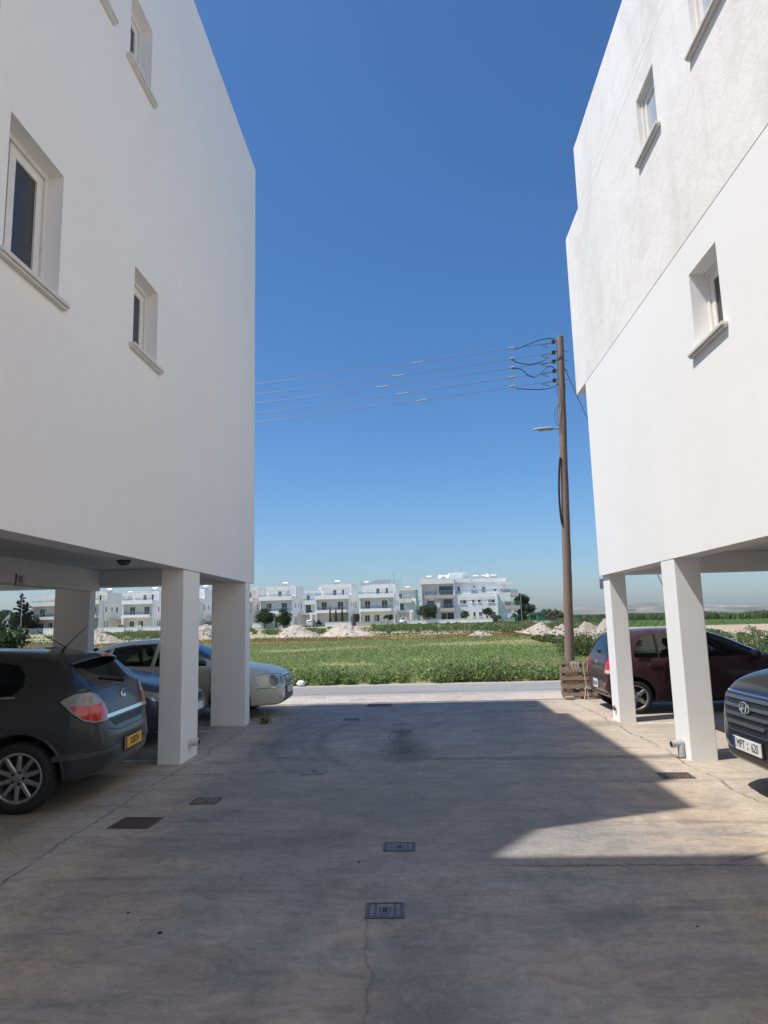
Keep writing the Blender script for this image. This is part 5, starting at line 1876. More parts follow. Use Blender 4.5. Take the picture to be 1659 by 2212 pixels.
# small things lying about
for (x, y, s, rz) in ((-1.46, 4.01, .015, .4), (-1.63, 4.18, .007, 1.2), (-1.75, 4.28, .010, .8), (1.88, 4.0, .013, .2), (1.42, 4.05, .008, 0), (-.47, 5.1, .01, 0)):
    t = tag(MB().ball((0, 0, .4), 1, 7, 0, (1, .6, .4)).build('dead_leaf', 'leaf_dead', smooth=True), 'small dark dead leaf lying on the concrete drive', 'leaf', 'dead leaves on the drive')
    t.location = (x, y, .001)
    t.scale = (s, s, s)
    t.rotation_euler = (0, 0, rz)
mat('grit_grey', (.36, .32, .26), (.24, .22, .19), 40, .9)
rnd = random.Random(11)
P0 = []
chips = [(rnd.gauss(2.9, .12), rnd.uniform(5.5, 13.5), rnd.uniform(.003, .008)) for _ in range(90)] + [(rnd.gauss(-2.75, .15), rnd.uniform(5, 13), rnd.uniform(.003, .008)) for _ in range(90)] + \
        [(rnd.gauss(-.2, .22), rnd.choice((4.08, 4.5, 5.25, 5.62)) + rnd.gauss(0, .05), rnd.uniform(.002, .005)) for _ in range(70)] + [(rnd.uniform(-2.5, 2.5), rnd.uniform(2.6, 14), rnd.uniform(.002, .006)) for _ in range(120)]
mb = MB()
for x, y, s in chips:
    a = rnd.uniform(0, 6)
    c_, s_ = math.cos(a), math.sin(a)
    q = [(1, .1, 0), (-.2, .8, 0), (-.9, -.1, 0), (.1, -.8, 0), (.1, 0, rnd.uniform(.5, .9))]
    mb.add([(x + s * (u * c_ - v * s_), y + s * (u * s_ + v * c_), .0005 + s * w) for u, v, w in q], [(0, 1, 4), (1, 2, 4), (2, 3, 4), (3, 0, 4), (3, 2, 1, 0)])
tag(mb.build('concrete_grit', 'grit_grey'), 'scattered pale grit along the drive edges and around covers', 'grit', kind='stuff')

# a weed in the joint, litter by the field
def leafy(pos, r, n, seed, size, squash=1.0):
    r_ = np.random.default_rng(seed)
    c = r_.normal(size=(n, 3))
    c /= np.linalg.norm(c, axis=1)[:, None] + 1e-9
    c *= (r_.random(n) ** .45)[:, None] * np.array(r)
    d1 = r_.normal(size=(n, 3)); d1 /= np.linalg.norm(d1, axis=1)[:, None]
    d2 = np.cross(d1, r_.normal(size=(n, 3))); d2 /= np.linalg.norm(d2, axis=1)[:, None]
    s = (size * (.6 + .8 * r_.random(n)))[:, None]
    p = c + np.array(pos)
    return np.stack([p - d1 * s, p + d2 * s * .55, p + d1 * s, p - d2 * s * .55], 1)


def stems(n, pos, spread, h, seed, w=.004, lean=.35):
    r_ = np.random.default_rng(seed)
    a = r_.uniform(0, 2 * PI, n)
    rad = spread * np.sqrt(r_.random(n))
    base = np.stack([pos[0] + rad * np.cos(a), pos[1] + rad * np.sin(a), np.full(n, pos[2])], 1)
    hh = h * (.5 + .5 * r_.random(n))
    le = lean * hh
    b = r_.uniform(0, 2 * PI, n)
    top = base + np.stack([le * np.cos(b), le * np.sin(b), hh], 1)
    side = np.stack([-np.sin(b), np.cos(b), np.zeros(n)], 1) * w
    return np.stack([base - side, base + side, top], 1)


t = thing('weed', 'small straggly weed growing from the joint below the cream car nose', 'weed', (-2.62, 11.85, 0))
tri_mesh('stalk', stems(16, (0, 0, 0), .05, .42, 4, .006, .25), 'leaf_weed', t)
tri_mesh('foliage', leafy((0, 0, .05), (.14, .12, .05), 60, 5, .03), 'leaf_weed', t, 4)
t = thing('litter_bag', 'crumpled white bag lying at the field edge by the road', 'litter', (-3.15, 18.55, .0))
rnd = random.Random(8)
o = MB().ball((0, 0, .06), .095, 12, 0, (1.15, .8, .75)).build('bag', 'litter_white', t, smooth=True)
for v in o.data.vertices:
    v.co *= 1 + rnd.uniform(-.22, .22)


# ------------------------------------------------------------------ villas across the field
HY = 150.0


def opening(root, x0, x1, z0, z1, y, pane='window_dark', frame='frame_white', panes=2, out=-1, axis='y', sill=False, sh=None):
    """window or french door set proud of the wall plane by 2 cm: frame > pane"""
    t = .055
    f, p = MB(), MB()

    def bx(m, a, b, d0, d1, c, d):
        lo, hi = sorted((y + out * d0, y + out * d1))
        if axis == 'y': m.box(a, b, lo, hi, c, d)
        else: m.box(lo, hi, a, b, c, d)
    bx(f, x0, x1, .0, .06, z1 - t, z1)
    bx(f, x0, x1, .0, .06, z0, z0 + t)
    n = panes
    for i in range(n + 1):
        c = x0 + t / 2 + (x1 - x0 - t) * i / n
        bx(f, c - t / 2, c + t / 2, .0, .055, z0 + t, z1 - t)
    if sill:
        bx(f, x0 - .12, x1 + .12, .0, .12, z0 - .08, z0 - .003)
    o = f.build('door' if (z1 - z0) > 1.9 else 'window', frame, root)
    for i in range(n):
        a = x0 + t + (x1 - x0 - t) * i / n
        b = x0 + (x1 - x0 - t) * (i + 1) / n
        p = MB()
        bx(p, a - .01, b - t * 0 + .0, .005, .02, z0 + t, z1 - t)
        pm = pane if not (sh and i == sh - 1) else 'curtain'
        p.build('pane', pm, o)
    return o


def railing(root, x0, x1, y, z, h=.85, glass=None, ret=0.0, n=6):
    m = MB()
    m.box(x0, x1, y - .03, y + .03, z + h - .05, z + h)
    for i in range(n + 1):
        x = x0 + .03 + (x1 - x0 - .06) * i / n
        m.box(x - .03, x + .03, y - .025, y + .025, z, z + h - .05)
    if ret:
        for x in (x0 + .03, x1 - .03):
            m.box(x - .025, x + .025, y + .035, y + ret, z + h - .05, z + h)
    if not glass:
        for k in (1, 2):
            m.box(x0, x1, y - .008, y + .008, z + h * k / 3 - .01, z + h * k / 3 + .01)
    o = m.build('railing', 'galvanised' if glass else 'frame_white', root)
    if glass:
        g = MB()
        for i in range(n):
            a = x0 + .06 + (x1 - x0 - .12) * i / n
            b = x0 + .0 + (x1 - x0 - .06) * (i + 1) / n
            g.box(a + .02, b - .02, y - .006, y + .006, z + .08, z + h - .09)
        g.build('rail_glass', glass, o)
    return o


def water_tank(root, x, y, z, panel=True, flip=1):
    t = bpy.data.objects.new('water_heater', None)
    COL.objects.link(t)
    t.parent = root
    t.location = (x, y, z)
    m = MB()
    m.lathe([(.001, -.62), (.27, -.62), (.30, -.58), (.30, .58), (.27, .62), (.001, .62)], 16, 'x', 0, (0, 0, .62))
    m.build('tank', 'tank_white', t, smooth=True)
    m = MB()
    for sx in (-.45, .45):
        m.bar((sx, .1, 0), (sx, 0, .4), .05, .05).bar((sx, -.3, 0), (sx, -.05, .4), .05, .05)
    m.build('stand', 'galvanised', t)
    if panel:
        m = MB()
        m.bar((0, -1.15, .06), (0, -.28, .50), 1.5, .06)
        m.build('collector', 'solar_tilt', t)


def villa(label, u0, v_base, W_, rz=-5.5, Y=HY, roof_h=8.75, mat_w='villa_white', mirror=False, pergola=True, tank=True, solar=False, ground='door', side=True, carport=True, depth=10.5, low=0.0, blue_door=False, lower_wall=True, grey_ground=False, detail=True, stain=None, tank_x=.45):
    p = at(u0, v_base, Y)
    root = thing('villa', label, 'house', (p.x, Y, p.z), R(rz), 'white villas across the field')
    w, D = W_, depth
    f1, f2 = 2.95, 5.70          # floor levels
    r1, r2 = 1.6, 2.9            # how far the walls stand back
    m = MB()
    # side walls (fins) up to the terrace
    m.box(0, .22, 0, r1, -.6, f2 + .1)
    m.box(w - .22, w, .35, r1, -.6, f2 + .1)
    # main volume behind
    m.box(0, w, r1 + .002, D, -.6, f2 + .2)
    # balcony slabs with parapets
    m.box(.225, w - .225, .02, r1, f1 - .28, f1 - .02)
    m.box(.225 if detail else .23, w - .55, -.14, .018, f1 - .28, f1 + .36)
    m.box(-.16, w + .06, -.22, .10, f2 - .12, f2 + .72)
    m.box(-.158, .10, .102, D * .8, f2 + .203, f2 + .70)
    m.box(w - .12, w + .058, .102, D * .55, f2 + .203, f2 + .70)
    m.box(.225, w - .225, .102, r1, f2 - .118, f2 + .19)
    # upper storey
    m.box(.35, w - .3, r2 + .8, D - .5, f2 + .203, roof_h - .1)
    m.box(w - .298, w + .02, r2 + .2, D - 1, f2 + .205, roof_h + .02)
    m.box(.33, w - .28, r2 + .25, r2 + .79, roof_h - .42, roof_h + .16)
    m.box(.34, w - .31, r2 + .792, D - .4, roof_h - .098, roof_h + .16)
    m.build('wall', mat_w, root)
    # inner dividing wall and doors
    if grey_ground:
        MB().box(w * .45, w - .225, r1 - .06, r1 - .002, -.3, f1 - .3).build('ground_wall', 'grey_render', root)
    xs = [(.95, 2.15), (w * .62, w * .62 + 1.25)]
    opening(root, xs[0][0], xs[0][1], f1 - .02, f1 + 2.1, r1, sh=1 if stain else None)
    opening(root, xs[1][0], xs[1][1], f1 - .02, f1 + 2.1, r1, pane='window_dark')
    if blue_door:
        MB().box(xs[1][0] + .66, xs[1][1] - .07, r1 - .075, r1 - .058, f1 + .06, f1 + 2.0).build('blue_blind', 'hut_blue', root)
    if ground == 'door':
        opening(root, .9, 2.0, -.2, 1.95, r1)
        opening(root, 2.9, 4.1, -.2, 2.0, r1, sh=1)
    elif ground == 'dark':
        opening(root, w * .40, w * .70, -.2, 2.1, r1, panes=2, frame='plastic_grey')
    else:
        opening(root, w * .55, w * .55 + 1.1, -.2, 2.1, r1 - .06, pane='curtain')
        opening(root, w * .55 + 1.6, w * .55 + 2.8, -.2, 2.1, r1 - .06, pane='curtain')
    opening(root, w * .42, w * .42 + .8, f2 + .2, f2 + 2.0, r2 + .8)
    opening(root, w * .70, w * .70 + .55, f2 + .75, f2 + 2.05, r2 + .8, panes=1)
    opening(root, w * .90 - .3, w * .90 + .0, f1 + 1.75, f1 + 1.95, r1, panes=1, frame='frame_grey')
    # right side: narrow windows
    if side:
        for (y, a, b, c) in ((2.7, .55, f1 + .9, f1 + 2.1), (5.2, .45, f1 + 1.1, f1 + 2.0), (7.2, .7, f1 + .8, f1 + 2.1), (2.4, .35, .35, 2.0), (3.4, .35, .35, 2.0)):
            opening(root, y, y + a, b, c, w, panes=1, out=1, axis='x', frame='frame_grey')
    railing(root, .3, w - .6, -.06, f1 + .36, .62, None if not detail else 'rail_glass', r1 - .1)
    railing(root, -.1, w * .99, -.06, f2 + .72, .42, 'rail_glass' if detail else None)
    if pergola:
        m = MB()
        for x in (.55, w * .47, w * .86):
            m.box(x - .09, x + .09, .52, .70, f2 + .205, roof_h - .38)
        m.box(.3, w * .9, .50, .72, roof_h - .375, roof_h - .18)
        for i in range(9):
            x = .42 + (w * .88 - .42) * i / 8
            m.box(x - .05, x + .05, .22, r2 + .24, roof_h - .17, roof_h - .02)
        m.build('pergola', 'villa_white', root)
    if tank:
        water_tank(root, w * tank_x, D * .5, roof_h + .17)
    if solar:
        m = MB()
        for r in range(2):
            for k in range(4 if r else 5):
                x = w * .22 + r * 1.1 + k * 1.04
                m.bar((x, r2 + .9 + r * 1.25, roof_h + .35 + r * .55), (x, r2 + 2.0 + r * 1.25, roof_h + .86 + r * .55), .98, .05)
        m.build('solar_panel', 'solar_tilt', root)
        m = MB()
        for x0, x1 in ((-.4, .5), (w * .93, w + 1.0)):
            for i in range(5):
                x = x0 + (x1 - x0) * i / 4
                m.box(x - .03, x + .03, r2 + 1.0, r2 + 1.06, roof_h + .1, roof_h + 1.1)
            m.box(x0, x1, r2 + 1.062, r2 + 1.10, roof_h + 1.05, roof_h + 1.1).box(x0, x1, r2 + 1.062, r2 + 1.10, roof_h + .1, roof_h + .16)
        m.build('roof_railing', 'galvanised', root)
        m = MB()
        m.tube([(w * .93, r2 + 2, roof_h + .17), (w * .93, r2 + 2, roof_h + 2.9)], .035, 6).bar((w * .93 - .5, r2 + 2, roof_h + 2.75), (w * .93 + .2, r2 + 2, roof_h + 2.75), .03, .03)
        for k in range(4):
            m.bar((w * .93 - .4 + k * .18, r2 + 1.75, roof_h + 2.75), (w * .93 - .4 + k * .18, r2 + 2.25, roof_h + 2.75), .02, .02)
        m.build('aerial', 'galvanised', root)
    else:
        m = MB()
        m.tube([(w * .38, D * .5, roof_h + .17), (w * .38, D * .5, roof_h + 1.7)], .025, 6).bar((w * .38 - .25, D * .5, roof_h + 1.6), (w * .38 + .25, D * .5, roof_h + 1.6), .03, .03)
        m.build('aerial', 'galvanised', root)
    if carport:
        m = MB()
        cw = 3.1
        m.box(w + .003, w + cw, 4.5, 9.5, 2.35, 2.85)
        m.box(w + cw - .25, w + cw, 4.5, 5.2, -.5, 2.348).box(w + .003, w + cw, 9.2, 9.5, -.5, 2.348)
        m.box(w + .5, w + 1.9, 9.1, 9.198, .9, 2.1)
        m.build('carport', mat_w, root)
    return root


villas = [
    villa('white villa furthest left, beside the dark conifers', 66, 1366.5, 7.1, roof_h=8.0, tank=False, mat_w='villa_cream', carport=False),
    villa('cream sided villa seen left of the near columns, round dish on its roof', 147, 1362.5, 7.0, roof_h=8.1, mat_w='villa_cream', tank_x=.93, ground='dark', grey_ground=True),
    villa('white villa with slatted pergola seen between the shaded columns', 263, 1362, 6.9, roof_h=8.3, mat_w='villa_white', tank_x=.72),
    villa('white villa mostly hidden behind the near shaded column', 361, 1359, 7.1, roof_h=8.4, tank_x=.93, pergola=False),
    villa('white villa mostly hidden behind the corner column', 478, 1358, 7.0, roof_h=8.6, mat_w='villa_cream', tank=False),
    villa('white villa behind two round trees, one door with a blue blind', 561, 1354.5, 7.15, roof_h=8.65, ground='dark', blue_door=True, mat_w='villa_white', tank_x=.60, stain=1),
    villa('white villa with grey ground floor behind three slim cypresses', 682, 1352, 7.3, roof_h=8.75, ground='curtain', grey_ground=True, tank_x=.52),
    villa('white villa with tilted solar panels along its roof', 777, 1349, 7.5, roof_h=8.35, solar=True, ground='door', tank_x=.10),
]


def back_house(label, u0, v_base, W_, Y, hgt, mat_w, storeys=2, rz=-5.5, win=2):
    p = at(u0, v_base, Y)
    root = thing('villa', label, 'house', (p.x, Y, p.z), R(rz), 'white villas across the field')
    w = W_
    m = MB()
    m.box(0, w, 1.2, 9, -.6, hgt * .66)
    m.box(w * .12, w * .96, 2.2, 8.6, hgt * .66 + .003, hgt)
    m.box(-.1, w * .8, .2, 1.198, hgt * .60, hgt * .66 + .55)
    m.box(w * .06, w * 1.0, 1.7, 2.198, hgt - .30, hgt + .12)
    m.box(0, w * .75, .3, 1.198, hgt * .30, hgt * .30 + .7)
    m.build('wall', mat_w, root)
    for k in range(win):
        x = w * (.12 + .42 * k)
        opening(root, x, x + 1.3, hgt * .34, hgt * .34 + 2.1, 1.2)
        opening(root, x, x + .8, hgt * .68, hgt * .68 + 1.7, 2.2)
        opening(root, x, x + 1.0, .3, 2.0, 1.2, sh=1)
    opening(root, 4, 4.7, hgt * .4, hgt * .4 + 1.2, w, panes=1, out=1, axis='x', frame='frame_grey')
    railing(root, 0, w * .78, .3, hgt * .66 + .55, .45, 'rail_glass')
    water_tank(root, w * .5, 5, hgt)
    return root


back_house('plain white house set back between the cypress villa and the two round trees', 650, 1350, 8.5, 176, 8.4, 'villa_white')
back_house('grey sided house set back right of the solar panel villa', 856, 1347, 5.2, 180, 8.7, 'villa_cream', win=1)
back_house('low white house set back left of the apartment block', 874, 1346, 6.2, 205, 8.0, 'villa_white', win=1)
back_house('white house set back between the two shaded columns', 440, 1353, 5, 185, 9.0, 'villa_white', win=1)
back_house('white house set back left of the slatted pergola villa', 236, 1356, 6, 180, 8.6, 'villa_white', win=1)
back_house('white house set back right of the cream sided villa', 335, 1355, 6, 182, 8.8, 'villa_cream', win=1)
back_house('white house set back behind the corner column', 520, 1352, 6, 190, 9.6, 'villa_cream', win=1)


# garden walls: one run in front of each plot
def gwall(label, u0, u1, v, h, Y=HY - 6, m='villa_white', rz=0, posts=False):
    a, b = at(u0, v, Y), at(u1, v, Y)
    t = thing('garden_wall', label, 'wall', (a.x, Y, min(a.z, b.z)), 0, 'garden walls of the villas')
    L = b.x - a.x
    MB().box(0, L, 0, .2, -.5, h).build('wall', m, t)
    MB().box(-.04, L + .04, -.04, .24, h + .002, h + .06).build('coping', 'villa_white', t)
    if posts:
        mm = MB()
        for x in (L * .30, L * .36):
            mm.box(x, x + .55, -.16, -.002, -.3, h + .35)
        mm.build('meter_pier', 'villa_cream', t)
    return t


gwall('low white wall before the two round trees', 546, 594, 1359.5, 1.35)
gwall('short low white wall right of the two round trees', 599, 626, 1358, 1.30)
gwall('white wall before the three cypresses', 702, 759, 1354, 1.0, posts=False)
gwall('pale stone wall before the solar panel villa', 769, 823, 1353.5, .98, m='stone_wall')
gwall('short pale stone wall right of the grey gate', 832, 848, 1352.5, .98, m='stone_wall')
gwall('long white wall before the big apartment block', 879, 1064, 1347, 1.05, Y=146)
gwall('low wall in shade right of the big apartment block', 1065, 1113, 1345, 1.0, Y=148, m='pipe_grey')
gwall('white wall before the furthest left villa', 92, 140, 1368.5, 1.15)
gwall('grey panelled wall left of the furthest left villa', 42, 88, 1369, 1.0, m='pipe_grey')
gwall('white wall before the slatted pergola villa', 271, 350, 1364.5, 1.1, posts=True)
gwall('white wall with gap before the cream sided villa', 210, 268, 1364.5, .95)
gwall('white wall behind the near shaded column', 356, 470, 1362, 1.1)
for lab, u0, u1, v, h in (('grey metal gate before the solar panel villa', 823.5, 831.5, 1353.5, 1.0), ('grey metal gate left of the silver car', 649, 656, 1356.5, 1.1)):
    a, b = at(u0, v, HY - 6), at(u1, v, HY - 6)
    t = thing('garden_gate', lab, 'gate', (a.x, HY - 6, a.z))
    L = b.x - a.x
    m = MB()
    m.box(0, L, 0, .05, 0, .08).box(0, L, 0, .05, h - .08, h).box(0, .08, 0, .05, .083, h - .083).box(L - .08, L, 0, .05, .083, h - .083)
    m.build('gate_frame', 'galvanised', t)
    MB().box(.083, L - .083, .015, .035, .083, h - .083).build('gate_panel', 'pipe_grey', t)


# ------------------------------------------------------------------ the big apartment block across the field
p = at(910.2, 1340.3, HY)
blk = thing('apartment_building', 'big white apartment block across the field with six solar tanks on its roof', 'building', (p.x, HY, p.z), R(-1.5))
m = MB()
V = 'villa_white'
m.box(0, .32, 0, 1.6, -.8, 7.65)                      # left fin
m.box(-.06, 7.25, -.10, 1.6, 7.655, 8.82)             # roof band of the left bay
m.box(7.0, 7.35, .2, 1.6, -.8, 7.65)
m.box(0, 7.35, 1.603, 14, -.8, 8.75)
m.box(3.65, 3.95, .25, 1.6, 5.2, 7.65)
m.box(.323, 2.9, .6, 1.6, 1.6, 4.54)                   # first floor wall left of the recess
m.box(2.903, 4.2, .75, 1.6, 1.6, 4.54)
m.box(7.353, 16.4, .45, 14, -.8, 5.45)                 # long middle wall
m.box(16.403, 19.2, 1.1, 14, -.8, 5.45)
m.box(8.2, 16.0, .40, .448, 4.05, 4.9)
m.box(7.353, 11.0, 2.6, 13.5, 5.453, 8.80)             # set-back upper storey
m.box(11.003, 18.6, 3.6, 13.5, 5.453, 8.62)
m.box(11.003, 18.6, 3.2, 3.597, 8.0, 8.75)
m.box(16.9, 20.6, 2.2, 3.19, 7.35, 7.72)               # canopy
m.box(7.4, 11.0, 2.2, 2.597, 8.0, 8.85)
m.box(6.7, 9.4, 5, 8, 8.803, 10.0)                     # lift tower
m.box(6.25, 10.05, 4.6, 8.4, 10.003, 10.22)
m.box(16.0, 16.398, .30, .448, -.6, 5.5)
m.box(7.4, 7.45, 2.5, 2.6, 5.5, 5.6)
m.build('wall', V, blk)
for q in ((.85, 7.05, -.55, .198, 4.55, 5.28), (4.05, 7.15, -.55, .198, 1.75, 2.48), (16.9, 20.9, 1.2, 5, 4.55, 5.15), (17.6, 21.1, .9, 5, 1.9, 2.65)):
    MB().box(*q).build('balcony', 'pink_render', blk)
railing(blk, .9, 7.0, -.45, 5.28, .9, 'rail_glass', n=7)
railing(blk, 4.1, 7.1, -.45, 2.48, .75, 'rail_glass', n=3)
railing(blk, 7.6, 16.2, .52, 5.45, .78, 'rail_glass', n=8)
railing(blk, 16.4, 19.2, 1.15, 5.45, .78, 'rail_glass', n=3)
railing(blk, 17.0, 20.85, 1.3, 5.15, .95, 'rail_glass', n=4)
railing(blk, 17.7, 21.0, 1.0, 2.65, .95, 'rail_glass', n=4)
opening(blk, 4.05, 6.95, 5.25, 7.15, 1.6, 'window_blue', panes=3, frame='plastic_grey')
opening(blk, 1.4, 2.85, 2.85, 4.2, .6, 'window_blue', panes=1, frame='plastic_grey')
opening(blk, 4.9, 6.75, 2.45, 4.35, 1.6, 'window_blue', panes=2, frame='plastic_grey')
opening(blk, 4.35, 5.4, -.4, 1.4, 1.6, 'window_dark', panes=1, frame='plastic_grey')
opening(blk, 5.6, 7.0, -.4, 1.45, 1.6, 'window_dark', panes=2, frame='plastic_grey')
for (a, b, c, d, n_, s_) in ((8.25, 9.7, 3.25, 4.38, 2, 1), (10.9, 11.45, 3.45, 4.40, 1, None), (12.1, 12.8, 3.48, 4.45, 1, None), (14.3, 15.75, 3.35, 4.48, 2, 1), (8.35, 9.2, .2, 1.45, 1, None), (11.05, 11.55, .5, 1.5, 1, None), (12.25, 12.95, .55, 1.52, 2, None), (14.6, 15.8, .5, 1.5, 2, None)):
    opening(blk, a, b, c, d, .45, 'window_dark', panes=n_, sill=True, sh=s_)
opening(blk, 8.0, 8.55, 6.0, 7.05, 2.6, 'window_dark', panes=1)
opening(blk, 11.5, 11.9, 6.8, 7.2, 3.6, 'window_dark', panes=1, frame='frame_grey')
opening(blk, 13.3, 14.1, 5.6, 6.9, 3.6, 'curtain', panes=1, frame='frame_grey')
MB().box(15.65, 16.25, .44, .48, 5.85, 6.25).build('estate_sign', 'window_blue', blk)
m = MB()
m.tube([(17.4, 1.05, 4.6), (17.9, 1.0, 4.0), (18.0, 1.0, 1.0), (18.3, 1.05, .2)], .05, 6)
m.build('drainpipe', 'frame_white', blk)
for x, dish in ((1.9, 0), (5.2, 1), (12.2, 0), (14.1, 1), (16.1, 0)):
    water_tank(blk, x, 4.0 if x < 8 else 5.0, 8.66 if x > 8 else 8.76)
    if dish:
        for dx in ((-.9, .75) if x < 8 else (.55,)):
            m = MB()
            m.m = Matrix.Translation((x + dx, 3.2 if x < 8 else 4.2, 9.4)) @ Matrix.Rotation(R(65), 4, 'X') @ Matrix.Rotation(R(-15), 4, 'Y')
            m.lathe([(.001, -.10), (.25, -.06), (.42, .03), (.43, .03), (.25, -.045), (.001, -.085)], 18, 'z')
            m.build('satellite_dish', 'tank_white', blk, smooth=True)
            MB().tube([(x + dx, 3.35 if x < 8 else 4.35, 8.7), (x + dx, 3.35 if x < 8 else 4.35, 9.4)], .03, 6).build('dish_mast', 'galvanised', blk)
m = MB()
m.tube([(9.0, 6, 10.22), (9.0, 6, 11.9)], .035, 6).bar((7.7, 6, 11.85), (9.05, 6, 11.85), .03, .04)
for k in range(6):
    m.bar((7.8 + k * .2, 5.75, 11.85), (7.8 + k * .2, 6.25, 11.85), .02, .02)
m.build('aerial', 'galvanised', blk)
m = MB()
m.box(9.5, 10.8, 5, 6, 8.803, 9.2)
m.build('roof_box', 'galvanised', blk)


# ------------------------------------------------------------------ street lamps far off
def far_lamp(label, u, vb, vt, Y, side=1, arm=1.1):
    a, b = at(u, vb, Y), at(u, vt, Y)
    t = thing('street_lamp', label, 'lamp', (a.x, Y, a.z), 0, 'street lamps by the villas')
    h = b.z - a.z
    m = MB()
    m.tube([(0, 0, -.3), (0, 0, h * .55), (0, 0, h - .7), (side * .12, 0, h - .30), (side * arm * .45, 0, h - .06), (side * arm * .8, 0, h)], [.085, .07, .055, .05, .045, .04], 8)
    m.build('post', 'lamp_dull' if False else 'galvanised', t, smooth=True)
    m = MB()
    m.bar((side * arm * .72, 0, h + .01), (side * arm * 1.25, 0, h + .10), .22, .10)
    m.build('lamp_head', 'lamp_grey', t, bevel=.02)
    return t


far_lamp('slim grey street lamp beside the villa with two round trees', 650, 1358, 1289, 141, -1, .8)
far_lamp('slim grey street lamp before the villa right of the solar panels', 874, 1351, 1282, 141, 0.25, .5)
far_lamp('street lamp at the right end of the big apartment block', 1128, 1347, 1283, 142, 1, 1.0)
far_lamp('street lamp behind the tree right of the big block', 1142, 1343, 1291, 168, 1, 1.2)
far_lamp('street lamp between the dark conifers and the furthest left villa', 44, 1372, 1283, 138, -1, .8)
far_lamp('street lamp before the cream sided villa with the dish', 222, 1364, 1300, 140, -1, .7)
far_lamp('street lamp seen just right of the near shaded column', 436, 1356, 1298, 140, -1, .8)
t = thing('road_sign', 'small grey sign post right of the big apartment block', 'sign', at(1117.5, 1347, 143), 0)
MB().tube([(0, 0, 0), (0, 0, 2.9)], .045, 6).build('post', 'galvanised', t)
MB().box(-.35, .35, -.06, -.03, 2.6, 3.0).build('sign_plate', 'pipe_grey', t)


# ------------------------------------------------------------------ far cars and other small things
def far_car(label, u, v, Y, rz, m, front=True):
    a = at(u, v, Y)
    K = KY
    c = Car('parked_car', label, 'car', (a.x, Y, a.z), rz, K, XY_, m, (-1.23, 1.23), .30, .19, levels=1)
    for wx in (-1.23, 1.23):
        for sy in (-1, 1):
            mb = MB()
            mb.lathe([(.001, .09), (.20, .09), (.28, .10), (.30, .07), (.30, -.09), (.001, -.09)], 16, 'y', 0, (wx, sy * .745, .30))
            mb.build('wheel', 'rubber', c.root, smooth=True)
    for sy in (-1, 1):
        for w in (wY1, wY2, wY3): c.patch('side_window', w, (0, sy, 0), 'window_dark', .004, .004, 5, 5)
        c.patch('headlight', [(sy * .36, .70), (sy * .62, .74), (sy * .60, .84), (sy * .42, .80)], (1, 0, 0), 'lamp_clear', .01, .02, 3, 4)
        c.patch('tail_light', [(sy * .50, .76), (sy * .66, .76), (sy * .64, 1.0), (sy * .54, 1.0)], (-1, 0, 0), 'lamp_red', .01, .02, 3, 4)
    c.patch('windscreen', fgY[0], (1, 0, 0), 'window_dark', .004, .004, 5, 6)
    c.patch('rear_window', rgY[0], (-1, 0, 0), 'window_dark', .004, .004, 5, 6)
    c.patch('grille', [(-.35, .62), (.35, .62), (.3, .5), (-.3, .5)], (1, 0, 0), 'plastic_black', .006, .006, 3, 4)
    c.patch('number_plate', [(-.25, .52), (.25, .52), (.25, .62), (-.25, .62)], (-1, 0, 0), 'plate_white', .01, .01, 2, 4)
    return c


far_car('small silver car parked tail out by the villa with cypresses', 673, 1354.5, 147, R(82), 'paint_silver')
far_car('small silver car nose out in the carport of the solar panel villa', 872, 1349, 149, R(-95), 'paint_silver')
far_car('dark car under the carport between the shaded columns', 452, 1357, 150, R(-100), 'paint_black')


def hut(label, u, v, Y, w, h, m, rm):
    a = at(u, v, Y)
    t = thing('utility_box', label, 'box', (a.x, Y, a.z), 0, 'green boxes by the apartment block')
    MB().box(-w / 2, w / 2, -w / 2, w / 2, -.2, h * .80).build('cabinet', m, t)
    MB().prism([(-w * .62, h * .803), (w * .62, h * .803), (w * .5, h), (-w * .5, h)], -w * .62, w * .62, 'y').build('roof', rm, t)
    MB().box(-w * .3, w * .3, -w / 2 - .02, -w / 2 - .002, .1, h * .7).build('cabinet_door', 'skip_green' if False else m, t)


hut('green cabinet with pitched lid, left of the two', 1151.5, 1342.5, 120, 1.15, 1.3, 'box_green', 'box_green')
hut('green cabinet with pitched lid, right of the two', 1168.5, 1341, 118, 1.25, 1.5, 'box_green', 'box_green')
a = at(1171, 1345, 116)
t = thing('concrete_slab', 'pale concrete slab below the right green cabinet', 'slab', a)
MB().box(-1.5, 2.2, -.5, .5, -.4, .28).build('slab', 'sill_stone', t)
a = at(1147, 1345.5, 116)
t = thing('brick_heap', 'small heap of orange bricks beside the left green cabinet', 'bricks', a)
m = MB()
rnd = random.Random(2)
for k in range(16):
    m.m = Matrix.Translation((rnd.uniform(-.9, .9), rnd.uniform(-.4, .3), rnd.uniform(.0, .35))) @ Matrix.Rotation(rnd.uniform(0, 3), 4, 'Z')
    m.box(-.25, .25, -.12, .12, -.1, .1)
tag(m.build('bricks', 'brick_orange', t), kind='stuff')
a = at(1194.5, 1342.5, 112)
t = thing('cable_reel', 'dark round reel standing left of the wooden pole', 'reel', (a.x, 112, a.z))
m = MB()
m.lathe([(.62, -.12), (.75, -.12), (.75, .12), (.62, .12), (.62, -.12)], 28, 'y', 0, (0, 0, .7))
m.lathe([(.001, -.2), (.22, -.2), (.22, .2), (.001, .2)], 14, 'y', 0, (0, 0, .7))
for k in range(8):
    b = PI * k / 8
    m.bar((.65 * math.cos(b), 0, .7 + .65 * math.sin(b)), (-.65 * math.cos(b), 0, .7 - .65 * math.sin(b)), .08, .10, up=(0, 1, 0))
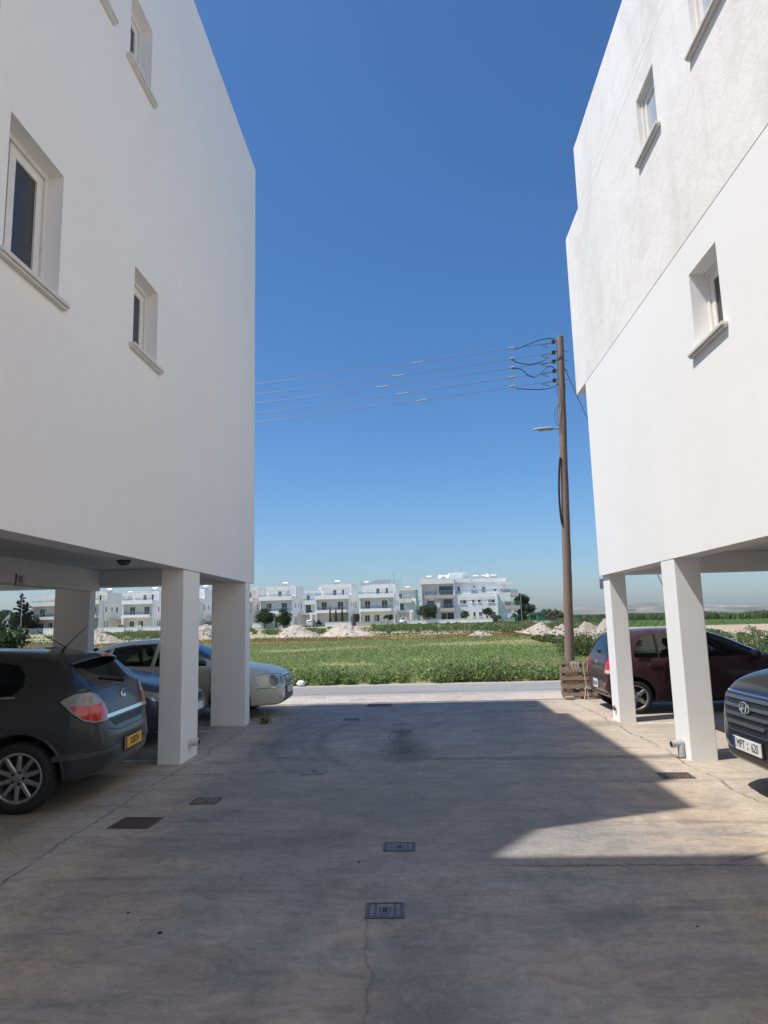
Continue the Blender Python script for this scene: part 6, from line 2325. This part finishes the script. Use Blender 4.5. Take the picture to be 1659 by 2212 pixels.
m.build('rim', 'iron_rust', t)
a = at(80, 1355, 160)
t = thing('blue_hut', 'low bright blue hut left of the furthest left villa', 'hut', (a.x, 160, a.z))
MB().box(-1.6, 1.6, -1, 1, -1.5, .7).build('wall', 'hut_blue', t)
MB().box(-1.8, 1.8, -1.2, 1.2, .702, .85).build('roof', 'hut_blue', t)
a = at(112, 1354, 158)
t = thing('green_skip', 'bright green bin beside the furthest left villa', 'bin', (a.x, 158, a.z))
MB().box(-.8, .8, -.6, .6, -1, 1.3).build('body', 'skip_green', t)
MB().box(-.85, .85, -.65, .65, 1.302, 1.42).build('lid', 'skip_green', t)
for i, (u, v, h, Y) in enumerate(((571, 1381, .62, 68), (603, 1380, .95, 66), (685, 1382, .75, 65), (803, 1380, .75, 66), (1005, 1378, .7, 62), (1014, 1376, .95, 64), (1181, 1377, .8, 66), (909, 1376, .6, 66))):
    a = at(u, v, Y)
    t = thing('wooden_stake', 'thin wooden stake standing in the dry weeds at the far field edge', 'stake', (a.x, Y, height(a.x, Y) - .1), 0, 'stakes along the far field edge')
    MB().tube([(0, 0, 0), (.02, 0, h + .5)], .028, 6).build('post', 'stake_wood', t)


# ------------------------------------------------------------------ heaps of spoil
def ground_at(u, v):
    """where the sight line (u, v) meets the terrain"""
    Y = 20.0
    while Y < 160:
        p = at(u, v, Y)
        if p.z <= height(p.x, Y): return p
        Y += .5
    return at(u, v, 160)


def rnoise(seed):
    r = random.Random(seed)
    T = [(r.uniform(.5, 1.6) * 2 ** k, r.uniform(.5, 1.6) * 2 ** k, r.uniform(0, 6), r.uniform(0, 6), .5 ** k) for k in range(6) for _ in range(2)]
    def f(x, y):
        return sum(a * math.sin(fx * x + px + 1.7 * math.sin(fy * y * .7 + py)) * math.cos(fy * y + py) for fx, fy, px, py, a in T)
    return f


def spoil_material():
    n = NT('spoil_earth')
    f = n.noise(1.4, 9, .72)
    col = n.ramp(f, [(.30, (.42, .33, .25)), (.46, (.62, .53, .43)), (.6, (.72, .64, .54)), (.75, (.52, .43, .34))])
    col = n.mix(n.rng(n.noise(9, 6, .75), .5, .75, 0, .55), col, (.24, .185, .14))
    n.set(Base_Color=col, Roughness=.95)
    n.b.inputs['Specular IOR Level'].default_value = .1
    n.bump(n.math('ADD', n.noise(5, 8, .75), n.math('MULTIPLY', n.noise(22, 5, .7), .35)), 1.0, .22)
    MATS['spoil'] = n.m


spoil_material()


def mound(label, lobes, seed, rough=.12, Ydepth=1.0, rocks=40):
    """lobes = [(u_left, u_peak, u_right, v_base, v_peak)]"""
    base = ground_at(lobes[0][1], lobes[0][3])
    t = thing('spoil_heap', label, 'heap', (base.x, base.y, height(base.x, base.y)), 0, 'heaps of pale spoil in the field')
    L = []
    for ul, up, ur, vb, vp in lobes:
        b = ground_at(up, vb)
        k = b.y / FPX
        y0 = b.y + (ur - ul) * .25 * k * Ydepth
        k2 = y0 / FPX
        h = at(up, vp, y0).z - height(b.x, y0)
        L.append((at(up, vp, y0).x - base.x, y0 - base.y, (up - ul) * k2, (ur - up) * k2, (ur - ul) * .5 * k2 * Ydepth, h))
    x0 = min(a - l for a, b, l, r, d, h in L) - .3
    x1 = max(a + r for a, b, l, r, d, h in L) + .3
    y0 = min(b - d for a, b, l, r, d, h in L) - .3
    y1 = max(b + d for a, b, l, r, d, h in L) + .3
    nx, ny = 90, 56
    f = rnoise(seed)
    vs = []
    for j in range(ny):
        for i in range(nx):
            x = x0 + (x1 - x0) * i / (nx - 1)
            y = y0 + (y1 - y0) * j / (ny - 1)
            z = 0
            for a, b, l, r, d, h in L:
                dx = (x - a) / (l if x < a else r)
                dy = (y - b) / d
                q = math.sqrt(dx * dx + dy * dy) + .05 * f(x * 1.1 + 3, y * 1.1)
                hh = h * (max(0, 1 - q) ** .80 if q > .10 else .919 - (q * 2) ** 2 * .1)
                z = max(z, hh)
            if z > .02:
                z += rough * min(1, z) * (f(x * 1.6, y * 1.6) * .5 + .35 * f(x * 5 + 9, y * 5) * .5)
            vs.append((x, y, z - .06))
    fs = [(j * nx + i, j * nx + i + 1, (j + 1) * nx + i + 1, (j + 1) * nx + i) for j in range(ny - 1) for i in range(nx - 1) if max(vs[j * nx + i][2], vs[j * nx + i + 1][2], vs[(j + 1) * nx + i][2], vs[(j + 1) * nx + i + 1][2]) > -.055]
    m = MB()
    m.add(vs, fs)
    # clods
    r = random.Random(seed)
    for k in range(rocks):
        i, j = r.randrange(2, nx - 2), r.randrange(2, ny // 2)
        c = vs[j * nx + i]
        if c[2] < .05: continue
        s = r.uniform(.06, .2) * min(1.5, 1 + c[2] * .2)
        q = [Vector((r.gauss(0, 1), r.gauss(0, 1), r.gauss(0, .8))).normalized() * s * r.uniform(.7, 1.2) for _ in range(6)]
        o = [Vector((1, 0, 0)), Vector((0, 1, 0)), Vector((-1, 0, 0)), Vector((0, -1, 0)), Vector((0, 0, 1)), Vector((0, 0, -1))]
        m.add([Vector(c) + o[w] * s * r.uniform(.6, 1.3) for w in range(6)], [(0, 1, 4), (1, 2, 4), (2, 3, 4), (3, 0, 4), (1, 0, 5), (2, 1, 5), (3, 2, 5), (0, 3, 5)])
    o = m.build('heap', 'spoil', t)
    return t


mound('pale heap with a pointed top before the cypress villa', [(590, 641, 694, 1379, 1349)], 1)
mound('broad pale heap right of the pointed one, before the stone wall', [(690, 742, 812, 1376, 1346), (690, 715, 764, 1376, 1359)], 2)
mound('low pale heap in the field before the big apartment block', [(1000, 1033, 1072, 1377, 1361)], 3)
mound('small pale heap in front of the green cabinets', [(1126, 1168, 1194, 1369, 1341)], 4)
mound('large pale heap behind the wooden pole', [(1170, 1212, 1264, 1381, 1346), (1203, 1240, 1292, 1379, 1354)], 5, .16)
mound('largest rough heap beside the wine red car', [(1220, 1268, 1332, 1391, 1347), (1260, 1304, 1374, 1393, 1331), (1240, 1300, 1380, 1400, 1366)], 6, .26, .8, 120)
mound('pale heap seen between the deep column and the near column', [(150, 206, 270, 1394, 1357)], 7, .2, 1, 90)
mound('pale heap seen between the near column and the corner column', [(396, 440, 480, 1383, 1346)], 8, .2, 1, 90)
mound('small heap at the far left edge beyond the charcoal car', [(6, 32, 56, 1395, 1371)], 9, .15)


# ------------------------------------------------------------------ crop, weeds and reeds
def blades(n, xr, yr, h, w, seed, keep=None, lean=.5, hvar=.5, zoff=0.0, wedge=True):
    r = np.random.default_rng(seed)
    y = yr[0] + (yr[1] - yr[0]) * r.random(n)
    if wedge:
        x = (r.random(n) * 2 - 1) * (y * .66 + 1.5)
        x = np.clip(x, xr[0], xr[1])
    else:
        x = xr[0] + (xr[1] - xr[0]) * r.random(n)
    k = np.ones(n, bool) if keep is None else keep(x, y, r)
    x, y = x[k], y[k]
    n = len(x)
    z = np.array([height(a, b) for a, b in zip(x, y)]) + zoff
    hh = h * (1 - hvar + hvar * 2 * r.random(n) * .5 + 0)
    a = r.uniform(0, 2 * PI, n)
    le = lean * hh * r.random(n)
    b0 = np.stack([x, y, z], 1)
    top = b0 + np.stack([le * np.cos(a), le * np.sin(a), hh], 1)
    t2 = r.uniform(0, 2 * PI, n)
    s = np.stack([np.cos(t2), np.sin(t2), np.zeros(n)], 1) * (w * (.6 + .8 * r.random(n)))[:, None]
    mid = b0 * .45 + top * .55
    return np.stack([b0, mid - s, top, mid + s], 1)


def patchy(fr, lo, seed):
    f = rnoise(seed)
    def k(x, y, r):
        v = np.array([f(a * fr, b * fr) for a, b in zip(x, y)])
        return v > lo + r.normal(size=len(x)) * .35
    return k


def leafs(n, centres, rad, size, seed, rise=.5):
    """clumps of leaves round plant centres (x, y, h)"""
    r = np.random.default_rng(seed)
    c = np.array(centres)
    i = r.integers(0, len(c), n)
    q = r.normal(size=(n, 3))
    q /= np.linalg.norm(q, axis=1)[:, None]
    q *= (r.random(n) ** .4)[:, None]
    H = c[i, 3]
    p = c[i, :3] + np.stack([q[:, 0] * rad * H, q[:, 1] * rad * H, (q[:, 2] * .5 + .5) * H], 1)
    d1 = r.normal(size=(n, 3)); d1[:, 2] += rise
    d1 /= np.linalg.norm(d1, axis=1)[:, None]
    d2 = np.cross(d1, r.normal(size=(n, 3)))
    d2 /= np.linalg.norm(d2, axis=1)[:, None] + 1e-9
    s = (size * (.6 + .8 * r.random(n)))[:, None]
    return np.stack([p - d1 * s, p + d2 * s * .45, p + d1 * s, p - d2 * s * .45], 1)


right_edge = lambda x, y, r: x < 9.6 + r.normal(size=len(x)) * .5
fa, fb = patchy(.16, -.9, 21), patchy(.35, -.55, 22)
crop1 = blades(100000, (-30, 11), (19.2, 36), .11, .020, 1, lambda x, y, r: right_edge(x, y, r) & fb(x, y, r), 1.8)
crop2 = blades(80000, (-45, 12), (36, 57.5), .12, .032, 2, lambda x, y, r: right_edge(x, y, r) & fa(x, y, r), 1.8)
tag(tri_mesh('field_crop', np.concatenate([crop1, crop2]), 'leaf_crop', None, 4), 'low green crop covering the field across the road', 'crop', kind='stuff')
straw = blades(42000, (-40, 10), (22, 57), .13, .018, 3, lambda x, y, r: right_edge(x, y, r) & patchy(.12, .25, 23)(x, y, r), 1.6)
tag(tri_mesh('dry_straw', straw, 'leaf_straw', None, 4), 'dry straw coloured streaks among the green crop', 'straw', kind='stuff')
# taller plants along the road
r_ = random.Random(31)
cen = []
for k in range(420):
    x = r_.uniform(-19, 11.5)
    y = 18.75 + abs(r_.gauss(0, .65))
    if -.9 < x < .3 and y < 19.3 and r_.random() < .8: continue
    cen.append((x, y, height(x, y), r_.uniform(.18, .48) * (1.0 + .35 * math.sin(x * 1.3) * math.sin(x * .37 + 1)) * (1.1 if y < 20 else .7)))
tag(tri_mesh('verge_plants', leafs(52000, cen, .75, .045, 4, .9), 'leaf_cropedge', None, 4), 'taller leafy green plants along the far edge of the road', 'plants', kind='stuff')
dry = blades(30000, (-62, 8), (57.5, 68), .24, .035, 5, patchy(.25, -.2, 24), .7)
dry2 = blades(16000, (-62, 9), (56, 72), .22, .035, 15, patchy(.18, .1, 34), .7)
tag(tri_mesh('dry_weeds', np.concatenate([dry, dry2]), 'leaf_dry', None, 4), 'orange brown dry weeds along the far edge of the crop', 'weeds', kind='stuff')
wild = blades(26000, (-80, 9), (66, 106), .28, .05, 6, patchy(.13, .25, 25), .7)
wild2 = blades(22000, (-95, 30), (106, 141), .32, .08, 7, patchy(.09, .25, 26), .7)
cen = []
for k in range(150):
    y = r_.uniform(84, 139)
    x = r_.uniform(-.62 * y, .30 * y)
    cen.append((x, y, height(x, y) - .1, r_.uniform(.3, .75)))
for (u0, u1, v, h, k) in ((815, 925, 1359, 1.1, 46), (925, 1060, 1358, 1.0, 40), (1060, 1150, 1358, 1.0, 30), (565, 600, 1366, .9, 14), (660, 700, 1364, .8, 14), (270, 350, 1373, 1.0, 30), (205, 268, 1374, .8, 18), (1150, 1215, 1356, 1.0, 24)):
    for _ in range(k):
        p = ground_at(r_.uniform(u0, u1), v + r_.uniform(-2, 6))
        cen.append((p.x, p.y, height(p.x, p.y) - .1, h * r_.uniform(.5, 1.1)))
tag(tri_mesh('wild_weeds', np.concatenate([wild, wild2, leafs(44000, cen, .9, .11, 8, .4)]), 'leaf_weed', None, 4), 'mixed green weeds on the rough ground before the villas', 'weeds', kind='stuff')
# far right green strip and reed bed
far = blades(30000, (14, 95), (87, 128), .22, .09, 9, None, .5, wedge=False)
tag(tri_mesh('far_crop', far, 'leaf_crop', None, 4), 'distant strip of green crop on the right', 'crop', kind='stuff')
rr = np.random.default_rng(10)
n = 26000
x = rr.uniform(20, 105, n)
y = 131 + rr.uniform(0, 9, n)
hh = 1.72 * (.5 + .5 * rr.random(n)) * (1 + .14 * np.sin(x * .5) + .10 * np.sin(x * 1.9))
hh = np.where(x < 38, hh * .72, hh)
b0 = np.stack([x, y, np.full(n, -.1)], 1)
a = rr.uniform(0, 2 * PI, n)
top = b0 + np.stack([.25 * hh * np.cos(a), .25 * hh * np.sin(a), hh], 1)
mid = b0 * .35 + top * .65
s = np.stack([np.cos(a + 1.3), np.sin(a + 1.3), .2 * np.ones(n)], 1) * .12
tag(tri_mesh('reed_bed', np.stack([b0, mid - s, top, mid + s], 1), 'leaf_reed', None, 4), 'tall reeds along the far right field edge', 'reeds', kind='stuff')
n = 14000
x = rr.uniform(-30, 24, n)
y = 162 + rr.uniform(0, 8, n)
b0 = np.stack([x + 40, y, np.full(n, .2)], 1)
hh = 1.7 * (.5 + .5 * rr.random(n))
a = rr.uniform(0, 2 * PI, n)
top = b0 + np.stack([.25 * hh * np.cos(a), .25 * hh * np.sin(a), hh], 1)
mid = b0 * .35 + top * .65
s = np.stack([np.cos(a + 1.3), np.sin(a + 1.3), .2 * np.ones(n)], 1) * .14
tag(tri_mesh('far_reeds', np.stack([b0, mid - s, top, mid + s], 1), 'leaf_reed', None, 4), 'line of reeds beyond the wooden pole', 'reeds', kind='stuff')


# ------------------------------------------------------------------ trees and bushes
def crown(clusters, leaves, size, seed, rise=.1):
    r = np.random.default_rng(seed)
    c = np.array(clusters)      # x, y, z, radius
    wgt = c[:, 3] ** 2
    i = r.choice(len(c), leaves, p=wgt / wgt.sum())
    q = r.normal(size=(leaves, 3))
    q /= np.linalg.norm(q, axis=1)[:, None]
    q *= (r.random(leaves) ** .33 * (.8 + .45 * r.random(leaves)))[:, None]
    p = c[i, :3] + q * c[i, 3:4] * np.array([1, 1, .85])
    d1 = r.normal(size=(leaves, 3)); d1[:, 2] += rise
    d1 /= np.linalg.norm(d1, axis=1)[:, None]
    d2 = np.cross(d1, r.normal(size=(leaves, 3)))
    d2 /= np.linalg.norm(d2, axis=1)[:, None] + 1e-9
    s = (size * (.6 + .8 * r.random(leaves)))[:, None]
    return np.stack([p - d1 * s, p + d2 * s * .55, p + d1 * s, p - d2 * s * .55], 1)


def tree(name, label, cat, loc, w, h, trunk, leaf, seed, leaves=2600, size=.16, n=26, group=None, base=.25, squash=1.0, flat=False):
    t = thing(name, label, cat, loc, 0, group)
    r = random.Random(seed)
    cl = []
    zc = trunk + (h - trunk) * .5
    for k in range(n):
        v = Vector((r.gauss(0, 1), r.gauss(0, 1), r.gauss(0, 1))).normalized() * r.random() ** .4
        rad = (h - trunk) * base * r.uniform(.55, 1.0)
        cl.append((v.x * max(.1, w / 2 - rad * .7), v.y * max(.1, w / 2 - rad * .7) * squash, zc + v.z * ((h - trunk) / 2 - rad * .55), rad))
    tri_mesh('crown', crown(cl, leaves, size, seed), leaf, t, 4)
    m = MB()
    for k in range(3 if w > 1.6 else 1):
        a = 2 * PI * k / 3 + r.random()
        m.tube([(0.05 * math.cos(a), .05 * math.sin(a), -.3), (.10 * math.cos(a), .1 * math.sin(a), trunk * .6), (w * .16 * math.cos(a), w * .16 * math.sin(a), trunk + (h - trunk) * .35), (w * .26 * math.cos(a), w * .26 * math.sin(a), trunk + (h - trunk) * .68)], [.10, .08, .055, .02], 7)
    m.build('trunk', 'bark', t, smooth=True)
    return t


def put(u, v, Y):
    p = at(u, v, Y)
    return (p.x, Y, p.z)


GT = 'garden trees and bushes'
tree('olive_tree', 'left round dense tree before the blue blind villa', 'tree', put(572, 1357, 143), 4.6, 3.9, .5, 'leaf_dark', 1, 4200, .15, 30, GT)
tree('olive_tree', 'right round dense tree before the blue blind villa', 'tree', put(613, 1356, 143), 3.6, 3.9, .5, 'leaf_dark', 2, 3600, .15, 28, GT)
for i, (u, v, h) in enumerate(((713.5, 1351, 4.4), (726, 1350.5, 3.9), (739.2, 1350, 4.5))):
    p = put(u, v, 146)
    t = thing('cypress', ('left', 'middle, shortest', 'right, tallest')[i] + ' of three slim cypresses before the grey ground floor', 'tree', p, 0, 'slim cypresses')
    cl = []
    r = random.Random(40 + i)
    for k in range(26):
        f = k / 25
        wd = .34 * (1 - f) ** .55 * min(1, .55 + f * 3)
        cl.append((r.uniform(-.04, .04), r.uniform(-.04, .04), .2 + f * (h - .35), max(.06, wd)))
    tri_mesh('crown', crown(cl, 1300, .085, 50 + i, 1.2), 'leaf_cypress', t, 4)
    MB().tube([(0, 0, -.3), (0, 0, h * .8)], [.06, .02], 6).build('trunk', 'bark', t)
tree('olive_tree', 'small flat crowned tree before the solar panel villa', 'tree', put(840, 1350, 146), 2.2, 2.3, .9, 'leaf_olive', 5, 1500, .12, 14, GT)
tree('olive_tree', 'biggest grey green bush before the left of the big apartment block', 'bush', put(926, 1342, 147), 5.2, 3.6, .2, 'leaf_olive', 6, 6400, .15, 40, GT)
tree('citrus_tree', 'bright green small tree before the big apartment block', 'tree', put(1006, 1340, 148), 2.3, 2.3, .5, 'leaf_citrus', 7, 1700, .13, 14, GT)
tree('citrus_tree', 'taller loose green tree right of the bright small one', 'tree', put(1053, 1339, 148), 2.7, 2.8, .6, 'leaf_dark', 8, 1800, .14, 16, GT)
tree('round_bush', 'round green bush overhanging the wall of the big block', 'bush', put(1071, 1341, 147), 2.6, 1.5, .05, 'leaf_weed', 9, 1900, .11, 16, GT)
tree('garden_shrub', 'yellow green bush before the right end balconies', 'bush', put(1113, 1339, 150), 2.4, 1.5, .05, 'leaf_citrus', 10, 1300, .13, 14, GT)
tree('garden_shrub', 'yellow green bush right of the road sign', 'bush', put(1133, 1339, 152), 3.0, 1.6, .05, 'leaf_citrus', 11, 1500, .13, 14, GT)
tree('dense_tree', 'tall dark tree with thin top right of the big block', 'tree', put(1130, 1338, 166), 4.4, 6.2, .8, 'leaf_dark', 12, 5200, .19, 34, GT, base=.2)
tree('dense_tree', 'grey green tree right of the tall dark one', 'tree', put(1147, 1338, 164), 3.4, 4.0, .6, 'leaf_olive', 13, 2600, .19, 22, GT, base=.24)
tree('dense_tree', 'wide green thicket behind the green cabinets', 'bush', put(1180, 1341, 148), 7.5, 2.4, .05, 'leaf_weed', 14, 6500, .17, 46, GT, base=.3)
tree('dense_tree', 'green thicket left of the wooden pole', 'bush', put(1206, 1340, 150), 6.0, 2.0, .05, 'leaf_dark', 15, 4200, .17, 36, GT, base=.3)
tree('round_bush', 'small round bush by the silver car and cypress villa', 'bush', put(690, 1352, 148), 1.5, 1.3, .1, 'leaf_olive', 16, 800, .1, 10, GT)
tree('olive_tree', 'small tree between the cypress villa and the two round trees', 'tree', put(668, 1334, 166), 1.9, 2.4, .2, 'leaf_olive', 17, 1200, .13, 12, GT)
tree('round_bush', 'dark clipped bush at the slatted pergola villa', 'bush', put(263, 1362, 146), 1.7, 1.3, .05, 'leaf_dark', 18, 900, .1, 10, GT)
# left: conifers and wood
CG = 'dark trees beyond the charcoal car'


def conifer(label, u, v, Y, h, w, seed, leaf='leaf_conifer', lop=.25):
    t = thing('conifer_tree', label, 'tree', put(u, v, Y), 0, CG)
    r = random.Random(seed)
    cl = []
    k = int(h * 6)
    for i in range(k):
        f = (i + .5) / k
        z = h * (.18 + .82 * f)
        a = r.uniform(0, 2 * PI)
        L = w / 2 * (1 - f) ** .8 * r.uniform(.45, 1.15) + .08
        for q in (.35, .75, 1.0):
            cl.append((L * q * math.cos(a), L * q * math.sin(a), z + .16 * q * L - lop * q * 0, .24 * (1.2 - f * .7)))
    tri_mesh('crown', crown(cl, int(h * 620), .15, seed, .3), leaf, t, 4)
    MB().tube([(0, 0, -.3), (0, 0, h * .95)], [.2, .03], 7).build('trunk', 'bark', t)


conifer('tallest dark conifer with sparse top at the far left', 43, 1366, 142, 8.0, 4.2, 21)
conifer('second dark conifer, right of the tallest', 56, 1366, 146, 6.3, 3.8, 22)
conifer('low dark conifer beside the furthest left villa', 66, 1366, 152, 5.0, 3.0, 23)
for i, (u, v, Y, w, h) in enumerate(((6, 1364, 150, 7, 4.6), (22, 1365, 148, 6, 4.8), (36, 1365, 147, 5, 3.6), (62, 1366, 149, 5.0, 3.6), (76, 1364, 156, 5, 4.2), (-14, 1364, 150, 7, 5.0))):
    tree('dense_tree', ('bushy dark green tree at the left edge beside the conifers', 'rounded dark green tree under the tallest conifer', 'low dark green tree between the two tall conifers', 'low dark green tree before the blue hut', 'green tree between the conifers and the furthest left villa', 'bushy green tree beyond the left edge')[i], 'tree', put(u, v, Y), w, h, .3, 'leaf_dark', 60 + i, 3600, .20, 30, CG, base=.26)
# near dark shrub behind the charcoal car, at the left edge
tree('dense_tree', 'near dark shrub seen past the charcoal car at the left edge', 'bush', (-15.6, 25.5, 0), 2.1, 2.1, .2, 'leaf_dark', 70, 2600, .085, 26, CG)
a = at(7, 1325, 60)
t = thing('cloth_flag', 'small pale triangular pennant on a thin post at the left edge', 'flag', (a.x + .6, 60, -.03))
MB().tube([(0, 0, 0), (0, 0, 3.2)], .03, 6).build('post', 'galvanised', t)
MB().prism([(-.03, 3.1), (-.03, 1.9), (-1.1, 1.95)], -.01, .01, 'y').build('cloth', 'pipe_grey', t)
# weeds at the road on the right
r_ = random.Random(77)
for lab, x, y, h, seed in (('tall leafy weed beyond the bonnet of the wine red car', 9.4, 21.5, 1.12, 80), ('leafy weed on the pale heap beside the wine red car', 8.4, 31, 1.0, 81), ('low leafy weed right of the wooden pole', 6.3, 28.5, 1.05, 82), ('low leafy weed at the right edge beyond the wine red car', 12.6, 26, .85, 83)):
    t = thing('tall_weed', lab, 'weed', (x, y, height(x, y)), 0, 'tall weeds right of the pole')
    cl = [(r_.gauss(0, .35), r_.gauss(0, .3), 0, h * r_.uniform(.5, 1.1)) for _ in range(18)]
    tri_mesh('foliage', leafs(2600, cl, .42, .055, seed, .8), 'leaf_weed', t, 4)
    tri_mesh('stalk', stems(60, (0, 0, 0), .55, h * 1.15, seed, .008, .25), 'leaf_weed', t)
cen = []
for k in range(90):
    y = r_.uniform(20, 60)
    x = r_.uniform(10, .62 * y + 4)
    cen.append((x, y, height(x, y), r_.uniform(.15, .5)))
tag(tri_mesh('scrub', leafs(12000, cen, 1.2, .07, 84, .6), 'leaf_weed', None, 4), 'scattered low scrub on the bare soil at right', 'scrub', kind='stuff')
cen = []
for (u, v, h) in ((1175, 1385, .7), (1190, 1388, .8), (1205, 1392, .75), (1248, 1390, .9), (1255, 1400, 1.0), (1160, 1383, .5), (1262, 1375, 1.0), (1275, 1372, .8)):
    for _ in range(5):
        p = ground_at(u + r_.uniform(-9, 9), v + r_.uniform(-3, 3))
        cen.append((p.x, p.y, height(p.x, p.y), h * r_.uniform(.35, .7)))
tag(tri_mesh('heap_weeds', leafs(9000, cen, .6, .075, 85, .7), 'leaf_weed', None, 4), 'weeds growing round the foot of the heaps by the pole', 'weeds', kind='stuff')


# ------------------------------------------------------------------ the air: one even haze round everything
n = NT('haze_air')
n.t.nodes.remove(n.b)
pv = n.new('ShaderNodeVolumePrincipled')
pv.inputs['Color'].default_value = (.86, .90, .96, 1)
pv.inputs['Density'].default_value = .00007
pv.inputs['Anisotropy'].default_value = .2
n.t.links.new(pv.outputs[0], n.t.nodes['Material Output'].inputs['Volume'])
MATS['haze'] = n.m
tag(MB().box(-5400, 5400, -900, 4200, -8, 75).build('haze', 'haze'), kind='stuff')
